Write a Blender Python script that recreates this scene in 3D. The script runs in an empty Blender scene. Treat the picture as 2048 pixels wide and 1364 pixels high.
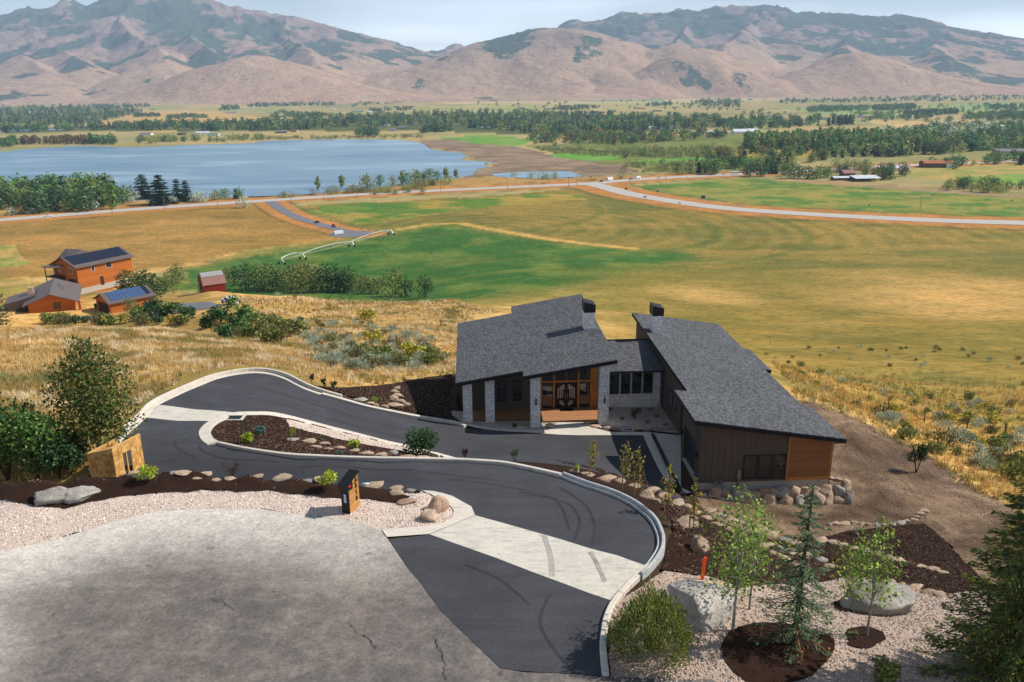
import bpy, math, random
import numpy as np
from mathutils import Vector, Matrix
from mathutils.geometry import delaunay_2d_cdt
random.seed(7)
rng = np.random.default_rng(7)
scn = bpy.context.scene
COL = scn.collection
R_ = math.radians

# ------------------------------------------------------------------ camera
FPX, HY, CX, CY = 1650.0, 170.0, 1024.0, 682.0      # focal length and horizon in photo pixels
PITCH = math.atan((CY - HY) / FPX)
ROLL = 0.010
HC = 16.0                                            # metres above the turning circle
_F = np.array([0, math.cos(PITCH), -math.sin(PITCH)])
_R0 = np.array([1.0, 0, 0]); _U0 = np.array([0, math.sin(PITCH), math.cos(PITCH)])
_R = _R0 - ROLL * _U0; _R /= np.linalg.norm(_R)
_U = _U0 + ROLL * _R0; _U /= np.linalg.norm(_U)
CAM = np.array([0, 0, HC])
cd = bpy.data.cameras.new('camera'); cam = bpy.data.objects.new('camera', cd); COL.objects.link(cam)
cd.sensor_width = 36.0; cd.lens = 36.0 * FPX / 2048.0; cd.clip_start = 0.5; cd.clip_end = 60000
M = Matrix.Identity(4)
for i in range(3):
    M[i][0] = _R[i]; M[i][1] = _U[i]; M[i][2] = -_F[i]; M[i][3] = CAM[i]
cam.matrix_world = M
scn.camera = cam

# ------------------------------------------------------------------ world, sun, exposure
SUN_AZ = R_(80.0)      # measured from +Y towards +X
SUN_EL = R_(43.0)
w = bpy.data.worlds.new('World'); scn.world = w; w.use_nodes = True
nt = w.node_tree; nt.nodes.clear()
wo = nt.nodes.new('ShaderNodeOutputWorld'); bg = nt.nodes.new('ShaderNodeBackground')
sky = nt.nodes.new('ShaderNodeTexSky'); sky.sky_type = 'NISHITA'; sky.sun_disc = False
sky.sun_elevation = SUN_EL; sky.sun_rotation = SUN_AZ; sky.altitude = 1500
sky.air_density = 1.0; sky.dust_density = 0.6; sky.ozone_density = 2.0
bg.inputs['Strength'].default_value = 0.068
# thin high cloud over the whole dome
tc = nt.nodes.new('ShaderNodeTexCoord'); mp = nt.nodes.new('ShaderNodeMapping')
mp.inputs['Scale'].default_value = (1.0, 1.6, 7.0)
nz = nt.nodes.new('ShaderNodeTexNoise'); nz.inputs['Scale'].default_value = 2.2; nz.inputs['Detail'].default_value = 7
# thin cloud and dust: optical depth grows towards the horizon as 1 / sin(elevation)
sx = nt.nodes.new('ShaderNodeSeparateXYZ'); nt.links.new(tc.outputs['Generated'], sx.inputs[0])
def wm(op, a, b=0.0):
    m = nt.nodes.new('ShaderNodeMath'); m.operation = op
    for i_, v in ((0, a), (1, b)):
        if hasattr(v, 'links'): nt.links.new(v, m.inputs[i_])
        else: m.inputs[i_].default_value = v
    return m.outputs[0]
nt.links.new(tc.outputs['Generated'], mp.inputs[0]); nt.links.new(mp.outputs[0], nz.inputs[0])
zz = wm('MAXIMUM', sx.outputs[2], 0.03)
tau = wm('ADD', wm('MULTIPLY', wm('MAXIMUM', wm('SUBTRACT', nz.outputs[0], 0.46), 0.0), 0.12), 0.021)
fac = wm('SUBTRACT', 1.0, wm('POWER', 2.718, wm('MULTIPLY', wm('DIVIDE', tau, zz), -1.0)))
mx = nt.nodes.new('ShaderNodeMixRGB'); mx.inputs[2].default_value = (31.0, 33.2, 35.5, 1); nt.links.new(fac, mx.inputs[0])
nt.links.new(sky.outputs[0], mx.inputs[1]); nt.links.new(mx.outputs[0], bg.inputs[0]); nt.links.new(bg.outputs[0], wo.inputs[0])
sl = bpy.data.lights.new('sun', 'SUN'); so = bpy.data.objects.new('sun', sl); COL.objects.link(so)
sl.energy = 5.0; sl.angle = R_(0.53); sl.color = (1.0, 0.955, 0.88)
sd = Vector((math.sin(SUN_AZ) * math.cos(SUN_EL), math.cos(SUN_AZ) * math.cos(SUN_EL), math.sin(SUN_EL)))
so.rotation_euler = (-sd).to_track_quat('-Z', 'Y').to_euler(); so.location = (60, 10, 80)
vs = scn.view_settings; vs.view_transform = 'Standard'; vs.look = 'None'; vs.exposure = 0.25; vs.gamma = 1.0
scn.display_settings.display_device = 'sRGB'
scn.render.engine = 'CYCLES'
cy = scn.cycles; cy.use_denoising = True; cy.max_bounces = 6; cy.diffuse_bounces = 2; cy.glossy_bounces = 3
cy.transmission_bounces = 4; cy.volume_bounces = 0; cy.transparent_max_bounces = 6
cy.sample_clamp_indirect = 6.0

# ------------------------------------------------------------------ pixel -> world
def ray(x, y): return _F + _R * ((x - CX) / FPX) - _U * ((y - CY) / FPX)
def atz(x, y, z):
    d = ray(x, y); return CAM + d * ((z - HC) / d[2])
def atdepth(x, y, dep): return CAM + ray(x, y) * dep
def atplane(x, y, n, c):
    n = np.asarray(n, float); d = ray(x, y); return CAM + d * ((c - n @ CAM) / (n @ d))

# ------------------------------------------------------------------ noise (numpy)
def _hash(ix, iy, s):
    h = (ix.astype(np.int64) * 374761393 + iy.astype(np.int64) * 668265263 + s * 974634777) & 0x7fffffff
    h = ((h ^ (h >> 13)) * 1274126177) & 0x7fffffff
    return ((h ^ (h >> 16)) & 0xffff) / 65535.0
def vnoise(x, y, s=0):
    ix = np.floor(x); iy = np.floor(y); fx = x - ix; fy = y - iy
    fx = fx * fx * (3 - 2 * fx); fy = fy * fy * (3 - 2 * fy)
    a = _hash(ix, iy, s); b = _hash(ix + 1, iy, s); c = _hash(ix, iy + 1, s); d = _hash(ix + 1, iy + 1, s)
    return (a * (1 - fx) + b * fx) * (1 - fy) + (c * (1 - fx) + d * fx) * fy
def fbm(x, y, o=4, s=0, g=0.5):
    x = np.asarray(x, float); y = np.asarray(y, float)
    t = 0; a = 1.0; n = 0
    for i in range(o):
        t = t + a * vnoise(x, y, s + i * 17); n += a; a *= g; x = x * 2.03 + 11.3; y = y * 2.03 - 5.7
    return t / n
def sstep(a, b, x):
    t = np.clip((x - a) / (b - a), 0, 1); return t * t * (3 - 2 * t)

# ------------------------------------------------------------------ colours and materials
def lin(h):
    h = h.lstrip('#'); v = [int(h[i:i + 2], 16) / 255 for i in (0, 2, 4)]
    return tuple(c / 12.92 if c <= 0.04045 else ((c + 0.055) / 1.055) ** 2.4 for c in v)
def c4(c): return (c[0], c[1], c[2], 1.0)
MATS = {}
class NT:
    def __init__(s, name):
        s.m = bpy.data.materials.new(name); s.m.use_nodes = True; s.t = s.m.node_tree
        s.b = s.t.nodes['Principled BSDF']; s.o = s.t.nodes['Material Output']
        s.b.inputs['Specular IOR Level'].default_value = 0.25; s.b.inputs['Roughness'].default_value = 0.85
        MATS[name] = s.m
    def n(s, ty, **kw):
        nd = s.t.nodes.new('ShaderNode' + ty)
        for k, v in kw.items():
            if k.startswith('_'): setattr(nd, k[1:], v)
            else: nd.inputs[k.replace('__', ' ')].default_value = v
        return nd
    def l(s, a, b): s.t.links.new(a, b)
    def coord(s, kind='Object', scale=(1, 1, 1), rot=(0, 0, 0)):
        c = s.n('TexCoord'); m = s.n('Mapping'); m.inputs['Scale'].default_value = scale; m.inputs['Rotation'].default_value = rot
        s.l(c.outputs[kind], m.inputs[0]); return m.outputs[0]
    def noise(s, sc, vec, det=5, rough=0.6, dist=0.0):
        nd = s.n('TexNoise', Scale=sc, Detail=det, Roughness=rough, Distortion=dist); s.l(vec, nd.inputs['Vector']); return nd.outputs['Fac']
    def ramp(s, fac, stops):
        r = s.n('ValToRGB'); e = r.color_ramp.elements
        e[0].position = stops[0][0]; e[0].color = c4(stops[0][1]); e[1].position = stops[-1][0]; e[1].color = c4(stops[-1][1])
        for p, c in stops[1:-1]:
            q = e.new(p); q.color = c4(c)
        s.l(fac, r.inputs[0]); return r.outputs[0]
    def mix(s, a, b, fac, mode='MIX'):
        m = s.n('MixRGB', _blend_type=mode)
        for i, v in ((0, fac), (1, a), (2, b)):
            if hasattr(v, 'is_linked') or hasattr(v, 'links'): s.l(v, m.inputs[i])
            else: m.inputs[i].default_value = v if i == 0 else c4(v)
        return m.outputs[0]
    def math(s, op, a, b=0.0):
        m = s.n('Math', _operation=op)
        for i, v in ((0, a), (1, b)):
            if hasattr(v, 'links'): s.l(v, m.inputs[i])
            else: m.inputs[i].default_value = v
        return m.outputs[0]
    def attr(s, name): return s.n('Attribute', _attribute_name=name)
    def bump(s, h, strength=0.5, dist=0.05):
        b = s.n('Bump', Strength=strength, Distance=dist); s.l(h, b.inputs['Height']); s.l(b.outputs[0], s.b.inputs['Normal'])
    def color(s, c):
        if hasattr(c, 'links'): s.l(c, s.b.inputs['Base Color'])
        else: s.b.inputs['Base Color'].default_value = c4(c)
def scale3(c, k): return tuple(min(1, x * k) for x in c)
def simple(name, hexc, rough=0.8, var=0.12, nsc=3.0, metal=0.0, spec=0.25, bump=0.0, bsc=None):
    t = NT(name); c = lin(hexc); v = t.coord()
    f = t.noise(nsc, v)
    t.color(t.ramp(f, [(0.3, scale3(c, 1 - var)), (0.7, scale3(c, 1 + var))]))
    t.b.inputs['Roughness'].default_value = rough; t.b.inputs['Metallic'].default_value = metal; t.b.inputs['Specular IOR Level'].default_value = spec
    if bump: t.bump(t.noise(bsc or nsc * 4, v), bump, 0.03)
    return t.m

# ------------------------------------------------------------------ mesh and object helpers
def tag(o, label=None, cat=None, group=None, kind=None):
    if label: o['label'] = label
    if cat: o['category'] = cat
    if group: o['group'] = group
    if kind: o['kind'] = kind
    return o
def link(o, parent=None):
    COL.objects.link(o)
    if parent is not None: o.parent = parent
    return o
def empty(name, loc=(0, 0, 0), rz=0.0, parent=None):
    o = bpy.data.objects.new(name, None); o.location = loc; o.rotation_euler = (0, 0, rz); o.empty_display_size = 0.2
    return link(o, parent)
def mesh_np(name, V, Fq, mat, tint=None, smooth=False):
    """V (n,3), Fq (m,k) with equal face sizes; tint (m,3) face colours"""
    V = np.asarray(V, np.float32); Fq = np.asarray(Fq, np.int32)
    me = bpy.data.meshes.new(name); m, k = Fq.shape
    me.vertices.add(len(V)); me.vertices.foreach_set('co', V.ravel())
    me.loops.add(m * k); me.loops.foreach_set('vertex_index', Fq.ravel())
    me.polygons.add(m); me.polygons.foreach_set('loop_start', np.arange(0, m * k, k, dtype=np.int32))
    me.polygons.foreach_set('use_smooth', np.full(m, smooth, dtype=bool))
    me.update(calc_edges=True)
    if tint is not None:
        a = me.attributes.new('tint', 'FLOAT_COLOR', 'FACE')
        tt = np.ones((m, 4), np.float32); tt[:, :3] = tint; a.data.foreach_set('color', tt.ravel())
    if mat is not None: me.materials.append(MATS[mat] if isinstance(mat, str) else mat)
    return me
def obj(name, me, parent=None, loc=None, rz=0.0, scale=None):
    o = bpy.data.objects.new(name, me)
    if loc is not None: o.location = loc
    if rz: o.rotation_euler = (0, 0, rz)
    if scale is not None: o.scale = scale if hasattr(scale, '__len__') else (scale,) * 3
    return link(o, parent)
class MB:
    """collects polygons (any size) into one mesh"""
    def __init__(s): s.v = []; s.f = []
    def add(s, vs, fs):
        b = len(s.v); s.v += [tuple(map(float, p)) for p in vs]; s.f += [tuple(b + i for i in f) for f in fs]; return s
    def hexa(s, p):      # 8 points: bottom 4 ccw then top 4
        return s.add(p, [(3, 2, 1, 0), (4, 5, 6, 7), (0, 1, 5, 4), (1, 2, 6, 5), (2, 3, 7, 6), (3, 0, 4, 7)])
    def box(s, x0, x1, y0, y1, z0, z1):
        return s.hexa([(x0, y0, z0), (x1, y0, z0), (x1, y1, z0), (x0, y1, z0), (x0, y0, z1), (x1, y0, z1), (x1, y1, z1), (x0, y1, z1)])
    def tube(s, pts, r, n=6, r2=None):
        pts = [np.asarray(p, float) for p in pts]; m = len(pts); base = len(s.v)
        for i, p in enumerate(pts):
            d = pts[min(i + 1, m - 1)] - pts[max(i - 1, 0)]; d /= max(np.linalg.norm(d), 1e-9)
            a = np.cross(d, (0, 0, 1.0) if abs(d[2]) < 0.9 else (1.0, 0, 0)); a /= np.linalg.norm(a); b = np.cross(d, a)
            rr = r if r2 is None else r + (r2 - r) * i / max(1, m - 1)
            for k in range(n):
                t = 2 * math.pi * k / n; s.v.append(tuple(p + rr * (a * math.cos(t) + b * math.sin(t))))
        for i in range(m - 1):
            for k in range(n):
                k2 = (k + 1) % n; s.f.append((base + i * n + k, base + i * n + k2, base + (i + 1) * n + k2, base + (i + 1) * n + k))
        s.f.append(tuple(base + k for k in range(n - 1, -1, -1))); s.f.append(tuple(base + (m - 1) * n + k for k in range(n)))
        return s
    def prism(s, poly, z0, z1):
        n = len(poly); b = len(s.v); zf = (lambda z, i: z[i] if hasattr(z, '__len__') else z)
        s.v += [(p[0], p[1], zf(z0, i)) for i, p in enumerate(poly)] + [(p[0], p[1], zf(z1, i)) for i, p in enumerate(poly)]
        s.f.append(tuple(b + i for i in range(n - 1, -1, -1))); s.f.append(tuple(b + n + i for i in range(n)))
        for i in range(n):
            j = (i + 1) % n; s.f.append((b + i, b + j, b + n + j, b + n + i))
        return s
    def me(s, name, mat, smooth=False):
        m = bpy.data.meshes.new(name); m.from_pydata(s.v, [], s.f)
        if mat is not None: m.materials.append(MATS[mat] if isinstance(mat, str) else mat)
        if smooth: m.polygons.foreach_set('use_smooth', np.ones(len(m.polygons), dtype=bool))
        m.update(); return m
    def build(s, name, mat, parent=None, smooth=False, **kw): return obj(name, s.me(name, mat, smooth), parent, **kw)
def bevel(o, wd=0.02, seg=1):
    b = o.modifiers.new('bevel', 'BEVEL'); b.width = wd; b.segments = seg; b.limit_method = 'ANGLE'; return o
def resample(pts, step):
    pts = np.asarray(pts, float); out = [pts[0]]
    for a, b in zip(pts[:-1], pts[1:]):
        n = max(1, int(math.ceil(np.linalg.norm(b[:2] - a[:2]) / step)))
        for i in range(1, n + 1): out.append(a + (b - a) * i / n)
    return np.array(out)
def catmull(pts, sub=6, closed=False):
    P = np.asarray(pts, float); n = len(P); out = []
    rngi = range(n) if closed else range(n - 1)
    for i in rngi:
        if closed: p0, p1, p2, p3 = P[(i - 1) % n], P[i], P[(i + 1) % n], P[(i + 2) % n]
        else: p0, p1, p2, p3 = P[max(i - 1, 0)], P[i], P[i + 1], P[min(i + 2, n - 1)]
        for k in range(sub):
            t = k / sub
            out.append(0.5 * ((2 * p1) + (-p0 + p2) * t + (2 * p0 - 5 * p1 + 4 * p2 - p3) * t * t + (-p0 + 3 * p1 - 3 * p2 + p3) * t ** 3))
    if not closed: out.append(P[-1])
    return np.array(out)
def inpoly(x, y, poly):
    x = np.asarray(x); y = np.asarray(y); c = np.zeros(x.shape, bool); n = len(poly); j = n - 1
    for i in range(n):
        xi, yi = poly[i][:2]; xj, yj = poly[j][:2]
        if yi != yj:
            c ^= ((yi > y) != (yj > y)) & (x < (xj - xi) * (y - yi) / (yj - yi) + xi)
        j = i
    return c
# ------------------------------------------------------------------ house frame
YAW = R_(2.9)
LX = np.array([math.cos(YAW), math.sin(YAW), 0]); LY = np.array([-math.sin(YAW), math.cos(YAW), 0])
ZF = -7.5                                            # house floor level
def hp(lx, ly, hz=0.0): return LX * lx + LY * ly + np.array([0, 0, ZF + hz])
def l2(p): return (float(p @ LX), float(p @ LY), float(p[2] - ZF))

# ------------------------------------------------------------------ driveway edges: photo pixel + level
UF = [(1119,956,-.5),(1057,942,-.65),(1006,932,-.8),(955,928,-.9),(919,926,-.97),(828,924,-1.1),(722,922,-1.3),(643,919,-1.45),(564,914,-1.6),(485,902,-1.9),(434,891,-2.3)]
ARC = [(434,891,-2.3),(415,891,-2.35),(403,883,-2.5),(397,868,-2.75),(404,855,-3.05),(420,843,-3.35),(445,833,-3.65),(471,826,-3.85),(506,825,-4.05)]
LN = [(506,825,-4.05),(543,825.5,-4.3),(578,832,-4.6),(617,842,-4.95),(670,856,-5.4),(722,869,-5.8),(775,883,-6.2),(812,891,-6.5),(881,908.5,-7.0),(919,919,-7.2)]
LF = [(928,856,-7.3),(907,849,-7.2),(828,836,-6.7),(775,825.5,-6.35),(730,816,-6.0),(680,802,-5.6),(643,792,-5.3),(604,778,-5.0),(564,758,-4.75),(527,748.5,-4.55),(485,749,-4.4),(433,759.5,-4.2),(380,780.6,-4.0),(319,810,-3.75),(293,836,-3.4),(265,862,-3.0),(240,887,-2.65),(212,915,-2.3),(190,938,-2.1)]
RW = [(1119,957,-.5),(1168,976,-.42),(1217,992,-.35),(1257,1011,-.3),(1281,1028,-.27),(1299,1045,-.24),(1310,1068,-.2),(1314,1085,-.18),(1311,1104,-.16),(1292,1133,-.12)]
# bed edge above the upper road (rocks stand on it), level about zero; the road lies behind and below
BED = [(0,962,.3),(80,958,.35),(160,953,.35),(250,951,.25),(330,949,.12),(390,948,.05),(500,953,0),(590,958,-.05),(660,968,-.1),(720,974,-.1),(775,980,-.12),(828,988,-.15)]
ROADLEV = [-2.3,-2.2,-2.1,-2.0,-1.9,-1.8,-1.6,-1.4,-1.25,-1.1,-.95,-.75]
UN = []                                             # hidden near edge of the upper road, world points
for (x, y, z), rz in zip(BED, ROADLEV):
    p = atz(x, y, z); d = p[:2] / np.linalg.norm(p[:2]); q = p.copy(); q[:2] += d * (1.3 if x < 300 else 1.0); q[2] = rz; UN.append(q)
CURVE_OUT = [(831,982,-.72),(867,984,-.6),(905,994,-.42),(928,1007,-.28),(943,1015,-.2),(950,1032,-.12)]
PADL = [(1108,870,-7.5),(1185,872,-7.5),(1286,872,-7.5),(1331,962,-7.5),(1355,1000,-7.52)]
def W(lst): return [atz(*p) for p in lst]

CP = []                                              # terrain control points
for L in (UF, ARC, LN, LF, RW, BED, CURVE_OUT, PADL): CP += W(L)
CP += UN
CP += W([(0,1364,0),(500,1364,0),(1000,1364,0),(1210,1350,0),(0,1200,0),(400,1150,0),(800,1150,0),(1000,1150,0),(0,1060,.02),(300,1010,.08),(600,1010,0),(820,1040,0),(940,1060,-.05),(1100,1120,-.1),(1230,1180,-.08),(1220,1260,0),(700,1000,-.02),(150,985,.15),
 (1060,1000,-.35),(1160,1020,-.25),(1200,1060,-.2),(800,950,-.95),(650,940,-1.35),(500,930,-1.75),(380,915,-2.1),(310,880,-2.8),(350,850,-3.25),(370,825,-3.7),(430,790,-4.1),(530,785,-4.45),(620,810,-5.1),(720,840,-5.95),(850,870,-6.9),(1000,890,-7.4),(1130,900,-7.5),(1250,920,-7.5),(1300,950,-7.5),
 (470,865,-3.1),(560,885,-2.9),(640,890,-3.9),(700,900,-4.0),(780,908,-4.4),
 (300,985,.1),(100,990,.12),(450,975,0),(600,985,0),(0,985,.12),(300,966,.18),(150,970,.25),(450,964,.0),(560,968,-.05),(680,985,-.05),(30,1020,.05),(200,1000,.08),(780,1005,-.05),
 # slope right of the loop
 (1345,1075,-.5),(1338,1115,-.45),(1350,1020,-1.7),(1300,995,-1.9),(1240,965,-2.2),(1180,945,-2.4),(1400,1060,-2.4),(1400,1120,-.8),(1290,1170,-.2),(1300,1250,0),(1400,1200,-.2),(1330,1330,0),(1450,1300,0),(1480,1120,-2.6),(1480,1070,-4.2),
 (1600,1364,0),(2048,1364,-.4),(1600,1310,-.25),(1600,1250,-.9),(1600,1200,-2.4),(1600,1150,-4.6),(1600,1100,-6.8),(1600,1055,-8.3),(1500,1032,-8.3),(1440,1040,-6.9),(1700,1040,-8.6),
 (1800,1100,-7.2),(1800,1150,-5.2),(1800,1200,-3.3),(1800,1260,-1.5),(2000,1200,-4),(2000,1290,-1.6),(1900,1150,-5.6),(1950,1050,-8.5),(1900,1000,-9),(1750,950,-8.9),(1750,900,-9),(1850,930,-9.6),(1700,830,-9),(1620,805,-8.3),(1960,985,-9.6),
 (1800,800,-15),(2000,900,-12.8),(2000,800,-17.5),(1800,850,-12.5),(1900,900,-12),(1680,780,-13.5),(1620,760,-15.5)])
for x in (1450, 1800, 2150):
    CP += W([(x,750,-21.5),(x,700,-31.5),(x,650,-43),(x,600,-55.5),(x,550,-67),(x,500,-76),(x,465,-79.7)])
CP += W([(1240,640,-38),(1240,590,-52),(1240,540,-66),(1240,500,-75),(1240,460,-79.7),(1020,575,-60),(1020,540,-67),(1020,500,-75.5),
 # house pad surroundings
 (1180,858,-7.5),(1250,840,-7.5),(1060,858,-7.5),(950,850,-7.45),(850,815,-7.3),(800,790,-7.6),(860,780,-8.0),(720,782,-6.6),(650,768,-5.9),(890,765,-8.8),
 (800,740,-10.5),(700,720,-11),(600,720,-9.5),(600,680,-15.5),(700,680,-17),(800,700,-15.5),(900,700,-17.5),(800,660,-22),(600,640,-23.5),(700,650,-22.5),(900,640,-27.5),
 (800,622,-27.5),(700,612,-28.5),(600,592,-29.3),(500,588,-29.5),(425,583,-29.5),(900,600,-30.5),(1000,622,-31),
 # left hill
 (460,725,-5.7),(350,770,-5.0),(300,780,-4.7),(100,760,-5.2),(0,800,-3.6),(0,700,-8),(200,720,-7.3),(400,715,-7.6),(120,860,-3),(100,920,-2.4),(0,900,-2.4),(230,800,-4.4),(540,725,-7.3),
 (200,582,-29.5),(60,625,-29),(200,628,-29),(330,612,-29.5),(-150,640,-20),(-300,700,-9)])
def col_pt(px, dep, z):       # a hidden point in a pixel column at a horizontal distance
    d = ray(px, 500); d = d / d[1]; return np.array([d[0] * dep, dep, z])
CP += [col_pt(100,95,-11),col_pt(300,99,-12.4),col_pt(450,95,-12.9),col_pt(540,90,-12.2),col_pt(-50,93,-10.5),
       col_pt(100,125,-23),col_pt(300,130,-25),col_pt(440,122,-21),col_pt(-50,125,-22),col_pt(430,140,-22.5),
       col_pt(900,225,-44),col_pt(700,225,-42),col_pt(500,225,-42),col_pt(300,235,-42),col_pt(100,235,-42),col_pt(-100,235,-42),
       col_pt(1100,100,-17),col_pt(1300,100,-16),col_pt(1500,100,-17.5),col_pt(1200,150,-29),col_pt(1100,84,-10.5),col_pt(1300,84,-10),col_pt(1500,82,-12),
       col_pt(1150,66,-7.9),col_pt(1000,66,-8.0),col_pt(1450,60,-8.0),col_pt(1600,56,-8.2)]
for px in (-400, -100, 150, 300, 450, 600, 800):
    CP += [col_pt(px, 300, -62), col_pt(px, 370, -72), col_pt(px, 470, -77.5), col_pt(px, 600, -80)]
for px in (-900, -200, 300, 800, 1300, 1800, 2400):
    CP += [col_pt(px, 900, -80), col_pt(px, 1600, -80), col_pt(px, 3200, -80), col_pt(px, 6500, -80)]
for x, y, z in ((-40, 5, 0), (40, 5, 0), (0, 3, 0), (-60, 40, -1), (60, 30, -3), (70, 60, -12), (-90, 70, -4), (120, 120, -28), (-150, 120, -12), (0, -20, 0), (-60, -20, .5), (60, -20, .5), (140, 60, -14), (-140, 40, 0), (250, 250, -48), (-250, 200, -30)): CP.append(np.array([x, y, z], float))
CP = np.array(CP)
def warp(x, y):
    r = np.hypot(x, y) + 1e-9; k = 30.0 * np.log1p(r / 30.0) / r
    return x * k, y * k
_wx, _wy = warp(CP[:, 0], CP[:, 1]); MQ = 0.35
_K = np.sqrt((_wx[:, None] - _wx[None]) ** 2 + (_wy[:, None] - _wy[None]) ** 2 + MQ ** 2)
_n = len(CP); _A = np.zeros((_n + 3, _n + 3)); _A[:_n, :_n] = _K + np.eye(_n) * -0.02
_P = np.stack([np.ones(_n), _wx, _wy], 1); _A[:_n, _n:] = _P; _A[_n:, :_n] = _P.T
_w = np.linalg.solve(_A, np.concatenate([CP[:, 2], np.zeros(3)]))
_bed = np.array(W(BED)); _bx, _by = _bed[:, 0], _bed[:, 1]
def H(x, y):
    x = np.atleast_1d(np.asarray(x, float)); y = np.atleast_1d(np.asarray(y, float)); sh = x.shape; x = x.ravel(); y = y.ravel()
    out = np.empty(len(x))
    for i in range(0, len(x), 20000):
        a, b = warp(x[i:i + 20000], y[i:i + 20000])
        k = np.sqrt((a[:, None] - _wx[None]) ** 2 + (b[:, None] - _wy[None]) ** 2 + MQ ** 2)
        out[i:i + 20000] = k @ _w[:_n] + _w[_n] + a * _w[_n + 1] + b * _w[_n + 2]
    if len(x):   # the verge in front of the bed edge stays level
        o_ = np.argsort(_bx); d = np.interp(x, _bx[o_], _by[o_]) - y; k = (d > 0) & (x > _bx.min() - 20) & (x < _bx.max()) & (y > 5)
        lf = sstep(-4, -14, x) * .30 + .03; out = np.where(k, np.minimum(out, .02 + lf * (1 - sstep(.1, 2.2, d))), out)
    r = np.hypot(x, y); t = sstep(560, 700, r)
    out = out * (1 - t) - 80.0 * t
    # gentle natural undulation away from the works
    und = (fbm(x / 14, y / 14, 3, 5) - .5) * 1.1 * sstep(75, 110, r) * (1 - sstep(420, 600, r))
    out = np.maximum(out + und, -80.0)
    return out.reshape(sh)
def Hs(x, y): return float(H(x, y)[0])
def hit(px, py, far=900.0):
    """first meeting of a pixel's ray with the terrain"""
    d = ray(px, py); t = np.geomspace(12, 5000, 700)
    P = CAM[None] + d[None] * t[:, None]; g = P[:, 2] - H(P[:, 0], P[:, 1])
    i = int(np.argmax(g < 0))
    if not g[i] < 0: return atz(px, py, -80)
    t2 = np.linspace(t[i - 1], t[i], 40); P = CAM[None] + d[None] * t2[:, None]; g = P[:, 2] - H(P[:, 0], P[:, 1])
    j = int(np.argmax(g < 0)); p = P[j].copy(); p[2] = Hs(p[0], p[1]); return p
def hits(lst): return [hit(*p[:2]) for p in lst]
# ------------------------------------------------------------------ ground materials
def land_mat():
    t = NT('land'); a = t.attr('land').outputs['Color']; v = t.coord()
    n1 = t.noise(0.45, v, 8, 0.65); n2 = t.noise(0.035, v, 6, 0.6, 0.6)
    n3 = t.noise(0.13, v, 6, 0.7, 0.5)
    st = t.noise(0.02, t.coord(scale=(1, 5, 1), rot=(0, 0, .12)), 5, 0.6)
    c = t.mix(a, (0.5, 0.5, 0.5), 0.0)
    c = t.mix(c, t.ramp(n1, [(0.28, (.42, .42, .38)), (0.5, (1, 1, 1)), (0.72, (1.4, 1.35, 1.28))]), 0.85, 'MULTIPLY')
    c = t.mix(c, t.ramp(n2, [(0.3, (.72, .78, .66)), (0.5, (1, 1, 1)), (0.72, (1.22, 1.08, .95))]), 0.8, 'MULTIPLY')
    c = t.mix(c, t.ramp(st, [(0.35, (.85, .9, .8)), (0.65, (1.15, 1.08, 1.0))]), 0.6, 'MULTIPLY')
    c = t.mix(c, t.ramp(n3, [(0.3, (.74, .77, .68)), (0.5, (1, 1, 1)), (0.7, (1.18, 1.14, 1.1))]), 0.8, 'MULTIPLY')
    vm = t.n('VectorMath', _operation='DISTANCE'); t.l(v, vm.inputs[0]); vm.inputs[1].default_value = tuple(atz(1000, 460, -80)); rg = t.math('SINE', t.math('MULTIPLY', vm.outputs['Value'], .42))
    c = t.mix(c, t.mix(c, t.ramp(t.math('ADD', t.math('MULTIPLY', rg, .5), .5), [(0.15, (.84, .88, .8)), (0.85, (1.1, 1.06, 1.02))]), 1.0, 'MULTIPLY'), t.attr('land').outputs['Alpha'])
    t.color(c); t.b.inputs['Roughness'].default_value = 1.0; t.b.inputs['Specular IOR Level'].default_value = 0.05
    t.bump(t.noise(1.6, v, 8, 0.7), 0.9, 0.25)
land_mat()
def asphalt(name, hexc, wear=0.18):
    t = NT(name); c = lin(hexc); v = t.coord()
    big = t.noise(0.35, v, 5, 0.6, 0.8); fine = t.noise(60, v, 3, 0.7)
    streak = t.noise(0.5, t.coord(scale=(0.5, 3, 1), rot=(0, 0, .25)), 6, 0.65, 1.2)
    k = t.ramp(big, [(0.3, scale3(c, 1 - wear)), (0.55, c), (0.75, scale3(c, 1 + wear * 1.3))])
    k = t.mix(k, t.ramp(streak, [(0.35, (.78, .78, .80)), (0.6, (1.05, 1.05, 1.05)), (0.8, (1.25, 1.24, 1.22))]), 0.7, 'MULTIPLY')
    md = t.noise(14, v, 5, .8); k = t.mix(k, t.ramp(md, [(0.34, (.72, .72, .73)), (0.5, (1, 1, 1)), (0.66, (1.3, 1.29, 1.27))]), .8, 'MULTIPLY')
    k = t.mix(k, t.ramp(fine, [(0.3, (.6, .6, .6)), (0.7, (1.4, 1.4, 1.4))]), 0.7, 'MULTIPLY')
    t.color(k); t.b.inputs['Roughness'].default_value = 0.88; t.bump(fine, 0.35, 0.01)
asphalt('asphalt_new', '#424246'); asphalt('road_grey', '#b8b3ac', 0.06); asphalt('road_side', '#747478', 0.12)
asphalt('tyre_mark', '#3b3b3f', 0.1); asphalt('tyre_mark_circle', '#6a645f', 0.15); asphalt('tyre_mark_pale', '#b3aea5', 0.1)
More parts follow.
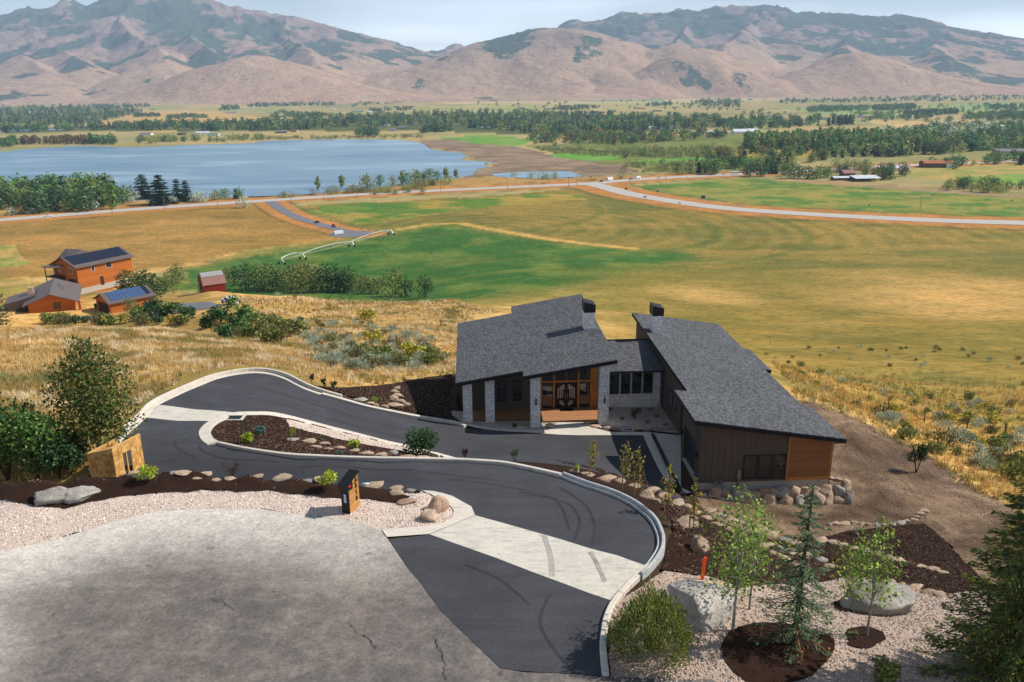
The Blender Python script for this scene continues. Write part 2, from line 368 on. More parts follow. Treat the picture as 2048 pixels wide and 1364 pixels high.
def concrete(name, hexc, var=0.10, stain=0.15):
    t = NT(name); c = lin(hexc); v = t.coord()
    b = t.noise(0.8, v, 7, 0.65, 0.7); s = t.noise(2.2, t.coord(scale=(0.6, 2.5, 1), rot=(0, 0, -.3)), 7, 0.6, 1.0); f = t.noise(40, v, 3, 0.7)
    k = t.ramp(b, [(0.3, scale3(c, 1 - var)), (0.7, scale3(c, 1 + var))])
    k = t.mix(k, t.ramp(s, [(0.32, (1 - stain * 2.2, 1 - stain * 2.3, 1 - stain * 2.4)), (0.5, (1, 1, 1)), (0.8, (1.04, 1.03, 1.01))]), 0.8, 'MULTIPLY')
    k = t.mix(k, t.ramp(t.noise(10, v, 6, .8), [(0.34, (.84, .83, .82)), (0.5, (1, 1, 1)), (0.66, (1.1, 1.1, 1.1))]), .8, 'MULTIPLY')
    k = t.mix(k, t.ramp(f, [(0.3, (.88, .88, .88)), (0.7, (1.08, 1.08, 1.08))]), 0.8, 'MULTIPLY')
    t.color(k); t.b.inputs['Roughness'].default_value = 0.85; t.bump(f, 0.2, 0.008)
concrete('concrete', '#c6bfb2'); concrete('concrete_pale', '#cfc5b7', 0.08, 0.10); concrete('concrete_grey', '#aeb0b0', .1, .12); concrete('foundation', '#bdb2a4')
def circle_mat():
    t = NT('turning_circle'); v = t.coord()
    a = t.noise(0.13, v, 8, 0.6, 1.2); b = t.noise(0.9, t.coord(scale=(.85, 1.1, 1), rot=(0, 0, .15)), 11, 0.78, 0.3); c = t.noise(3.2, v, 9, 0.78, 0.4); f = t.noise(38, v, 4, 0.8)
    dust = t.math('MULTIPLY', t.attr('dust').outputs['Fac'], 1.0)
    k = t.ramp(b, [(0.3, lin('#5a5551')), (0.45, lin('#6a645f')), (0.56, lin('#79716b')), (0.7, lin('#92887f'))])
    k = t.mix(k, t.ramp(a, [(0.35, (.86, .87, .88)), (0.55, (1, 1, 1)), (0.7, (1.14, 1.1, 1.05))]), 1.0, 'MULTIPLY')
    dn = t.math('MULTIPLY', dust, t.math('ADD', t.math('MULTIPLY', b, 1.2), 0.25))
    k = t.mix(k, lin('#d8cfc4'), dn)
    k = t.mix(k, t.ramp(c, [(0.33, (.74, .73, .72)), (0.5, (1, 1, 1)), (0.68, (1.18, 1.16, 1.13))]), 0.85, 'MULTIPLY')
    cr = t.n('TexVoronoi', Scale=0.22, _feature='DISTANCE_TO_EDGE'); nv = t.n('TexNoise', Scale=1.2, Detail=6.0)
    vm = t.n('VectorMath', _operation='ADD'); t.l(v, nv.inputs[0]); t.l(v, vm.inputs[0]); t.l(nv.outputs['Color'], vm.inputs[1]); t.l(vm.outputs[0], cr.inputs['Vector'])
    k = t.mix(k, t.ramp(cr.outputs['Distance'], [(0.0, (.6, .58, .55)), (0.006, (1, 1, 1))]), 0.35, 'MULTIPLY')
    k = t.mix(k, t.ramp(f, [(0.3, (.75, .75, .75)), (0.7, (1.25, 1.25, 1.25))]), 0.8, 'MULTIPLY')
    md = t.noise(9, v, 6, .85, .2); k = t.mix(k, t.ramp(md, [(0.34, (.62, .61, .6)), (0.5, (1, 1, 1)), (0.66, (1.38, 1.36, 1.33))]), .85, 'MULTIPLY')
    vo = t.n('TexVoronoi', Scale=16.0); t.l(v, vo.inputs['Vector']); k = t.mix(k, t.ramp(vo.outputs['Distance'], [(0.0, (1.18, 1.17, 1.15)), (0.25, (1, 1, 1)), (0.6, (.85, .84, .83))]), 0.5, 'MULTIPLY')
    sp_ = t.noise(1.6, v, 3, .5, .3); k = t.mix(k, t.ramp(sp_, [(0.69, (1, 1, 1)), (0.73, (.5, .48, .47))]), .8, 'MULTIPLY')
    t.color(k); t.bump(c, 0.5, 0.03)
circle_mat()
def gravel_mat(name, cols, sc=26):
    t = NT(name); v = t.coord(); vo = t.n('TexVoronoi', Scale=sc); t.l(v, vo.inputs['Vector'])
    sp = t.n('SeparateColor'); t.l(vo.outputs['Color'], sp.inputs[0])
    k = t.ramp(sp.outputs[0], [(i / (len(cols) - 1), lin(c)) for i, c in enumerate(cols)])
    k = t.mix(k, t.ramp(vo.outputs['Distance'], [(0.0, (1.08, 1.06, 1.04)), (0.75, (.86, .84, .82))]), 1.0, 'MULTIPLY')
    k = t.mix(k, t.ramp(t.noise(0.9, v, 5), [(0.3, (.93, .92, .91)), (0.7, (1.1, 1.1, 1.1))]), 0.9, 'MULTIPLY')
    t.color(k); inv = t.math('SUBTRACT', 1.0, vo.outputs['Distance']); t.bump(inv, 1.0, 0.04)
gravel_mat('gravel', ['#c9b0a0', '#ecdacb', '#dac5b5', '#f4e7dc', '#c0a798', '#e5d0c0'])
gravel_mat('gravel_tan_shaded', ['#a08878', '#cbb3a2', '#b59c8b', '#dbc8b8', '#8f7869', '#c4ab9a'])  # darker tan copy of the gravel, with tree shade mixed into its colour
gravel_mat('gravel_grey', ['#a3968c', '#cdbfb2', '#b5a799', '#ddd2c6', '#8b8079'])
def mulch_mat():
    t = NT('mulch'); v = t.coord(); f = t.noise(20, t.coord(scale=(1, 1, 2)), 6, 0.75, 1.5); b = t.noise(1.1, v, 5)
    k = t.ramp(f, [(0.32, lin('#150e0b')), (0.5, lin('#33231c')), (0.62, lin('#4a352b')), (0.75, lin('#6e5547'))])
    k = t.mix(k, t.ramp(b, [(0.3, (.75, .72, .7)), (0.7, (1.2, 1.15, 1.12))]), 0.9, 'MULTIPLY')
    t.color(k); t.b.inputs['Roughness'].default_value = 1; t.b.inputs['Specular IOR Level'].default_value = 0.08; t.bump(f, 1.0, 0.06)
mulch_mat()
def dirt_mat():
    t = NT('dirt'); v = t.coord(); f = t.noise(6.0, v, 8, 0.8, 0.4); b = t.noise(0.22, v, 6, 0.6, 1.0); s = t.noise(0.6, t.coord(scale=(3.5, .5, 1), rot=(0, 0, .55)), 5, .6, .8)
    k = t.ramp(b, [(0.33, lin('#5a483b')), (0.5, lin('#7a6553')), (0.66, lin('#a0866d'))])
    k = t.mix(k, t.ramp(s, [(0.35, (.75, .74, .73)), (0.65, (1.2, 1.18, 1.15))]), 0.7, 'MULTIPLY')
    k = t.mix(k, t.ramp(f, [(0.3, (.55, .53, .52)), (0.5, (1, 1, 1)), (0.75, (1.4, 1.36, 1.3))]), 0.9, 'MULTIPLY')
    t.color(k); t.b.inputs['Roughness'].default_value = 1; t.b.inputs['Specular IOR Level'].default_value = .05; t.bump(f, 1.0, 0.15)
dirt_mat()
def water_mat():
    t = NT('lake_water'); v = t.coord()
    t.color(t.ramp(t.noise(0.004, t.coord(scale=(1, 2.2, 1)), 5, .55, 1.0), [(0.3, lin('#5d8199')), (0.55, lin('#7797ab')), (0.7, lin('#9db4c2'))]))
    t.b.inputs['Roughness'].default_value = 0.22; t.b.inputs['Specular IOR Level'].default_value = 0.3; t.b.inputs['IOR'].default_value = 1.33
    t.bump(t.noise(0.25, t.coord(scale=(1, 3, 1)), 5, .6), 0.55, 1.5)
water_mat()

# ------------------------------------------------------------------ land cover
def vpoly(px): return [tuple(atz(x, y, -80)[:2]) for x, y in px]
GOLD = lin('#c79a55'); OLIVE = lin('#95803f')
LAKE = [(-600,306),(-200,305),(0,303),(30,300),(120,293),(170,291),(215,293),(260,294.5),(330,291.5),(420,288.5),(500,286),(530,281.5),(620,279),(720,278),(790,279),(830,283),(850,289),(862,298),(900,303),(922,305),(932,312),(925,319),(958,322),(992,324),(968,327),(978,333),(955,338),(948,347),(930,353),(860,361),(780,373),(700,381),(600,389),(480,393),(400,396),(300,401),(100,397),(0,390),(-600,380)]
POND = [(985,347),(1040,343),(1085,342.5),(1135,341.5),(1148,345),(1162,350),(1150,354),(1090,356),(1030,355),(990,352)]
INLET = [(-300,250),(0,252),(60,256),(110,257),(150,258.5),(90,261),(0,263),(-300,264)]
LANDS = [   # pixel polygon, colour, second colour, noise scale
 ([(-700,205),(2700,170),(2700,470),(-700,470)], lin('#8f8a5c'), lin('#ad9a6c'), 240),
 ([(-300,205),(300,203),(700,205),(520,225),(200,235),(-300,240)], lin('#8d9260'), lin('#bba274'), 180),
 ([(150,228),(420,222),(560,238),(420,262),(280,265),(180,250)], lin('#c79e66'), lin('#b59a66'), 120),
 ([(640,225),(900,212),(1000,205),(1400,205),(1400,215),(900,235)], lin('#b7a070'), lin('#8f9a5c'), 150),
 ([(800,196),(1350,185),(1700,195),(1400,205),(900,208)], lin('#cbb088'), lin('#b3a878'), 260),
 ([(1150,198),(1330,196),(1330,203),(1170,204)], lin('#6f9a5c'), lin('#7b9c60'), 100),
 ([(600,190),(720,186),(730,192),(640,197)], lin('#5f9060'), lin('#6f9a66'), 100),
 ([(1560,218),(2048,205),(2048,220),(1700,232)], lin('#7fa262'), lin('#98a068'), 150),
 ([(1640,190),(1900,182),(1900,188),(1640,197)], lin('#83a06a'), lin('#a09a70'), 150),
 ([(1720,243),(1960,238),(1975,246),(1800,254)], lin('#cdac7a'), lin('#c0a070'), 100),
 ([(1400,235),(1720,230),(1740,245),(1500,260),(1380,250)], lin('#a59a66'), lin('#8d9058'), 80),
 ([(1060,292),(1300,270),(1560,268),(1700,300),(1500,335),(1300,340),(1150,320)], lin('#7e8048'), lin('#69763c'), 60),
 ([(0,266),(180,262),(330,262),(620,262),(860,262),(1000,268),(1200,274),(1310,264),(1440,256),(1440,236),(1100,226),(760,230),(470,244),(100,254),(0,254)], lin('#4c5a34'), lin('#66683e'), 50),
 ([(1490,302),(1860,302),(2100,302),(2100,262),(1870,280),(1700,274),(1490,282)], lin('#4c5a34'), lin('#6a6c3e'), 50),
 ([(-60,246),(80,250),(190,246),(290,222),(200,212),(-60,214)], lin('#55603a'), lin('#7a7448'), 60),
 ([(1440,192),(1560,187),(1720,195),(1960,188),(2100,182),(2100,172),(1560,180)], lin('#5f6a46'), lin('#8a8058'), 90),
 ([(0,436),(230,420),(275,402),(262,392),(0,380),(-400,400),(-400,460)], lin('#5f6238'), lin('#8f7a48'), 18),
 ([(1450,298),(1660,300),(1650,316),(1450,316)], lin('#b39a48'), lin('#9a9048'), 60),
 ([(830,283),(870,277),(930,276),(1000,290),(1070,300),(1130,318),(1240,330),(1270,347),(1180,360),(1100,352),(1000,362),(930,356),(950,342),(980,332),(1000,325),(945,321),(935,306),(890,301),(860,295)], lin('#7d6a59'), lin('#94806e'), 30),
 ([(880,275),(960,268),(1060,278),(1052,292),(1000,291),(950,287)], lin('#66953f'), lin('#7c9a48'), 40),
 ([(1095,309),(1180,305),(1235,312),(1240,318),(1180,323)], lin('#5f9a3a'), lin('#6f9a44'), 40),
 ([(1255,320),(1400,314),(1460,322),(1380,328),(1290,328)], lin('#66953f'), lin('#7c9a48'), 40),
 ([(0,385),(300,395),(500,391),(700,379),(870,362),(1000,352),(1100,355),(1240,352),(1500,340),(1660,338),(1500,352),(1180,370),(800,390),(500,408),(0,445),(-600,470),(-600,395)], lin('#a5824e'), lin('#ad8c56'), 25),
 ([(-600,470),(0,441),(300,420),(530,406),(560,432),(640,462),(700,476),(500,506),(350,541),(200,565),(0,575),(-600,600)], lin('#a6824a'), lin('#94763f'), 40),
 ([(-200,500),(40,490),(60,540),(-200,580)], lin('#7f8f45'), lin('#b99a5c'), 14),
 ([(585,412),(800,402),(1000,390),(1185,374),(1280,402),(1500,428),(1840,447),(2300,465),(2600,620),(1700,660),(1300,650),(1000,610),(960,470),(800,465),(690,455)], lin('#75703a'), lin('#907c42'), 45),
 ([(620,420),(820,406),(1000,392),(1140,386),(1180,400),(1000,410),(900,425),(800,440),(720,450)], lin('#5f7d36'), lin('#a08a48'), 22),
 ([(620,412),(760,405),(860,408),(740,425),(680,428)], lin('#4d7634'), lin('#6c8038'), 22),
 ([(1260,372),(1480,357),(1660,364),(2100,392),(2500,410),(2500,450),(2048,437),(1800,430),(1500,410),(1320,394)], lin('#8f8a48'), lin('#587a38'), 22),
 ([(1530,357),(1700,364),(2100,394),(2100,400),(1700,374),(1530,362)], lin('#a88c66'), lin('#9d8260'), 22),
 ([(1860,330),(2200,316),(2400,380),(2048,378),(1900,362),(1800,352)], lin('#b0955a'), lin('#8e9250'), 22),
 ([(1900,352),(2200,345),(2200,378),(1960,366)], lin('#6f9a45'), lin('#8f9a50'), 25),
]
PIVOT = [(330,545),(420,526),(500,507),(640,487),(740,471),(800,458),(860,450),(925,447),(980,458),(1050,472),(1120,483),(1200,492),(1290,497),(1370,502),(1420,511),(1360,524),(1280,545),(1200,565),(1120,578),(1000,590),(900,620),(600,640),(330,620)]
ROADS_C = [ # centre line pixels, half width
 ([(-400,474),(-100,449),(0,440),(96,432.5),(200,424),(350,413),(520,402),(640,394),(800,384.5),(900,380),(1050,373),(1170,367.5),(1260,360),(1350,354.5),(1460,349.5),(1560,345),(1700,336),(1900,327),(2048,322),(2400,312)], 8.5),
 ([(1150,367),(1185,369),(1212,375),(1240,383),(1270,390),(1320,398.5),(1400,410.5),(1500,420.5),(1650,430),(1850,440),(2048,446),(2400,456)], 9.5)]
SIDE = ([(540,403),(550,410),(566,421),(600,437),(650,452),(700,465),(735,470)], 4.5)
def ribbon(line, hw, z=-80, sub=8):
    P = catmull([atz(x, y, z) for x, y in line], sub); d = np.gradient(P[:, :2], axis=0); d /= np.linalg.norm(d, axis=1)[:, None]
    nrm = np.stack([-d[:, 1], d[:, 0]], 1); return P, nrm
def landcolor(X, Y):
    """base colour of the land at world points"""
    n = len(X); r = np.hypot(X, Y); C = np.empty((n, 3))
    wx = X + (fbm(X / 35, Y / 35, 3, 3) - .5) * 14 * np.clip(r / 500, .15, 3); wy = Y + (fbm(X / 35, Y / 35, 3, 9) - .5) * 14 * np.clip(r / 500, .15, 3)
    f1 = fbm(X / 26, Y / 26, 5, 21); f2 = fbm(X / 9, Y / 9, 4, 33); f3 = fbm(X / 75, Y / 75, 4, 44)
    pal = np.array([lin('#857848'), lin('#ac8d55'), lin('#c9a266'), lin('#d8b982')])
    t = np.clip((f1 * .6 + f2 * .4 - .28) / .44, 0, 1) * 2.999; i = t.astype(int); fr = (t - i)[:, None]
    C[:] = pal[i] * (1 - fr) + pal[np.minimum(i + 1, 3)] * fr
    # slopes right of the house: warmer orange grass with olive drifts
    right = sstep(-10, 40, X - 0.05 * Y)[:, None] * sstep(60, 90, r)[:, None]
    palr = np.array([lin('#857a42'), lin('#a58a48'), lin('#bd9450'), lin('#caa262')])
    C = C * (1 - right) + (palr[i] * (1 - fr) + palr[np.minimum(i + 1, 3)] * fr) * right
    gr = (sstep(.47, .62, f3) * sstep(150, 240, r) * .6)[:, None]
    C = C * (1 - gr) + np.array(lin('#85803a')) * gr
    m = r > 330
    for px, c1, c2, ns in LANDS:
        P = vpoly(px); k = inpoly(wx, wy, P) & (r > 250)
        if not k.any(): continue
        g = sstep(.38, .62, fbm(X[k] / ns, Y[k] / ns * 1.8, 4, int(ns)))[:, None]
        cc = np.array(c1) * (1 - g) + np.array(c2) * g
        bl = sstep(300, 420, r[k])[:, None] if px[0] in ((585,412), (-600,470)) else 1.0
        C[k] = C[k] * (1 - bl) + cc * bl
    P = vpoly(PIVOT[:18]) ; PV = [tuple(p[:2]) for p in PIVW]
    s_ = (r > 220) & (r < 700); k = np.where(s_)[0]
    if len(k):
        al = np.zeros(len(k))
        for q in range(14): al += inpoly(wx[k] + 9 * (q % 4 + 1) / 2.5 * math.cos(q * 2.4), wy[k] + 16 * (q % 5 + 1) / 3 * math.sin(q * 2.4), PV) / 14.0
        pc = atz(783, 463, -80); dd = np.hypot(X[k] - pc[0], Y[k] - pc[1]); ring = sstep(.90, .98, np.abs(((dd / 46.0) % 1) * 2 - 1)) * .35
        g = np.clip(sstep(.42, .72, fbm(X[k] / 18, Y[k] / 18, 5, 61)) * .8 + ring, 0, 1)[:, None]
        al = (al * (1 - .45 * sstep(.5, .8, fbm(X[k] / 9, Y[k] / 9, 4, 67)) * (al < .95)))[:, None]
        C[k] = C[k] * (1 - al) + (np.array(lin('#3f662f')) * (1 - g) + np.array(lin('#6d7d3c')) * g) * al
        for (ax, ay, rad, wdt) in ((1000, 455, 150, 5), (1000, 455, 205, 4), (1560, 385, 120, 6), (1560, 385, 80, 5), (900, 420, 120, 4)):
            cp = atz(ax, ay, -80); e = np.abs(np.hypot(X[k] - cp[0], (Y[k] - cp[1]) * 1.0) - rad); w3 = ((1 - sstep(wdt * .5, wdt * 1.3, e)) * .55 * (X[k] > cp[0] - 40))[:, None]; C[k] = C[k] * (1 - w3) + np.array(lin('#5f6a34')) * w3
    kk = inpoly(X, Y, WORKS); C[kk] = np.array(lin('#4a3b32')) * (.7 + .6 * f2[kk][:, None])
    dry = (sstep(115, 150, r) * (1 - sstep(330, 430, r)) * .75)[:, None] * right; C = C * (1 - dry) + np.array(lin('#7a7038')) * (.85 + .3 * f1[:, None]) * dry
    for st_ in (STRIP,):
        kk = np.where((r > 300) & (r < 620))[0]; dm = np.full(len(kk), 1e9)
        for a, b in zip(st_[:-1], st_[1:]):
            ab = b[:2] - a[:2]; tt = np.clip(((X[kk] - a[0]) * ab[0] + (Y[kk] - a[1]) * ab[1]) / (ab @ ab), 0, 1); dm = np.minimum(dm, np.hypot(X[kk] - a[0] - tt * ab[0], Y[kk] - a[1] - tt * ab[1]))
        g = (1 - sstep(3, 6, dm))[:, None]; C[kk] = C[kk] * (1 - g) + np.array(lin('#bf9a58')) * g
    # worn bare knolls on the right of the field
    for px, py, rx in ((1410,590,26),(1880,610,40),(2000,585,60)):
        p = hit(px, py); d = np.hypot((wx - p[0]) / rx, (wy - p[1]) / (rx * 1.6)); g = (1 - sstep(.3, 1.1, d))[:, None] * .6
        C = C * (1 - g) + np.array(lin('#cda366')) * g
    # dry verges along the roads
    for line, hw in ROADS_C + [SIDE]:
        Pr, _ = ribbon(line, hw); kk = np.where((r > 380) & (r < 1500))[0]
        if len(kk) == 0: continue
        dm = np.full(len(kk), 1e9)
        for a, b in zip(Pr[:-1], Pr[1:]):
            ab = b[:2] - a[:2]; L2 = ab @ ab
            tt = np.clip(((X[kk] - a[0]) * ab[0] + (Y[kk] - a[1]) * ab[1]) / L2, 0, 1)
            dm = np.minimum(dm, np.hypot(X[kk] - a[0] - tt * ab[0], Y[kk] - a[1] - tt * ab[1]))
        g = (1 - sstep(hw * 2.6, hw * 3.2, dm))[:, None] * .95
        C[kk] = C[kk] * (1 - g) + np.array(lin('#b57d48')) * (.85 + .3 * f2[kk][:, None]) * g; ln_ = (sstep(hw * 3.1, hw * 3.3, dm) * (1 - sstep(hw * 3.5, hw * 3.8, dm)) * .55)[:, None]; C[kk] = C[kk] * (1 - ln_) + np.array(lin('#54482c')) * ln_
    return C
PIVW = [hit(x, y) if y < 560 else np.append(col_pt(x, {565: 318, 578: 300, 590: 292, 620: 265, 640: 255}.get(y, 300), 0)[:2], 0) for x, y in PIVOT]

STRIP = [hit(x, y) for x, y in ((800,458),(860,449),(925,447),(980,458),(1050,470),(1110,480),(1180,488),(1265,497))]
WORKS = [tuple(p[:2]) for p in hits([(190,950),(296,838),(330,812),(440,768),(530,760),(560,770),(612,775),(680,780),(905,752)])] + [tuple(hp(-1, 72)[:2]), tuple(hp(20, 72)[:2])] + [tuple(p[:2]) for p in hits([(1605,803),(1700,832),(1830,895),(1950,972),(2010,1010),(2150,1060)])] + [(24, 24), (20, 6), (-20, 6), (-24, 30)]
# pieces of paving: pixel outlines -> world
def xy(lst): return [tuple(p[:2]) for p in lst]
A_UF = W(UF); A_ARC = W(ARC); A_LN = W(LN); A_LF = W(LF); A_RW = W(RW); A_CO = W(CURVE_OUT)
STRIPE_TOP = [(319.4,811),(395,818.5),(471,826)]; STRIPE_BOT = [(418,845),(355,840.5),(293,836)]
SHEETS = []
def smooth_xy(lst, sub=5): return [tuple(p[:2]) for p in catmull([np.array(p[:2]) for p in lst], sub)]
drive = smooth_xy(A_RW[::-1]) + smooth_xy(A_UF)[1:] + smooth_xy(A_ARC)[1:] + smooth_xy(A_LN)[1:]
# the lower road and parking court, closed along the hidden foot of the slope
court = [tuple(hp(-1.5, 47.4)[:2]), tuple(hp(2.5, 46.4)[:2]), tuple(hp(6.0, 45.2)[:2]), tuple(hp(9, 43.8)[:2]), tuple(hp(12.6, 43.0)[:2])]
court_r = [atz(1331, 962, ZF)[:2], atz(1286, 872, ZF)[:2]]
walk_low = [(1286,872),(1185,872),(1108,870),(1007,863.5),(928,856)]
drive_low = [tuple(atz(919, 919, -7.2)[:2])] + court + [tuple(p) for p in court_r] + [tuple(atz(x, y, ZF)[:2]) for x, y in walk_low[1:4]] + smooth_xy(A_LF)
unear = [tuple(p[:2]) for p in UN]
drive_all = drive + drive_low[1:] + unear + smooth_xy(A_CO) + [tuple(atz(1292, 1133, -.12)[:2])]
SHEETS.append(('driveway', drive_all, 'asphalt_new', 0.03, 0.8))
SHEETS.append(('driveway_apron', xy(W([(777,1081,0),(815,1137,0),(842,1168,0),(880,1221,0),(937,1278,0),(1002,1339,0),(1050,1344,0),(1204,1354,0),(1199,1300,0),(1202,1262,0),(1208,1235,0),(1224,1203,-.05),(1119,1166,-.05),(990,1118,-.05),(859,1071,0)])), 'asphalt_new', 0.03, 0.8))
band = W([(859,1070.5,0),(990,1118,-.05),(1119,1165.7,-.05),(1180,1189,-.05),(1224,1203,-.05),(1255,1168,-.08),(1292,1133,-.12),(1180,1100,-.15),(1119,1079,-.15),(1030,1054,-.14),(950,1032,-.12),(905,1052,-.06)])
SHEETS.append(('concrete_band', xy(band), 'concrete', 0.036, 0.8))
SHEETS.append(('concrete_kerb_ramp', xy(W([(764,1062,0),(774,1077,0),(859,1070.5,0),(905,1052,-.06),(950,1032,-.12),(943,1015,-.2),(928,1007,-.28),(905,994,-.42),(867,984,-.6),(845,982,-.68),(862,994,-.5),(880,1003,-.38),(899,1013,-.25),(908,1025,-.16),(904,1038,-.1),(887,1048,-.04),(850,1055,0)])), 'concrete_pale', 0.05, 0.5))
SHEETS.append(('concrete_crossing', xy(W([(319.4,811,-3.75),(395,818.5,-3.72),(471,826,-3.85),(445,833,-3.65),(420,843,-3.35),(355,840,-3.3),(293,836,-3.4),(305,822,-3.6)])), 'concrete', 0.036, 0.6))
CIRC = W([(-250,1364,0),(-250,1190,0),(-60,1128,0),(0,1106,0),(110,1080,0),(190,1055,0),(260,1035,0),(330,1023,0),(420,1019,0),(520,1020,0),(590,1030,0),(660,1036,0),(715,1045,0),(764,1062,0),(777,1081,0),(815,1137,0),(842,1168,0),(880,1221,0),(937,1278,0),(1002,1339,0),(1050,1344,0),(1204,1354,0),(1240,1356,0),(1420,1364,0)])
SHEETS.append(('turning_circle', xy(CIRC) + [(20, 8), (20, -12), (-30, -12), (-30, 10)], 'turning_circle', 0.02, 0.8))
GRAV1 = W([(-250,1190,0),(-60,1128,0),(0,1106,0),(110,1080,0),(190,1055,0),(260,1035,0),(330,1023,0),(420,1019,0),(520,1020,0),(590,1030,0),(660,1036,0),(715,1045,0),(764,1062,0),(850,1055,0),(887,1048,-.04),(904,1038,-.1),(908,1025,-.16),(899,1013,-.25),(880,1003,-.38),(862,994,-.5),(845,982,-.68)]) + [np.array([*unear[11], 0]), np.array([*unear[10], 0]), np.array([*unear[9], 0])] + W([(780,1001,-.03),(720,990,0),(650,988,0),(600,985,0),(520,980,0),(440,978,0),(340,979,.05),(260,985,.08),(180,994,.1),(130,1005,.1),(60,1003,.1),(0,992,.1),(-250,1006,.1)])
SHEETS.append(('gravel_bed', xy(GRAV1), 'gravel', 0.012, 0.6))
MUL1 = W([(-200,1012,.1),(0,999,.1),(60,1010,.1),(130,1012,.1),(180,1001,.1),(260,992,.08),(340,986,.05),(440,985,0),(520,987,0),(600,991,0),(650,995,0),(720,1000,0),(800,1008,-.03),(822,1000,-.1)]) + [np.array([*p, 0]) for p in unear[9::-1]]
SHEETS.append(('mulch_bed', xy(MUL1), 'mulch', 0.07, 0.4))
ISL = W([(433,887,-2.25),(538,903,-1.75),(617,912,-1.5),(722,917,-1.3),(828,920,-1.1),(870,921,-1.05)]) + W([(860,905,-6.8),(828,898,-6.55),(775,889,-6.15),(722,875,-5.7),(670,862,-5.3),(617,849,-4.85),(570,838,-4.5),(543,832,-4.25),(517,831,-4.05),(478,834,-3.75),(464,838.6,-3.5),(440.6,849,-3.15),(423.5,864,-2.75),(419.5,873,-2.55),(423.5,881,-2.4)])
SHEETS.append(('island_bed', xy(ISL), 'mulch', 0.03, 0.5))
def hx(l): return xy(hits(l))
SHEETS.append(('slope_bed', hx([(1345,1075),(1342,1040),(1318,1008),(1285,985),(1240,962),(1180,938),(1132,928)]) + [tuple(hp(5, 47.8)[:2]), tuple(hp(9, 45)[:2]), tuple(hp(12, 42.5)[:2])] + hx([(1440,1043),(1520,1075),(1600,1082),(1700,1062),(1800,1052),(1850,1048),(1890,1080),(1935,1130),(1985,1180),(1880,1188),(1780,1165),(1700,1152),(1600,1165),(1480,1175),(1440,1160),(1380,1148),(1320,1140)]), 'mulch', 0.03, 0.5))
SHEETS.append(('island_gravel', xy(W([(572,840,-4.5),(617,851,-4.9),(670,864,-5.35),(722,877,-5.75),(775,891,-6.2),(850,908,-6.8),(840,912,-6.2),(775,899,-5.7),(722,886,-5.2),(670,873,-4.8),(617,859,-4.4),(578,849,-4.1)])), 'gravel', 0.05, 0.5))
SHEETS.append(('bank_bed', [tuple(p[:2] + np.array([0, .1])) for p in A_UF[:6]] + [tuple(atz(881, 908.5, -7.0)[:2])] + court + [tuple(hp(12, 40)[:2]), tuple(A_RW[5][:2]), tuple(A_RW[2][:2])], 'mulch', 0.015, 0.6))
SHEETS.append(('gravel_slope', hx([(1224,1210),(1285,1172),(1330,1142),(1440,1160),(1480,1175),(1600,1165),(1700,1152),(1780,1165),(1880,1188),(1985,1180),(2150,1180),(2200,1363)]) + [(16, 13), (3.4, 13)] + hx([(1221,1362),(1221,1290),(1223,1240)]), 'gravel_tan_shaded', 0.012, 0.5))
SHEETS.append(('dirt_track', hx([(1600,803),(1640,808),(1700,832),(1760,860),(1830,895),(1880,925),(1950,972),(2010,1010),(2150,1060),(2150,1180),(1985,1180),(1935,1130),(1890,1080),(1850,1048),(1800,1052),(1700,1062),(1600,1082),(1520,1075),(1440,1043)]) + [tuple(hp(13.2, 45.0)[:2]), tuple(hp(20, 50)[:2]), tuple(hp(18, 68)[:2])], 'dirt', 0.012, 0.7))
SHEETS.append(('court_gravel', xy([hp(9.7, 54.3), hp(11, 53.6), hp(14.5, 53.3), hp(14.4, 58.2), hp(9.6, 58.2)]), 'gravel_grey', 0.02, 0.7))
SHEETS.append(('front_gravel', [tuple(atz(x, y, -7.4)[:2]) for x, y in ((928,850),(1058,861),(1096,859),(1110,849))] + [tuple(hp(9.5, 58)[:2]), tuple(hp(-2.2, 58)[:2])], 'gravel_grey', 0.02, 0.6))
SHEETS.append(('mulch_house', hx([(612,770),(640,772),(680,776),(720,773),(780,768),(850,755),(905,748)]) + [tuple(hp(-1.8, 62)[:2]), tuple(hp(-1.6, 56.5)[:2])] + hx([(900,838),(850,828),(800,818),(750,806),(700,793),(660,778)]), 'mulch', 0.02, 0.6))
PW = [tuple(atz(x, y, -7.45)[:2]) for x, y in [(928,849.5),(1007,858),(1058,861),(1096,860),(1110,850),(1113,844),(1167,844),(1175,850),(1192,857),(1223,864.7),(1290,864),(1362.5,863.5)]]
PW += [tuple(atz(1362, 985, ZF)[:2]), tuple(hp(13.1, 44.6)[:2])] + [tuple(p) for p in court_r] + [tuple(atz(x, y, ZF)[:2]) for x, y in walk_low[1:]]
SHEETS.append(('front_walk', PW, 'concrete_pale', 0.06, 0.6))

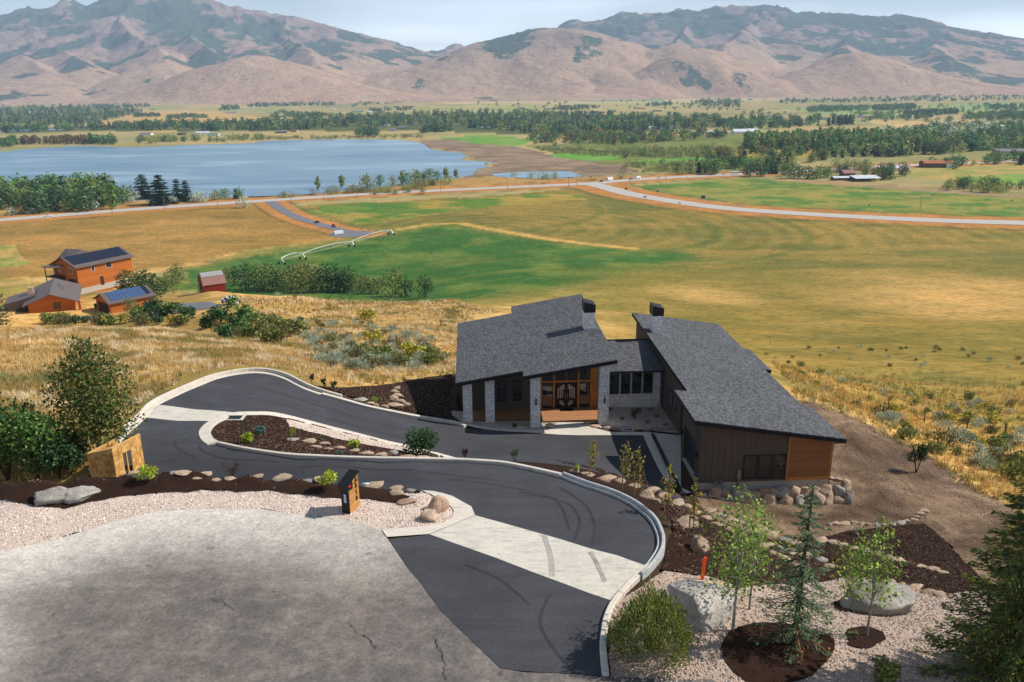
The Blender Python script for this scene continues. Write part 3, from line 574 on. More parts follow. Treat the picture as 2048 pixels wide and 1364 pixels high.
# ------------------------------------------------------------------ ground sheet
az = np.concatenate([np.arange(-80, -37, 1.0), np.arange(-37, 37, 0.12), np.arange(37, 81, 1.0)])
rr = np.concatenate([np.linspace(0.5, 12, 12)[:-1], np.geomspace(12, 140, 230)[:-1], np.geomspace(140, 1500, 200)[:-1], np.geomspace(1500, 16000, 60)])
AZ, RR = np.meshgrid(np.radians(az), rr); GX = (RR * np.sin(AZ)).ravel(); GY = (RR * np.cos(AZ)).ravel()
GZ = H(GX, GY)
for nm, P, mt, off, st in SHEETS:
    k = np.where(np.hypot(GX, GY) < 130)[0]; kk = k[inpoly(GX[k], GY[k], P)]; GZ[kk] = np.minimum(GZ[kk], H(GX[kk], GY[kk]) - 0.12)
hloc = GX * LX[0] + GY * LX[1]; hlc2 = GX * LY[0] + GY * LY[1]
k = (((hloc > -1.2) & (hloc < 10) & (hlc2 > 57.2) & (hlc2 < 76)) | ((hloc > 14) & (hloc < 22) & (hlc2 > 45.6) & (hlc2 < 76)) | ((hloc > 9) & (hloc < 15) & (hlc2 > 58.2) & (hlc2 < 70)))
GZ[k] = np.minimum(GZ[k], ZF - 0.6)
k = np.hypot(GX, GY) > 500
lk = np.zeros(len(GX), bool)
for P in (LAKE, POND, INLET): lk |= k & inpoly(GX, GY, vpoly(P))
GZ[lk] -= 1.2
na, nr = len(az), len(rr); I = np.arange(na * nr).reshape(nr, na)
GF = np.stack([I[:-1, :-1].ravel(), I[:-1, 1:].ravel(), I[1:, 1:].ravel(), I[1:, :-1].ravel()], 1)[:, ::-1]
me = mesh_np('ground', np.stack([GX, GY, GZ], 1), GF, 'land', smooth=True)
a = me.attributes.new('land', 'FLOAT_COLOR', 'POINT'); cc = np.ones((len(GX), 4), np.float32); cc[:, :3] = landcolor(GX, GY); cc[:, 3] = inpoly(GX, GY, vpoly([(760,404),(1185,374),(1280,402),(1500,428),(1840,447),(2300,465),(1900,500),(1500,520),(1260,500),(1000,462),(800,458),(700,452)])) * .8; a.data.foreach_set('color', cc.ravel())
tag(obj('ground', me), kind='structure', label='rolling golden hillside falling to the valley floor with green fields')

def sheet(name, P, mat, off, step, jag=0.0, zfun=None):
    P = [np.array(p, float) for p in P]; Q = []
    for a, b in zip(P, P[1:] + P[:1]):
        n = max(1, int(np.linalg.norm(b - a) / step))
        for i in range(n): Q.append(a + (b - a) * i / n)
    Q = np.array(Q); keep = [0]
    for i in range(1, len(Q)):
        if np.linalg.norm(Q[i] - Q[keep[-1]]) > 0.02: keep.append(i)
    Q = Q[keep]
    if jag:
        Q = Q + (np.stack([fbm(Q[:, 0] * 3, Q[:, 1] * 3, 2, 71), fbm(Q[:, 0] * 3, Q[:, 1] * 3, 2, 77)], 1) - .5) * jag
    nb = len(Q); x0, y0 = Q.min(0); x1, y1 = Q.max(0)
    gx, gy = np.meshgrid(np.arange(x0, x1, step), np.arange(y0, y1, step)); gx = gx.ravel(); gy = gy.ravel()
    k = inpoly(gx, gy, Q); gx = gx[k]; gy = gy[k]
    if len(gx):
        d = np.min(np.hypot(gx[:, None] - Q[None, :, 0], gy[:, None] - Q[None, :, 1]), axis=1); k = d > step * 0.45; gx = gx[k]; gy = gy[k]
    vv = [Vector(q) for q in Q] + [Vector(q) for q in zip(gx, gy)]
    out = delaunay_2d_cdt(vv, [(i, (i + 1) % nb) for i in range(nb)], [], 1, 1e-5)
    vo = np.array([(v.x, v.y) for v in out[0]]); fo = np.array([f for f in out[2] if len(f) == 3])
    z = (H(vo[:, 0], vo[:, 1]) if zfun is None else zfun(vo[:, 0], vo[:, 1])) + off
    e1 = vo[fo[:, 1]] - vo[fo[:, 0]]; e2 = vo[fo[:, 2]] - vo[fo[:, 0]]; fl = (e1[:, 0] * e2[:, 1] - e1[:, 1] * e2[:, 0]) < 0
    fo[fl] = fo[fl][:, ::-1]
    me = mesh_np(name, np.column_stack([vo, z]), fo, mat, smooth=True)
    return obj(name, me)
SH_LABEL = {'driveway': 'black asphalt hairpin driveway dropping to the house', 'driveway_apron': 'black asphalt apron meeting the turning circle', 'concrete_band': 'pale concrete band crossing the driveway entrance', 'concrete_kerb_ramp': 'pale curved concrete edge round the gravel corner', 'concrete_crossing': 'concrete band crossing the hairpin bend', 'turning_circle': 'worn dusty grey asphalt turning circle', 'gravel_bed': 'pinkish gravel verge beside the turning circle', 'mulch_bed': 'dark bark mulch bed above the driveway', 'island_bed': 'dark mulch bed inside the hairpin', 'slope_bed': 'dark mulch slope between driveway loop and garage', 'island_gravel': 'thin pinkish gravel strip along the island edge band', 'bank_bed': 'hidden mulch bank below the driveway kerb', 'gravel_slope': 'pinkish gravel under the young trees', 'dirt_track': 'bare brown dirt track round the garage wing', 'court_gravel': 'shaded gravel court between the two wings', 'front_gravel': 'gravel strip under the porch pillars', 'mulch_house': 'dark mulch bed beside the house', 'front_walk': 'pale concrete walk and garage apron'}
for nm, P, mt, off, st in SHEETS:
    o = sheet(nm, P, mt, off, st, jag=0.35 if mt in ('mulch', 'gravel', 'gravel_tan_shaded', 'dirt') else (0.12 if nm == 'turning_circle' else 0))
    tag(o, kind='structure', label=SH_LABEL[nm])
    if nm == 'turning_circle':   # pale dust swept to the rim of the circle
        me = o.data; vc = np.empty(len(me.vertices) * 3, np.float32); me.vertices.foreach_get('co', vc); vc = vc.reshape(-1, 3)
        rim = np.array([p[:2] for p in CIRC[:14]]); d = np.min(np.hypot(vc[:, 0, None] - rim[None, :, 0], vc[:, 1, None] - rim[None, :, 1]), axis=1)
        seg = np.full(len(vc), 1e9)
        for a_, b_ in zip(rim[:-1], rim[1:]):
            ab = b_ - a_; tt = np.clip(((vc[:, :2] - a_) @ ab) / (ab @ ab), 0, 1); seg = np.minimum(seg, np.linalg.norm(vc[:, :2] - a_ - tt[:, None] * ab, axis=1))
        at_ = me.attributes.new('dust', 'FLOAT', 'POINT'); at_.data.foreach_set('value', (1.0 * (1 - sstep(0.2, 5.2, seg)) * (.55 + .45 * sstep(-2, -12, vc[:, 0]))).astype(np.float32))

# ------------------------------------------------------------------ lake, highways
for nm, P, lb in (('lake', LAKE, 'wide blue lake beyond the highway'), ('pond', POND, 'shallow pond on the mud flats'), ('lake_inlet', INLET, 'narrow lake inlet behind the shore trees')):
    tag(sheet(nm, smooth_xy(vpoly(P) + vpoly(P)[:1], 4)[:-1], 'lake_water', -80.25, 60 if nm != 'pond' else 25, zfun=lambda x, y: np.zeros(len(x))), kind='structure', label=lb)
def road(name, line, hw, mat, off, label):
    P, nr_ = ribbon(line, hw); n = len(P); V = []; F_ = []
    for p, q in zip(P, nr_):
        for s in (-1, 1):
            x, y = p[0] + q[0] * hw * s, p[1] + q[1] * hw * s; V.append((x, y, max(Hs(x, y), -80) + off))
    for i in range(n - 1): F_.append((2 * i, 2 * i + 1, 2 * i + 3, 2 * i + 2))
    o = obj(name, mesh_np(name, V, F_, mat)); tag(o, kind='structure', label=label); return P, nr_
simple('paint_white', '#dedbd2'); simple('paint_yellow', '#d9b648')
hw1, hn1 = road('highway', *ROADS_C[0], 'road_grey', 0.10, 'pale grey valley highway along the lake')
hw2, hn2 = road('highway_branch', *ROADS_C[1], 'road_grey', 0.14, 'pale grey highway branch curving across the fields')
sw, sn = road('side_road', *SIDE, 'road_side', 0.18, 'grey side road leaving the highway')
tag(sheet('side_road_pad', vpoly([(655,470),(690,461),(740,464),(748,470),(715,476),(670,477)]), 'road_side', 0.14, 12), kind='structure', label='grey parking pad at the end of the side road')
def lane(name, P, nr_, o, w, mat, a, b):
    V = []; F_ = []
    for i in range(a, b):
        for s in (-.5, .5): V.append((P[i, 0] + nr_[i, 0] * (o + w * s), P[i, 1] + nr_[i, 1] * (o + w * s), Hs(P[i, 0], P[i, 1]) + .22))
    for i in range(b - a - 1): F_.append((2 * i, 2 * i + 1, 2 * i + 3, 2 * i + 2))
    tag(obj(name, mesh_np(name, V, F_, mat)), kind='structure')
for P, n_ in ((hw1, hn1), (hw2, hn2)):
    L = len(P); lane('edge_line', P, n_, 4.6, .3, 'paint_white', 8, L - 8); lane('edge_line', P, n_, -4.6, .3, 'paint_white', 8, L - 8); lane('centre_line', P, n_, 0, .35, 'paint_yellow', 8, L - 8)
# ------------------------------------------------------------------ mountains
def mtn_mat():
    t = NT('mountain'); a = t.attr('land').outputs['Color']; v = t.coord()
    n1 = t.noise(0.012, v, 8, 0.65); n2 = t.noise(0.05, v, 6, 0.7)
    c = t.mix(a, t.ramp(n1, [(0.3, (.72, .72, .74)), (0.5, (1, 1, 1)), (0.72, (1.2, 1.15, 1.1))]), 0.9, 'MULTIPLY')
    dots = t.ramp(t.noise(0.03, v, 3, 0.5), [(0.64, (1, 1, 1)), (0.68, (.5, .55, .48))])
    c = t.mix(c, dots, 0.7, 'MULTIPLY')
    c = t.mix(c, t.ramp(n2, [(0.3, (.7, .7, .7)), (0.7, (1.2, 1.2, 1.2))]), 0.8, 'MULTIPLY')
    sm = t.attr('land').outputs['Alpha']; fn = t.math('ADD', t.math('MULTIPLY', t.noise(0.011, v, 7, .7), .6), t.math('MULTIPLY', t.noise(0.045, v, 4, .7), .4))
    mk = t.ramp(t.math('SUBTRACT', t.math('ADD', fn, sm), 1.0), [(0.0, (0, 0, 0)), (0.07, (1, 1, 1))])
    c = t.mix(c, t.mix(lin('#3d4c3a'), lin('#525f4c'), n1), mk)
    t.color(c); t.b.inputs['Roughness'].default_value = 1; t.b.inputs['Specular IOR Level'].default_value = 0.02
    t.bump(n1, 0.7, 40)
mtn_mat()
RIDGES = [ # (pixel ridge, depth at each end, foot width, sharpness)
 ([(-600,95),(-300,60),(-120,38),(0,24),(60,16),(110,6),(170,-8),(240,-24),(320,-30),(390,-14),(437,4),(480,15),(515,25),(555,33),(580,34),(600,48),(630,60),(670,72),(720,88),(760,104),(810,118),(850,134)], 9300, 8600, 3900, 1.35),
 ([(240,-24),(255,10),(245,45),(300,80),(330,120)], 9200, 6300, 900, 1.2),
 ([(437,4),(395,38),(370,70),(420,98)], 8900, 6900, 900, 1.2),
 ([(0,24),(-10,60),(30,100),(90,140)], 9300, 6300, 1100, 1.2),
 ([(580,34),(560,58),(600,85),(640,110)], 8700, 6900, 700, 1.2),
 ([(110,6),(150,50),(120,90),(180,130)], 9200, 6400, 800, 1.2),
 ([(330,187),(400,152),(450,126),(500,112),(540,122),(600,145),(660,166),(720,182)], 5900, 5700, 900, 1.0),
 ([(560,150),(600,136),(650,131),(700,150),(760,172)], 6600, 6400, 700, 1.0),
 ([(690,182),(730,165),(770,158),(800,172)], 6100, 6100, 450, 1.0),
 ([(640,92),(700,88),(760,98),(800,103),(830,104),(850,100),(880,98),(905,90),(935,95),(965,91),(1000,82),(1040,76),(1100,90)], 11000, 10600, 2000, 1.2),
 ([(905,90),(880,112),(850,135)], 10700, 9000, 800, 1.1),
 ([(740,192),(790,172),(840,150),(900,124),(960,100),(1010,80),(1060,65),(1098,57),(1140,59),(1185,73),(1225,97),(1265,120),(1295,148),(1330,180)], 6700, 6600, 1500, 1.0),
 ([(1098,57),(1085,95),(1110,140),(1130,185)], 6700, 5600, 750, 1.0),
 ([(1140,59),(1200,110),(1260,160)], 6700, 5700, 600, 1.0),
 ([(1060,62),(1110,52),(1140,45),(1180,40),(1220,30),(1265,24),(1320,22),(1380,25),(1430,18),(1480,14),(1520,9),(1548,8),(1572,13),(1605,22),(1640,28),(1672,26),(1715,31),(1760,32),(1800,31),(1832,38),(1862,56),(1895,68),(1940,79),(1965,80),(1995,93),(2025,106),(2070,128),(2160,152),(2400,180)], 10000, 8600, 3700, 1.3),
 ([(1548,8),(1520,45),(1480,70),(1440,110)], 9700, 6700, 900, 1.15),
 ([(1672,26),(1700,60),(1690,95),(1720,112)], 9500, 6400, 900, 1.15),
 ([(1832,38),(1870,80),(1880,115)], 9300, 6900, 800, 1.15),
 ([(1380,25),(1370,60),(1330,100)], 9900, 7300, 900, 1.15),
 ([(1290,125),(1330,98),(1378,87),(1412,93),(1460,112),(1515,132),(1560,155)], 6400, 6200, 800, 1.0),
 ([(1275,178),(1320,138),(1365,110),(1412,108),(1462,130),(1520,155),(1550,180)], 5900, 5800, 650, 1.0),
 ([(1540,188),(1590,158),(1640,134),(1690,113),(1705,107),(1745,117),(1800,135),(1860,150),(1930,164),(2000,176)], 6000, 5900, 800, 1.0),
 ([(1920,92),(1960,86),(1990,88),(2020,95),(2048,92),(2110,82),(2250,90),(2500,120)], 11300, 11000, 1500, 1.2),
]
az2 = np.concatenate([np.arange(-42, -35, 0.5), np.arange(-35, 35, 0.1), np.arange(35, 42, 0.5)]); rr2 = np.concatenate([np.linspace(4900, 10400, 200), np.linspace(10450, 11900, 40)])
AZ, RR = np.meshgrid(np.radians(az2), rr2); mx_ = (RR * np.sin(AZ)).ravel(); my_ = (RR * np.cos(AZ)).ravel()
foot = np.zeros(len(mx_)); best = np.zeros(len(mx_)); relh = np.zeros(len(mx_))
wxm = mx_ + (fbm(mx_ / 700, my_ / 700, 4, 101) - .5) * 260; wym = my_ + (fbm(mx_ / 700, my_ / 700, 4, 131) - .5) * 260
for pts, d0, d1, wd, ex in RIDGES:
    n = len(pts); P = np.array([atdepth(x, y, d0 + (d1 - d0) * i / (n - 1)) for i, (x, y) in enumerate(pts)])
    for a_, b_ in zip(P[:-1], P[1:]):
        ab = (b_ - a_)[:2]; L2 = ab @ ab
        for (qx, qy, wgt) in ((wxm, wym, 1),):
            tt = np.clip(((qx - a_[0]) * ab[0] + (qy - a_[1]) * ab[1]) / L2, 0, 1)
            d = np.hypot(qx - a_[0] - tt * ab[0], qy - a_[1] - tt * ab[1]); zr = a_[2] + tt * (b_[2] - a_[2]) + 80
            h = zr * np.clip(1 - d / wd, 0, 1) ** ex if ex > 1.05 else zr * (.5 + .5 * np.cos(np.pi * np.clip(d / wd, 0, 1)))
            foot = np.where(h > best, 1.0 if ex < 1.05 else 0.0, foot); best = np.maximum(best, h)
rid = 1 - np.abs(2 * fbm(wxm / 520, wym / 520, 5, 151) - 1); rid2 = 1 - np.abs(2 * fbm(wxm / 170, wym / 170, 4, 171) - 1)
env = best / 900.0
mz = best * (1 - .24 * (1 - rid) * (1 - .6 * foot) * np.clip(best / 450, .25, 1)) - (1 - rid2) * 42 * (1 - .5 * foot) * np.clip(env * 1.6, 0, 1) + (fbm(mx_ / 60, my_ / 60, 3, 191) - .5) * 10 * np.clip(env * 2, 0, 1)
mz = mz + best * (0.05 - .02 * foot)
mzz = np.where(best > 2, mz - 80, -84 - 0 * mz)
h01 = np.clip(best / 800, 0, 1.2)
s1 = fbm(mx_ / 420, my_ / 420, 5, 201); s2 = fbm(mx_ / 130, my_ / 130, 4, 211)
scrub = .30 + .42 * sstep(.40, .66, s1 * .5 + s2 * .3 + h01 * .16 + (1 - rid) * .36 - .04 - .13 * foot * (1 - sstep(.35, .6, h01)))
rock = sstep(.52, .66, fbm(mx_ / 210, my_ / 210, 5, 221) * .7 + h01 * .22)
tan = np.array(lin('#c7a585')); tan2 = np.array(lin('#aa8872')); gs = np.array(lin('#47523a')); rk = np.array(lin('#86706a'))
q = fbm(mx_ / 300, my_ / 300, 4, 231)[:, None]; mc = tan * (1 - q) + tan2 * q; up_ = (sstep(.25, .75, h01) * .65)[:, None]; mc = mc * (1 - up_) + np.array(lin('#8c7a78')) * up_
mc = mc * (1 - rock[:, None] * .7) + rk * rock[:, None] * .7
na, nr = len(az2), len(rr2); I = np.arange(na * nr).reshape(nr, na)
GF = np.stack([I[:-1, :-1].ravel(), I[:-1, 1:].ravel(), I[1:, 1:].ravel(), I[1:, :-1].ravel()], 1)[:, ::-1]
me = mesh_np('mountains', np.stack([mx_, my_, mzz], 1), GF, 'mountain', smooth=True)
a = me.attributes.new('land', 'FLOAT_COLOR', 'POINT'); cc = np.ones((len(mx_), 4), np.float32); cc[:, :3] = mc; cc[:, 3] = scrub; a.data.foreach_set('color', cc.ravel())
tag(obj('mountains', me), kind='structure', label='dry brown mountains with dark scrub beyond the valley')
# ------------------------------------------------------------------ haze
t = NT('haze'); t.t.nodes.remove(t.b); pv = t.n('VolumePrincipled'); pv.inputs['Color'].default_value = (0.58, 0.77, 1.0, 1); pv.inputs['Density'].default_value = 7.5e-5
pv.inputs['Anisotropy'].default_value = 0.0; t.l(pv.outputs[0], t.o.inputs['Volume'])
tag(MB().box(-11500, 11500, -400, 12000, -90, 1150).build('haze', 'haze'), kind='stuff', label='thin blue haze filling the valley air')
# ------------------------------------------------------------------ kerbs
def kerb(name, P, off, wd, h, label, side=1, seg=2.4, mat='concrete_pale', drop=0.5):
    """sweep a kerb along world points P (x,y,level); off/wd measured to the given side"""
    P = catmull(P, 5); P = resample(P, 0.4); d = np.gradient(P[:, :2], axis=0); d /= np.linalg.norm(d, axis=1)[:, None]
    n = np.stack([d[:, 1], -d[:, 0]], 1) * side
    root = empty(name, P[0]); tag(root, kind='structure', label=label)
    A_ = P[:, :2] + n * off; B_ = P[:, :2] + n * (off + wd); z = P[:, 2] + 0.03
    s = np.concatenate([[0], np.cumsum(np.linalg.norm(np.diff(P[:, :2], axis=0), axis=1))]); nseg = max(1, int(round(s[-1] / seg)))
    for q in range(nseg):
        t = np.linspace(s[-1] * q / nseg + .012, s[-1] * (q + 1) / nseg - .012, 7)
        ax, ay, bx, by, zz = [np.interp(t, s, v) for v in (A_[:, 0], A_[:, 1], B_[:, 0], B_[:, 1], z)]
        mb = MB(); V = []; b = .025
        for i in range(7):
            cx, cy_ = ax[i], ay[i]; ex, ey = bx[i], by[i]; ux, uy = (ex - cx) / wd * b, (ey - cy_) / wd * b
            V += [(cx, cy_, zz[i] - drop), (cx, cy_, zz[i] + h - b), (cx + ux, cy_ + uy, zz[i] + h), (ex - ux, ey - uy, zz[i] + h), (ex, ey, zz[i] + h - b), (ex, ey, zz[i] - drop)]
        Fs = []
        for i in range(6):
            for k in range(5): a0 = i * 6 + k; Fs.append((a0, a0 + 1, a0 + 7, a0 + 6) if side < 0 else (a0 + 6, a0 + 7, a0 + 1, a0))
        Fs += [tuple(range(6)), tuple(range(36 + 5, 36 - 1, -1))] if side > 0 else [tuple(range(5, -1, -1)), tuple(range(36, 42))]
        V = [(x - root.location.x, y - root.location.y, z_ - root.location.z) for x, y, z_ in V]
        mb.add(V, Fs).build('kerb_segment', mat, root)
    return root
kerb('island_kerb', A_UF, 0.0, 0.2, 0.16, 'pale concrete kerb along the upper driveway above the slope', 1)
kerb('hairpin_kerb', A_ARC[1:] + A_LN[1:], 0.0, 0.64, 0.05, 'broad pale concrete edge band round the hairpin island', 1, mat='concrete_pale')
kerb('lower_kerb', A_LF[:7][::-1], 0.0, 0.28, 0.16, 'pale kerb beside the mulch bed near the house', -1)
kerb('bend_gutter', A_LF[6:][::-1], 0.0, 0.34, 0.05, 'pale concrete gutter round the outer hairpin bend', -1)
kerb('bend_wall', A_LF[5:16][::-1], 0.36, 0.17, 0.30, 'low concrete wall behind the outer bend gutter', -1)
kerb('loop_gutter', A_RW, 0.0, 0.07, 0.12, 'low inner kerb of the driveway loop', -1, mat='concrete_grey')
kerb('loop_trough', A_RW, 0.07, 0.09, 0.05, 'shaded trough between the loop kerbs', -1, mat='concrete_grey')
kerb('loop_wall', A_RW + W([(1270, 1152, -.1)]), 0.16, 0.13, 0.22, 'tall pale concrete wall round the driveway loop', -1, mat='concrete_grey', drop=1.2)
kerb('apron_kerb', W([(1292, 1133, -.1), (1255, 1168, -.08), (1224, 1203, -.05), (1208, 1235, 0), (1202, 1262, 0), (1199, 1300, 0), (1204, 1354, 0)]), 0.0, 0.2, 0.12, 'pale kerb between asphalt apron and gravel', -1)
# trench drain along the garage apron, gutter grates
simple('black_metal', '#1b1b1d', 0.5, 0.1, 4, 0.4, 0.5); simple('grey_metal', '#8b8d8e', 0.45, 0.1, 4, 0.6, 0.5)
d0, d1 = atz(1305, 869, ZF), atz(1361, 983, ZF)
mb = MB(); dv = (d1 - d0)[:2]; dv /= np.linalg.norm(dv); nv = np.array([-dv[1], dv[0]]) * .12
mb.prism([d0[:2] - nv, d1[:2] - nv, d1[:2] + nv, d0[:2] + nv], ZF + .02, ZF + .085); tag(mb.build('trench_drain', 'black_metal'), 'long black slotted drain across the garage apron', 'drain')
def grate(px, py, w_, l_, label, rz=0.0):
    p = hit(px, py); r = empty('drain_grate', (p[0], p[1], p[2] + .06), rz); tag(r, label, 'drain')
    MB().box(-w_, w_, -l_, l_, 0, .05).build('frame', 'concrete_pale', r); MB().box(-w_ * .72, w_ * .72, -l_ * .7, l_ * .7, .05, .06).build('grating', 'black_metal', r)
grate(469, 838, .62, .42, 'square storm drain grate at the hairpin island corner')
grate(1256, 862, .38, .2, 'small drain grate in the walk by the shaded court')
# tyre scuffs
def scuff(pts, wd, seed, mat=None):
    P = catmull([hit(*p) for p in pts], 8); d = np.gradient(P[:, :2], axis=0); d /= np.linalg.norm(d, axis=1)[:, None]; n = np.stack([-d[:, 1], d[:, 0]], 1); mb = MB()
    for k in (-1.5, -.5, .5, 1.5)[::1 if seed < 4 else 2]:
        V = []
        for i in range(len(P)):
            for s_ in (-.28, .28): x, y = P[i, :2] + n[i] * wd / 4 * (k + s_); V.append((x, y, Hs(x, y) + .05))
        mb.add(V, [(2 * i, 2 * i + 1, 2 * i + 3, 2 * i + 2) for i in range(len(P) - 1)])
    tag(mb.build('tyre_mark', mat if mat else 'tyre_mark_pale' if seed < 4 else 'tyre_mark'), kind='structure', label='dark tyre scuff on the driveway')
scuff([(1088,1072), (1100,1110), (1105,1155)], .22, 1)
scuff([(1180,1105), (1195,1130), (1210,1165)], .16, 3); scuff([(1150,1350), (1100,1290), (1080,1240), (1100,1190)], .12, 4); scuff([(930,1130), (1000,1160), (1060,1210)], .12, 5)
scuff([(440,870), (400,895), (450,918), (560,925)], .16, 6); scuff([(1120,975), (1170,1010), (1190,1050), (1185,1090)], .14, 8); scuff([(1040,985), (1130,1005), (1160,1040), (1150,1080)], .14, 9); scuff([(900,960), (1020,975), (1110,1000), (1140,1060)], .12, 10); scuff([(600,935), (750,940), (900,950), (1000,962)], .14, 13); scuff([(500,770), (600,800), (720,838), (850,872)], .14, 14); scuff([(470,790), (560,810), (690,848), (830,882)], .14, 15)
scuff([(380,862), (350,890), (400,925)], .14, 7)

for cr_ in ([(872,1280),(876,1296),(888,1312),(893,1332),(889,1350),(893,1363)], [(700,1250),(716,1268),(740,1280),(752,1300)], [(420,1200),(450,1207),(470,1222)]):
    P = resample([hit(*p) for p in cr_], .12); P[:, :2] += rng.normal(0, .03, (len(P), 2)); mb = MB(); V = []
    for i in range(len(P)): w_ = rng.uniform(.006, .018); V += [(P[i, 0] - w_, P[i, 1], P[i, 2] + .045), (P[i, 0] + w_, P[i, 1] + w_ * .3, P[i, 2] + .045)]
    mb.add(V, [(2 * i, 2 * i + 1, 2 * i + 3, 2 * i + 2) for i in range(len(P) - 1)]); tag(mb.build('pavement_crack', 'tyre_mark'), kind='structure', label='dark crack in the old turning circle')
# ------------------------------------------------------------------ the modern house
def shingle_mat(name, rot):
    t = NT(name); v = t.coord(rot=(0, 0, rot)); br = t.n('TexBrick', Scale=1.0); t.l(v, br.inputs['Vector'])
    br.inputs['Brick Width'].default_value = .26; br.inputs['Row Height'].default_value = .14; br.inputs['Mortar Size'].default_value = .012; br.inputs['Mortar Smooth'].default_value = .3
    br.inputs['Color1'].default_value = c4(lin('#46474a')); br.inputs['Color2'].default_value = c4(lin('#6a6b6e')); br.inputs['Mortar'].default_value = c4(lin('#242526'))
    c = t.mix(br.outputs['Color'], t.ramp(t.noise(11, v, 4, .7), [(0.3, (.72, .72, .73)), (0.7, (1.25, 1.25, 1.26))]), .8, 'MULTIPLY')
    c = t.mix(c, t.ramp(t.noise(.35, v, 4), [(0.3, (.9, .9, .9)), (0.7, (1.1, 1.1, 1.1))]), .8, 'MULTIPLY')
    t.color(c); t.b.inputs['Roughness'].default_value = .9; t.bump(br.outputs['Fac'], -.5, .02)
shingle_mat('shingles_side', R_(90)); shingle_mat('shingles_front', 0)
def stone_mat():
    t = NT('stone_veneer'); c0 = t.n('TexCoord'); sx = t.n('SeparateXYZ'); t.l(c0.outputs['Object'], sx.inputs[0]); cb = t.n('CombineXYZ')
    t.l(t.math('ADD', sx.outputs[0], sx.outputs[1]), cb.inputs[0]); t.l(sx.outputs[2], cb.inputs[1])
    br = t.n('TexBrick', Scale=1.0, _offset=.37, _squash=1.3, _squash_frequency=3); t.l(cb.outputs[0], br.inputs['Vector'])
    br.inputs['Brick Width'].default_value = .34; br.inputs['Row Height'].default_value = .17; br.inputs['Mortar Size'].default_value = .016; br.inputs['Mortar Smooth'].default_value = .2
    br.inputs['Color1'].default_value = c4(lin('#dcd7d2')); br.inputs['Color2'].default_value = c4(lin('#f6f3ef')); br.inputs['Mortar'].default_value = c4(lin('#a39d98'))
    k = t.mix(br.outputs['Color'], t.ramp(t.noise(5, cb.outputs[0], 6, .7), [(0.3, (.88, .87, .87)), (0.7, (1.1, 1.1, 1.1))]), .9, 'MULTIPLY')
    t.color(k); t.bump(t.math('ADD', t.math('MULTIPLY', br.outputs['Fac'], -1.0), t.noise(9, cb.outputs[0], 5, .7)), .4, .03)
stone_mat()
def wood_mat(name, c1, c2, bw=.13, axis=2, lines=True):
    t = NT(name); c0 = t.n('TexCoord'); sx = t.n('SeparateXYZ'); t.l(c0.outputs['Object'], sx.inputs[0])
    q = t.math('DIVIDE', sx.outputs[axis], bw); fr = t.math('FRACT', q); fl = t.math('FLOOR', q)
    v = t.coord(scale=(1.2, 1.2, 14) if axis == 2 else ((14, 1.2, 1.2) if axis == 0 else (1.2, 14, 1.2)))
    g = t.noise(3.0, v, 6, .65, .6); cmb = t.n('CombineXYZ'); t.l(fl, cmb.inputs[0]); wn = t.n('TexWhiteNoise'); t.l(cmb.outputs[0], wn.inputs['Vector'])
    k = t.ramp(g, [(0.3, lin(c1)), (0.7, lin(c2))])
    k = t.mix(k, t.ramp(wn.outputs['Value'], [(0, (.78, .76, .74)), (1, (1.18, 1.15, 1.12))]), .9, 'MULTIPLY')
    if lines: k = t.mix(k, t.ramp(fr, [(0.0, (.3, .28, .26)), (0.09, (1, 1, 1))]), .85, 'MULTIPLY')
    t.color(k); t.b.inputs['Roughness'].default_value = .65
    if lines: t.bump(t.math('GREATER_THAN', fr, .07), .5, .015)
wood_mat('cedar', '#a8682f', '#c98a48'); wood_mat('cedar_trim', '#a8702f', '#c48b45', .2, 2, False); wood_mat('cedar_dark', '#8a5a34', '#a9764a', .12)
wood_mat('deck', '#9b6a45', '#bd8a63', .14, 1); wood_mat('deck_step', '#b08560', '#cfa684', .12, 0)
simple('siding_dark', '#62564d', .75, .08, 2.0); simple('batten_dark', '#675b52', .75, .08, 3.0); simple('fascia_dark', '#211f1f', .6, .1); simple('frame_dark', '#1d1b1a', .5, .1); simple('frame_pale', '#8f8b86', .5, .05)
simple('garage_door', '#2b2a2b', .45, .08, 2); simple('soffit', '#5b4331', .7, .1)
t = NT('glass'); t.color((.012, .016, .02)); t.b.inputs['Roughness'].default_value = .04; t.b.inputs['Specular IOR Level'].default_value = .9; t.bump(t.noise(.7, t.coord(), 2), .04, .05)
t = NT('glass_pattern'); t.color(lin('#b9b4ae')); t.b.inputs['Roughness'].default_value = .2
house = empty('modern_house', (0, 0, ZF), YAW); tag(house, 'dark modern house with shed roofs, white stone pillars and chimneys', 'house')
rl = lambda x: 3.579 + .1584 * x          # roof planes (local)
rw = lambda x: 6.511 - .16024 * x
def shed(name, poly, fz, th, mat):
    top = MB().prism(poly, [fz(p[0]) - .06 for p in poly], [fz(p[0]) for p in poly]).build(name, mat, house)
    MB().prism([(p[0] * .9999, p[1]) for p in poly], [fz(p[0]) - th for p in poly], [fz(p[0]) - .063 for p in poly]).build('fascia', 'fascia_dark', top)
    return top
PL = [(-1.25, 55.1), (3.52, 55.1), (3.52, 54.0), (10.08, 54.0), (10.1, 73.0), (3.65, 72.9), (3.6, 70.6), (-1.25, 70.4)]
PWG = [(13.07, 44.63), (22.42, 44.63), (22.3, 49.8), (21.75, 49.85), (21.8, 57.25), (22.33, 57.25), (22.36, 62.3), (21.87, 62.45), (21.92, 69.5), (14.15, 69.6), (13.99, 49.9), (13.1, 49.8)]
shed('roof', PL, rl, .30, 'shingles_side'); shed('roof', PWG, rw, .30, 'shingles_side')
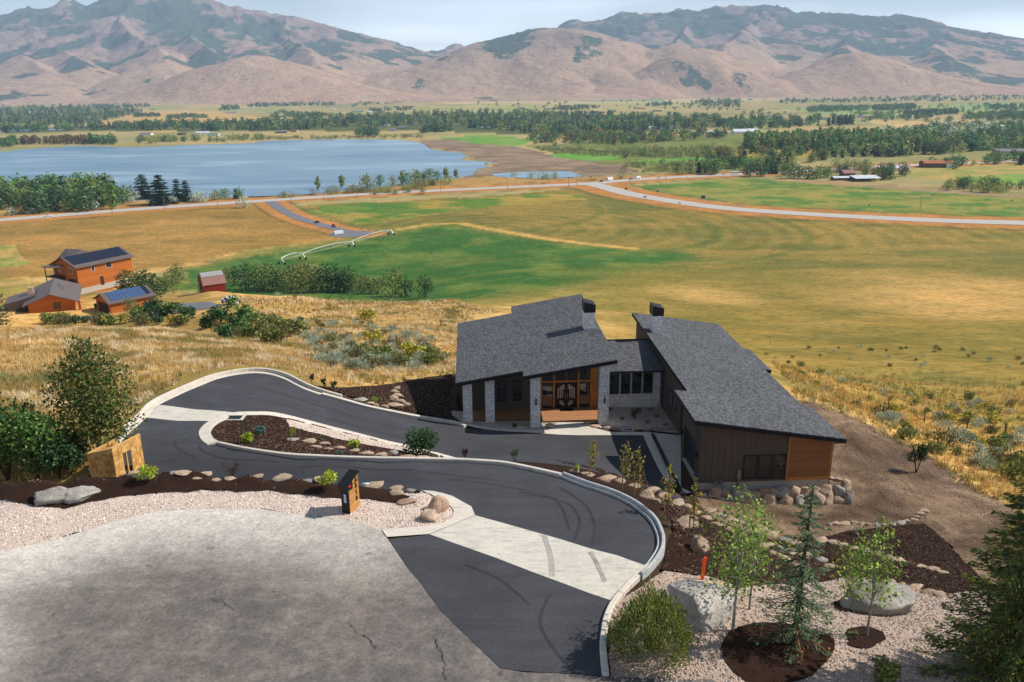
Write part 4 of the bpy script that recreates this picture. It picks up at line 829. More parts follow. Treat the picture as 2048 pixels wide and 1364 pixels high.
MB().add([(9.62, 57.7, 3.0), (14.32, 57.7, 3.0), (14.32, 63.4, 3.62), (9.62, 63.4, 3.62), (9.62, 57.7, 2.82), (14.32, 57.7, 2.82), (14.32, 63.4, 3.4), (9.62, 63.4, 3.4)], [(0, 1, 2, 3), (7, 6, 5, 4), (0, 4, 5, 1), (1, 5, 6, 2), (2, 6, 7, 3), (3, 7, 4, 0)]).build('roof', 'shingles_front', house)
MB().box(9.64, 14.3, 57.6, 57.69, 2.86, 2.98).build('gutter', 'fascia_dark', house)
MB().box(9.62, 14.3, 63.4, 63.5, 3.5, 3.7).build('ridge_cap', 'fascia_dark', house)
def wall(x0, x1, y0, y1, z0, fz, mat, name='wall'):
    P = [(x0, y0), (x1, y0), (x1, y1), (x0, y1)]
    return MB().prism(P, [z0] * 4, [fz(p[0]) - .32 for p in P]).build(name, mat, house)
wl = lambda x: rl(x)
wall(-.75, 9.5, 58.0, 58.2, -2, rl, 'siding_dark'); wall(9.3, 9.52, 58.21, 72.4, -3, rl, 'siding_dark'); wall(-.75, -.55, 58.21, 70.0, -4, rl, 'siding_dark'); wall(-.54, 9.29, 69.8, 70.0, -4, rl, 'siding_dark')
for (x0, x1, y0) in ((-.77, -.1, 55.65), (.85, 1.51, 55.75), (4.06, 4.74, 54.58), (8.97, 9.65, 54.58)):
    wall(x0, x1, y0, y0 + .68, -1.2, rl, 'stone_veneer', 'pillar')
MB().box(-.75, 4.9, 56.0, 57.99, -1.0, .10).build('deck', 'deck', house); MB().box(4.91, 9.3, 55.45, 57.99, -1.0, .12).build('deck', 'deck', house)
MB().box(-.05, 1.75, 54.35, 55.0, -.8, -.02).build('step', 'deck_step', house)
# entrance glazing
def bars(x0, x1, z0, z1, y, t_, mat, parent, dep=.06, name='frame'):
    mb = MB(); mb.box(x0, x1, y - dep, y, z0, z0 + t_); mb.box(x0, x1, y - dep, y, z1 - t_, z1); mb.box(x0, x0 + t_, y - dep, y, z0 + t_, z1 - t_); mb.box(x1 - t_, x1, y - dep, y, z0 + t_, z1 - t_)
    return mb.build(name, mat, parent)
def window(x0, x1, z0, z1, y, mat='frame_dark', t_=.05, glass='glass', dep=.06):
    f = bars(x0, x1, z0, z1, y, t_, mat, house, dep, 'window')
    MB().box(x0 + t_, x1 - t_, y - dep * .5, y - .003, z0 + t_, z1 - t_).build('pane', glass, f); return f
YE = 57.97
# cedar surround
ent = MB()
for x in (5.03, 5.98, 7.83, 8.78): ent.box(x, x + .14, YE - .12, YE, .12, rl(x) - .62)
ent.box(5.17, 8.78, YE - .1, YE, 2.17, 2.32)
ent.hexa([(5.03, YE - .12, rl(5.03) - .62), (8.92, YE - .12, rl(8.92) - .62), (8.92, YE, rl(8.92) - .62), (5.03, YE, rl(5.03) - .62), (5.03, YE - .12, rl(5.03) - .45), (8.92, YE - .12, rl(8.92) - .45), (8.92, YE, rl(8.92) - .45), (5.03, YE, rl(5.03) - .45)])
ent.build('entrance_frame', 'cedar_trim', house)
window(5.18, 5.97, .14, 2.15, YE, 'frame_dark', .035); window(7.98, 8.77, .14, 2.15, YE, 'frame_dark', .035)
for x0, x1 in ((5.18, 5.97), (6.13, 6.93), (7.03, 7.82), (7.98, 8.77)): window(x0, x1, 2.33, rl(x0) - .64, YE, 'frame_dark', .03)
MB().box(6.94, 7.02, YE - .1, YE, 2.32, rl(7) - .62).build('mullion', 'cedar_trim', house)
MB().prism([(8.93, YE - .1), (9.32, YE - .1), (9.32, YE), (8.93, YE)], [.12] * 4, [rl(8.93) - .45, rl(9.3) - .45, rl(9.3) - .45, rl(8.93) - .45]).build('cedar_panel', 'cedar', house)
for s in (0, 1):
    x0, x1 = (6.13, 6.97) if s == 0 else (6.99, 7.82)
    d_ = MB().box(x0, x1, YE - .09, YE, .13, 2.16).build('door', 'frame_dark', house)
    g = MB(); m_ = x1 - .12 if s == 0 else x0 + .12; sg = -1 if s == 0 else 1
    def gl(a, b, z0, z1): g.box(min(m_ + sg * a, m_ + sg * b), max(m_ + sg * a, m_ + sg * b), YE - .1, YE - .091, z0, z1)
    for k in range(3):
        o_ = .16 * k; gl(.12 + o_, .19 + o_, .98 if k == 0 else .9, 1.98 - o_ * .8); gl(-.02 if k else .0, .12 + o_, 1.91 - o_ * .8, 1.98 - o_ * .8)
        if k < 2: gl(.12 + o_, .19 + o_, .30 + o_ * .8, .72); gl(0, .12 + o_, .30 + o_ * .8, .37 + o_ * .8)
    g.build('door_glass', 'glass_pattern', d_); MB().box(m_ - sg * .06, m_ - sg * .03, YE - .16, YE - .1, .9, 1.3).build('handle', 'grey_metal', d_)
MB().box(6.45, 7.5, 57.2, 57.75, .121, .135).build('door_mat', 'frame_dark', house)
window(1.84, 2.47, .75, 2.4, 58.0); window(2.98, 3.62, .75, 2.4, 58.0)
for x in (4.43, 9.33): MB().box(x - .05, x + .05, 54.48, 54.575, 1.75, 2.2).build('wall_lamp', 'black_metal', house)
# link
MB().box(9.6, 14.3, 58.16, 58.36, -1.5, 2.8).build('wall', 'stone_veneer', house)
for i in range(4): window(10.27 + i * .855, 11.04 + i * .855, 1.0, 2.69, 58.16, 'frame_pale', .035)
mb = MB(); mb.tube([(14.2, 58.05, 2.85), (14.2, 58.05, .25), (14.0, 57.9, .1)], .04); mb.build('downpipe', 'fascia_dark', house)
# garage wing
def wallpoly(P, z0, mat): return MB().prism(P, [z0] * len(P), [rw(p[0]) - .32 for p in P]).build('wall', mat, house)
wallpoly([(13.69, 45.25), (21.87, 45.25), (21.87, 45.45), (13.69, 45.45)], -.02, 'siding_dark'); wallpoly([(21.67, 45.46), (21.87, 45.46), (21.87, 69.0), (21.67, 69.0)], -3, 'siding_dark')
wallpoly([(14.5, 68.8), (21.66, 68.8), (21.66, 69.0), (14.5, 69.0)], -5, 'siding_dark')
# left wall with the two garage openings
for y0, y1, z0, z1, x in ((45.46, 46.15, -.1, None, 13.69), (49.05, 49.5, -.1, None, 13.69), (46.15, 49.05, 2.35, None, 13.69), (49.5, 50.25, -.2, None, 14.45), (52.9, 69.0, -.3, None, 14.45), (50.25, 52.9, 2.3, None, 14.45)):
    P = [(x, y0 + .001), (x + .2, y0 + .001), (x + .2, y1), (x, y1)]; MB().prism(P, [z0] * 4, [rw(p[0]) - .32 for p in P]).build('wall', 'siding_dark', house)
MB().prism([(13.9, 49.3), (14.45, 49.3), (14.45, 49.5), (13.9, 49.5)], [-.1] * 4, [rw(13.9) - .32, rw(14.45) - .32, rw(14.45) - .32, rw(13.9) - .32]).build('wall', 'siding_dark', house)
for x, y0, y1, zt in ((13.86, 46.15, 49.05, 2.35), (14.62, 50.25, 52.9, 2.3)):
    gd = MB().box(x, x + .05, y0, y1, -.1, zt).build('garage_door', 'garage_door', house)
    for k in range(4): MB().box(x - .015, x - .001, y0 + .06, y1 - .06, -.05 + k * .6, .5 + k * .6).build('door_panel', 'garage_door', gd)
    bars_ = MB(); bars_.box(x - .2, x - .17, y0 - .1, y0, -.1, zt + .1); bars_.box(x - .2, x - .17, y1, y1 + .1, -.1, zt + .1); bars_.box(x - .2, x - .17, y0, y1, zt, zt + .1); bars_.build('door_trim', 'batten_dark', gd)
for y in (45.8, 49.3): MB().box(13.55, 13.685, y - .05, y + .05, 1.5, 1.85).build('wall_lamp', 'black_metal', house)
for y0, y1 in ((54.0, 54.7), (55.2, 55.9)):
    f = MB(); f.box(14.40, 14.449, y0, y1, 1.0, 2.2); f = f.build('window', 'frame_dark', house); MB().box(14.39, 14.399, y0 + .05, y1 - .05, 1.05, 2.15).build('pane', 'glass', f)
k = 0; x = 13.72
bm_ = MB().box(-.022, .022, -.025, 0, 0, 1).me('batten', 'batten_dark')
while x < 19.05:
    over = 16.3 < x < 19.06; z0 = 1.86 if over else .0
    obj('batten', bm_, house, (x, 45.247, z0), scale=(1, 1, rw(x) - .33 - z0)); x += .385
bm2 = MB().box(-.025, 0, -.022, .022, 0, 1).me('batten', 'batten_dark')
for x, ys, z0 in ((13.687, np.arange(45.5, 46.1, .3), 0), (13.687, np.arange(46.3, 49.05, .385), 2.47), (14.447, np.arange(50.4, 52.9, .385), 2.42), (14.447, np.arange(53.2, 57.6, .385), 0)):
    for y in ys: obj('batten', bm2, house, (x, y, z0), scale=(1, 1, rw(x) - .33 - z0))
bars(16.3, 19.09, .06, 1.86, 45.247, .07, 'batten_dark', house, .03, 'window_trim')
for x0, x1 in ((16.42, 17.23), (17.34, 18.14), (18.26, 19.04)): window(x0, x1, .17, 1.78, 45.245, 'frame_dark', .045)
P = [(19.12, 45.2), (21.86, 45.2), (21.86, 45.249), (19.12, 45.249)]
MB().prism(P, [.02] * 4, [rw(p[0]) - .34 for p in P]).build('cedar_cladding', 'cedar_dark', house)
tr = MB()
for x in (19.10, 21.76): tr.prism([(x, 45.17), (x + .12, 45.17), (x + .12, 45.199), (x, 45.199)], [.0] * 4, [rw(x) - .33] * 4)
tr.box(19.22, 21.76, 45.17, 45.199, .0, .2); tr.build('cedar_trim', 'cedar_trim', house)
MB().box(13.72, 21.84, 45.28, 45.5, -1.6, -.021).build('foundation', 'foundation', house); MB().box(13.72, 13.9, 45.51, 49.4, -1.6, -.101).build('foundation', 'foundation', house)
el = MB(); el.box(16.05, 16.25, 45.1, 45.22, .25, .85); el.box(16.1, 16.2, 45.12, 45.22, -.5, .25); el.build('electric_meter', 'grey_metal', house)
gm = MB(); gm.box(14.65, 14.8, 45.05, 45.2, -.05, .12); gm.tube([(14.85, 45.1, -.4), (14.85, 45.1, .2), (15.0, 45.1, .2), (15.0, 45.1, -.1)], .03); gm.box(15.02, 15.14, 45.05, 45.2, -.05, .15); gm.build('gas_meter', 'grey_metal', house)
mb = MB(); mb.tube([(22.35, 44.7, 2.65), (21.95, 45.1, 2.45), (21.93, 45.3, 2.4), (21.93, 45.3, -.4)], .04); mb.build('downpipe', 'fascia_dark', house)
for x0, y0, fz in ((8.86, 62.0, rl), (14.64, 63.45, rw)):
    x1, y1 = x0 + .82, y0 + 1.25; zb = min(fz(x0), fz(x1)) - .1; zt = fz(x0) + 1.42
    ch = MB().box(x0, x1, y0, y1, zb, zt).build('chimney', 'stone_veneer', house)
    o_ = .04; q = MB(); q.hexa([(x0 - o_, y0 - o_, zt), (x1 + o_, y0 - o_, zt), (x1 + o_, y1 + o_, zt), (x0 - o_, y1 + o_, zt), (x0 - o_, y0 - o_, zt + .86), (x1 + o_, y0 - o_, zt + .62), (x1 + o_, y1 + o_, zt + .62), (x0 - o_, y1 + o_, zt + .86)])
    q.build('chimney_cap', 'black_metal', ch)
# ------------------------------------------------------------------ foliage
def fol_mat(name, trans=.25):
    t = NT(name); a = t.attr('tint').outputs['Color']; t.color(a); t.b.inputs['Roughness'].default_value = .75; t.b.inputs['Specular IOR Level'].default_value = .15
    tr = t.n('BsdfTranslucent'); t.l(a, tr.inputs[0]); mx_ = t.n('MixShader', Fac=trans); t.l(t.b.outputs[0], mx_.inputs[1]); t.l(tr.outputs[0], mx_.inputs[2]); t.l(mx_.outputs[0], t.o.inputs[0])
fol_mat('foliage', .28); fol_mat('needles', .1); fol_mat('grass_blades', .3)
simple('bark', '#5c4a3c', .9, .25, 6); simple('bark_pale', '#a9a294', .8, .2, 8); simple('stake_wood', '#b58a55', .8, .15, 6)
G = lambda *h: np.array([lin(x) for x in h])
PAL = {'green': G('#4a6834', '#5a783c', '#6d8644', '#3e5c30'), 'dark': G('#354e30', '#405c36', '#4b673c', '#304526'), 'olive': G('#69723c', '#7d8346', '#5b6838', '#8b8b4c'),
       'conifer': G('#24392a', '#2d4430', '#1f3226', '#37502f'), 'autumn': G('#6a5a35', '#7c6438', '#58552f', '#4a4a2a'), 'maple': G('#3a5024', '#4a5e2e', '#565c2e', '#6a6434', '#304822', '#7a6c3a'),
       'sage': G('#a0a892', '#8d967f', '#b2b8a4', '#7e8872'), 'blue': G('#4a6a60', '#58786c', '#3d5a50', '#6a8a7c'), 'lime': G('#8a9a2a', '#a3ae38', '#74862a', '#b8bc4a'), 'aspen': G('#5d7a30', '#6f8c38', '#8a9a48', '#4a6a2a', '#a0a858'),
       'goldspruce': G('#6e6a26', '#5a642c', '#45582e', '#8c7c34', '#3a4c2a', '#4c5f38'), 'bluespruce': G('#465c3a', '#556a48', '#3d5238', '#607a5c', '#5c6030'), 'red': G('#4a2a2c', '#5a3034', '#6a3a38', '#3a2224'), 'dry': G('#8a6a3a', '#9a7a48', '#6a5a38', '#7a7040'),
       'willow': G('#6f7a3c', '#858746', '#5d6c36', '#9a9450', '#4f6030'), 'brush': G('#5a5a3a', '#6a6444', '#4a5232', '#7a6a4a'), 'grass': G('#ddc088', '#cbac70', '#ead6ae', '#b59a60', '#9c955e'), 'grassr': G('#cba562', '#d8b474', '#b49a5a', '#999452', '#e0c48c'), 'yellow': G('#8a8a34', '#a39a3a', '#6a7430', '#b8a440')}
def unit(n, r=rng):
    v = r.normal(size=(n, 3)); return v / np.linalg.norm(v, axis=1)[:, None]
def leaves(Cn, size, pal, asp=1.0, nrm=None, jit=.35, dirs=None):
    """quads at centres Cn; size scalar or array; returns V,F,T"""
    n = len(Cn); d1 = unit(n) if dirs is None else dirs + unit(n) * .15; d1 = d1 / np.linalg.norm(d1, axis=1)[:, None]
    nn = unit(n) if nrm is None else nrm + unit(n) * .8
    d2 = np.cross(nn, d1); d2 /= np.maximum(np.linalg.norm(d2, axis=1)[:, None], 1e-6)
    s = (np.full(n, size) if np.isscalar(size) else size) * rng.uniform(.65, 1.3, n); a = d1 * s[:, None] * .5; b = d2 * s[:, None] * .5 * asp
    V = np.stack([Cn - a, Cn - b * .9 + a * .1, Cn + a, Cn + b * .9 + a * .1], 1).reshape(-1, 3)
    F_ = np.arange(n * 4).reshape(n, 4); P = PAL[pal] if isinstance(pal, str) else pal
    T = 1.22 * P[rng.integers(0, len(P), n)] * rng.uniform(1 - jit, 1 + jit, (n, 1)); return V, F_, T
def joinq(parts):
    V = []; F_ = []; T = []; b = 0
    for v, f, t in parts: V.append(v); F_.append(f + b); T.append(t); b += len(v)
    return np.concatenate(V), np.concatenate(F_), np.concatenate(T)
def tubeq(pts, r0, r1, n=5, col=(.09, .065, .045)):
    mb = MB().tube(pts, r0, n, r1); V = np.array(mb.v); F_ = np.array([f for f in mb.f if len(f) == 4]); return V, F_, np.tile(np.array(col), (len(F_), 1))
def crown_pts(n, lobes, shell=.55):
    """points spread in a union of ellipsoid lobes: (cx,cy,cz,rx,ry,rz)"""
    L = np.array(lobes); w_ = (L[:, 3] * L[:, 4] * L[:, 5]) ** .7; i = rng.choice(len(L), n, p=w_ / w_.sum())
    u = unit(n); rad = shell + (1 - shell) * rng.random(n); rad = np.where(rng.random(n) < .15, rng.random(n), rad)
    return L[i, :3] + u * rad[:, None] * L[i, 3:], i, u
def decid(h, w_, n, pal, leaf, seed, base=.18, nl=9, trunk=True, tw=.035, lobejit=.28, tall=False, branches=0, bark=(.09, .065, .045)):
    """a broadleaf tree standing at the origin: returns (crown arrays, trunk arrays)"""
    global rng
    sv = rng; rng = np.random.default_rng(seed)
    ch = h * (1 - base); lob = []
    for k in range(nl):
        t = (k + .5) / nl; z = h * base + ch * t; prof = math.sin(math.pi * min(1, .15 + t * .85)) ** (.55 if not tall else .7)
        a = k * 2.4 + rng.uniform(-.6, .6); rr_ = w_ * .5 * prof; ro = rr_ * rng.uniform(.25, .62)
        r = max(rr_ * rng.uniform(.55, .8), w_ * .13); lob.append((ro * math.cos(a), ro * math.sin(a), z * .96, r, r, r * rng.uniform(.7, 1.0) * (1.5 if tall else 1)))
    P, i, u = crown_pts(n, lob); P = P[P[:, 2] > h * base * .55]; n = len(P)
    pj = PAL[pal] if isinstance(pal, str) else pal
    V, F_, T = leaves(P, leaf, pj, .8, nrm=None)
    lt = rng.uniform(.75, 1.25, nl)[i[:n] % nl]; T = T * lt[:, None]
    tr = []
    if trunk:
        z1 = h * .8; tr.append(tubeq([(0, 0, -.3), (w_ * .01, 0, h * .3), (-w_ * .02, w_ * .01, z1)], h * tw, h * tw * .25, 6, bark))
        for k in range(branches):
            l = lob[k % nl]; z0 = h * rng.uniform(base * .7, .5); tr.append(tubeq([(0, 0, z0), (l[0] * .5, l[1] * .5, (z0 + l[2]) / 2), (l[0], l[1], l[2])], h * tw * .45, h * tw * .1, 4, bark))
    rng = sv
    return (V, F_, T), (joinq(tr) if tr else None)
def conif(h, w_, nwh, nb, nq, pal, seed, base=.06, leaf=.1, droop=.25, sparse=0.0, asp=.4, bark=(.08, .06, .045)):
    global rng
    sv = rng; rng = np.random.default_rng(seed); Cs = []; Ds = []; Ss = []; tr = [tubeq([(0, 0, -.3), (0, 0, h * .5), (.02 * w_, 0, h * .97)], h * .018, h * .004, 6, bark)]
    for k in range(nwh):
        t = (k + rng.uniform(-.3, .3)) / nwh; t = min(max(t, 0), .98); z = h * (base + (1 - base) * t); R0 = w_ * .5 * (1 - t) ** .85 * rng.uniform(.8, 1.15) + w_ * .03
        nbk = max(3, int(nb * (1 - t * .5)))
        for j in range(nbk):
            if rng.random() < sparse * (1 - t): continue
            a = j * 2 * math.pi / nbk + k * .9 + rng.uniform(-.25, .25); R = R0 * rng.uniform(.7, 1.15); m = max(3, int(nq * (.35 + .65 * R / (w_ * .5))))
            s = rng.random(m) ** .75; zz = z - droop * R * s + .18 * R * s ** 3; sp = rng.normal(0, 1, (m, 2)) * (.05 + .16 * (1 - s[:, None])) * R * .8
            d = np.array([math.cos(a), math.sin(a), 0]); q = np.array([-math.sin(a), math.cos(a), 0])
            C_ = d * (R * s)[:, None] + q * sp[:, :1] + np.array([0, 0, 1]) * (zz + sp[:, 1] * .35)[:, None]
            Cs.append(C_); dd = d[None] * .8 + q[None] * np.sign(sp[:, :1]) * .6 + np.array([0, 0, -.25]); Ds.append(dd); Ss.append(np.full(m, leaf))
            if h > 3 and R > w_ * .12: tr.append(tubeq([(0, 0, z), tuple(d * R * .85 + np.array([0, 0, z - droop * R * .8]))], h * .004, h * .0015, 3, bark))
    C_ = np.concatenate(Cs); V, F_, T = leaves(C_, np.concatenate(Ss), pal, asp, dirs=np.concatenate(Ds), nrm=np.tile([0, 0, 1.0], (len(C_), 1)))
    rng = sv; return (V, F_, T), joinq(tr)
def me_q(name, arr, mat): return mesh_np(name, arr[0], arr[1], mat, arr[2])
def bushq(h, w_, n, pal, leaf, seed, nl=7, up=False, asp=.8, stems=0):
    global rng
    sv = rng; rng = np.random.default_rng(seed); lob = []
    for k in range(nl):
        a = k * 2.4; r = w_ * .5 * rng.uniform(.1, .62); s = w_ * .5 * rng.uniform(.38, .6); z = h * rng.uniform(.3, .7) if k else h * .6
        lob.append((r * math.cos(a), r * math.sin(a), z, s, s, min(s * 1.1, h * .38)))
    P, i, u = crown_pts(n, lob); P[:, 2] = np.abs(P[:, 2]); P = P * np.array([1, 1, 1.0])
    dirs = None
    if up: dirs = np.column_stack([P[:, 0], P[:, 1], np.full(len(P), h * .8)]) / h
    V, F_, T = leaves(P, leaf, pal, asp, dirs=dirs); T = T * rng.uniform(.78, 1.22, nl)[i % nl][:, None]
    pr = [(V, F_, T)]
    for k in range(stems): a = rng.uniform(0, 6.28); pr.append(tubeq([(0, 0, -.1), (math.cos(a) * w_ * .12, math.sin(a) * w_ * .12, h * .3), (math.cos(a) * w_ * .33, math.sin(a) * w_ * .33, h * .75)], .02 * h, .008 * h, 4))
    rng = sv; return joinq(pr)
def domeq(h, w_, n, pal, leaf, seed):
    global rng
    sv = rng; rng = np.random.default_rng(seed); u = unit(n); u[:, 2] = np.abs(u[:, 2]); rad = np.where(rng.random(n) < .8, rng.uniform(.72, 1.0, n), rng.random(n)); a = np.arctan2(u[:, 1], u[:, 0])
    bump_ = 1 + .16 * np.sin(a * 5 + 3 * u[:, 2]) * np.cos(u[:, 2] * 7 + a * 2) + rng.normal(0, .05, n); P = u * (rad * bump_)[:, None] * np.array([w_ / 2, w_ / 2, h * .8]); P[:, 2] += h * .12
    d = P - np.array([0, 0, -h * .1]); d /= np.linalg.norm(d, axis=1)[:, None]; r = leaves(P, leaf, pal, .3, dirs=d + np.array([0, 0, .25])); rng = sv; return r
def place_tree(name, label, cat, p, crown, trunk, cname='crown', group=None, mat='foliage', rz=0.0, sc=1.0):
    r = empty(name, p, rz); tag(r, label, cat, group)
    a = obj(cname, me_q(cname, crown, mat), r); b = obj('trunk', me_q('trunk', trunk, 'foliage'), r) if trunk is not None else None
    if sc != 1.0: r.scale = (sc,) * 3
    return r
def pxm(px, dep): return px * dep / FPX
def depth_of(p): return float((np.asarray(p, float) - CAM) @ _F)

# ------------------------------------------------------------------ boulders
def rock_mat(name, a, b, c):
    t = NT(name); v = t.coord(); n1 = t.noise(1.6, v, 7, .65, .8); n2 = t.noise(9, v, 6, .7)
    info = t.n('ObjectInfo'); k = t.ramp(n1, [(0.3, lin(a)), (0.52, lin(b)), (0.72, lin(c))])
    k = t.mix(k, t.ramp(n2, [(0.3, (.72, .7, .68)), (0.7, (1.16, 1.15, 1.14))]), .9, 'MULTIPLY')
    k = t.mix(k, t.ramp(info.outputs['Random'], [(0, (.8, .78, .77)), (1, (1.15, 1.12, 1.1))]), .8, 'MULTIPLY')
    t.color(k); t.b.inputs['Roughness'].default_value = .95; t.bump(t.math('ADD', n1, t.math('MULTIPLY', n2, .6)), 1.0, .12)
rock_mat('rock_tan', '#a9907a', '#cbb49c', '#e0cdb8'); rock_mat('rock_grey', '#8f8b84', '#b3aea5', '#cbc6bc'); rock_mat('rock_pink', '#a88a74', '#c8aa92', '#dcc4ae')
import bmesh
def rock_mesh(name, seed, mat, sub=3, blocky=.5):
    bm = bmesh.new(); bmesh.ops.create_icosphere(bm, subdivisions=sub, radius=1.0); r_ = random.Random(seed)
    pl = []
    for k in range(15):
        n = Vector((r_.gauss(0, 1), r_.gauss(0, 1), r_.gauss(0, .8))).normalized(); pl.append((n, r_.uniform(.55, .86)))
    off = Vector((seed * 3.1, seed * 1.7, seed * .9))
    from mathutils import noise as mn
    for v in bm.verts:
        c = v.co.copy()
        for n, d in pl:
            e = c.dot(n) - d
            if e > 0: c -= n * e * .97
        c *= 1 + .13 * mn.fractal(c * 1.8 + off, .8, 2.0, 5); c += Vector((0, 0, 0)); v.co = c
    me = bpy.data.meshes.new(name); bm.to_mesh(me); bm.free(); me.materials.append(MATS[mat]); me.polygons.foreach_set('use_smooth', np.ones(len(me.polygons), dtype=bool)); me.update(); return me
RK = {m: [rock_mesh('boulder', 11 * i + k, m, 3) for k in range(5)] for i, m in enumerate(('rock_tan', 'rock_grey', 'rock_pink'))}
def boulder(px, py, wpx, hpx, mat='rock_tan', label=None, group=None, plane=None, name='boulder', me=None, seed=None, sink=.28, base=True):
    """a boulder whose outline spans wpx x hpx around pixel (px,py)"""
    if plane is not None: p = atplane(px, py, LY, plane)
    else: p = hit(px, py + hpx * .32)
    d = depth_of(p); w_ = pxm(wpx, d); h = pxm(hpx, d) * 1.08; r_ = random.Random(int(px * 7 + py * 13))
    m = me or RK[mat][r_.randrange(5)]; o = obj(name, m)
    dd = w_ * r_.uniform(.6, .85)
    hz = max(h * .62, h - dd * .22) if plane is None else h
    o.location = (p[0], p[1] + dd * .15, p[2] + (hz * .5 - hz * sink if plane is None else 0)); k_ = 1.2 if plane is not None else 1.0; o.scale = (w_ * .68 * k_, dd * .68, hz * .74 * k_); o.rotation_euler = (r_.uniform(-.15, .15), r_.uniform(-.12, .12), r_.uniform(-.3, .3))
    return tag(o, label, 'boulder', group)
def z3(x, y): return 1340 + x / 5.247, 780 + y / 5.247
lab_up = 'rounded boulder in the upper tier of the wall below the garage windows'; lab_lo = 'large boulder in the lower tier of the wall below the garage windows'
cyc = ['rock_pink', 'rock_tan', 'rock_grey', 'rock_tan', 'rock_pink']
for i, (x, y, w_, h) in enumerate([(480,1105,118,88),(588,1110,90,88),(690,1108,90,88),(790,1110,104,80),(893,1110,88,92),(982,1100,94,80),(1080,1095,99,80),(1195,1100,134,98),(1310,1092,100,86),(1412,1090,100,86),(1520,1085,110,86),(1640,1075,134,88),(1768,1080,114,88),(1848,1058,84,100)]):
    X, Y = z3(x, y); boulder(X, Y, w_ / 5.247, h / 5.247, cyc[i % 5], lab_up, 'upper tier boulders of the garage wall', plane=44.62)
for i, (x, y, w_, h) in enumerate([(345,1135,80,62),(410,1163,84,78),(515,1182,128,94),(630,1195,110,90),(720,1200,80,80),(828,1200,182,104),(1035,1190,172,118),(1215,1205,168,114),(1370,1192,124,100),(1470,1195,100,100),(1560,1190,120,112),(1665,1185,112,112),(1775,1180,98,102),(1862,1158,98,98)]):
    X, Y = z3(x, y); boulder(X, Y, w_ / 5.247, h / 5.247, cyc[(i * 2 + 1) % 5], lab_lo, 'lower tier boulders of the garage wall', plane=44.3)
for x, y, w_, h in [(1845,985,92,92),(1775,942,92,46),(1692,925,56,34),(1905,1105,56,90)]:
    X, Y = z3(x, y); boulder(X, Y, w_ / 5.247, h / 5.247, 'rock_tan', 'pale boulder where the garage wall curves round the corner', 'corner boulders of the garage wall')
boulder(100, 993, 68, 36, 'rock_grey', 'long pale grey boulder lying on the gravel verge', me=rock_mesh('boulder', 91, 'rock_grey', 4)); boulder(161, 988, 52, 31, 'rock_grey', 'squarish grey boulder touching the longer verge boulder', me=rock_mesh('boulder', 97, 'rock_grey', 4))
boulder(1402, 1198, 146, 98, 'rock_grey', 'very large grey boulder shaded by the aspen', me=rock_mesh('boulder', 103, 'rock_grey', 4)); boulder(1763, 1203, 114, 70, 'rock_grey', 'large smooth grey boulder behind the lone aspen', me=rock_mesh('boulder', 109, 'rock_grey', 4))
boulder(1400, 1092, 35, 46, 'rock_pink', 'upright pinkish boulder above the orange marker', me=rock_mesh('boulder', 113, 'rock_pink', 4)); boulder(1479, 1204, 22, 11, 'rock_tan', 'small pale rock beside the very large boulder')
boulder(873, 1012, 42, 36, 'rock_pink', 'orange-stained boulder in the gravel corner by the curved kerb', me=rock_mesh('boulder', 121, 'rock_pink', 4)); boulder(860, 1032, 32, 26, 'rock_tan', 'pale boulder in front of the orange-stained one', me=rock_mesh('boulder', 127, 'rock_tan', 4))
boulder(1371, 1046, 50, 28, 'rock_tan', 'flat pale boulder in the mulch below the staked saplings')
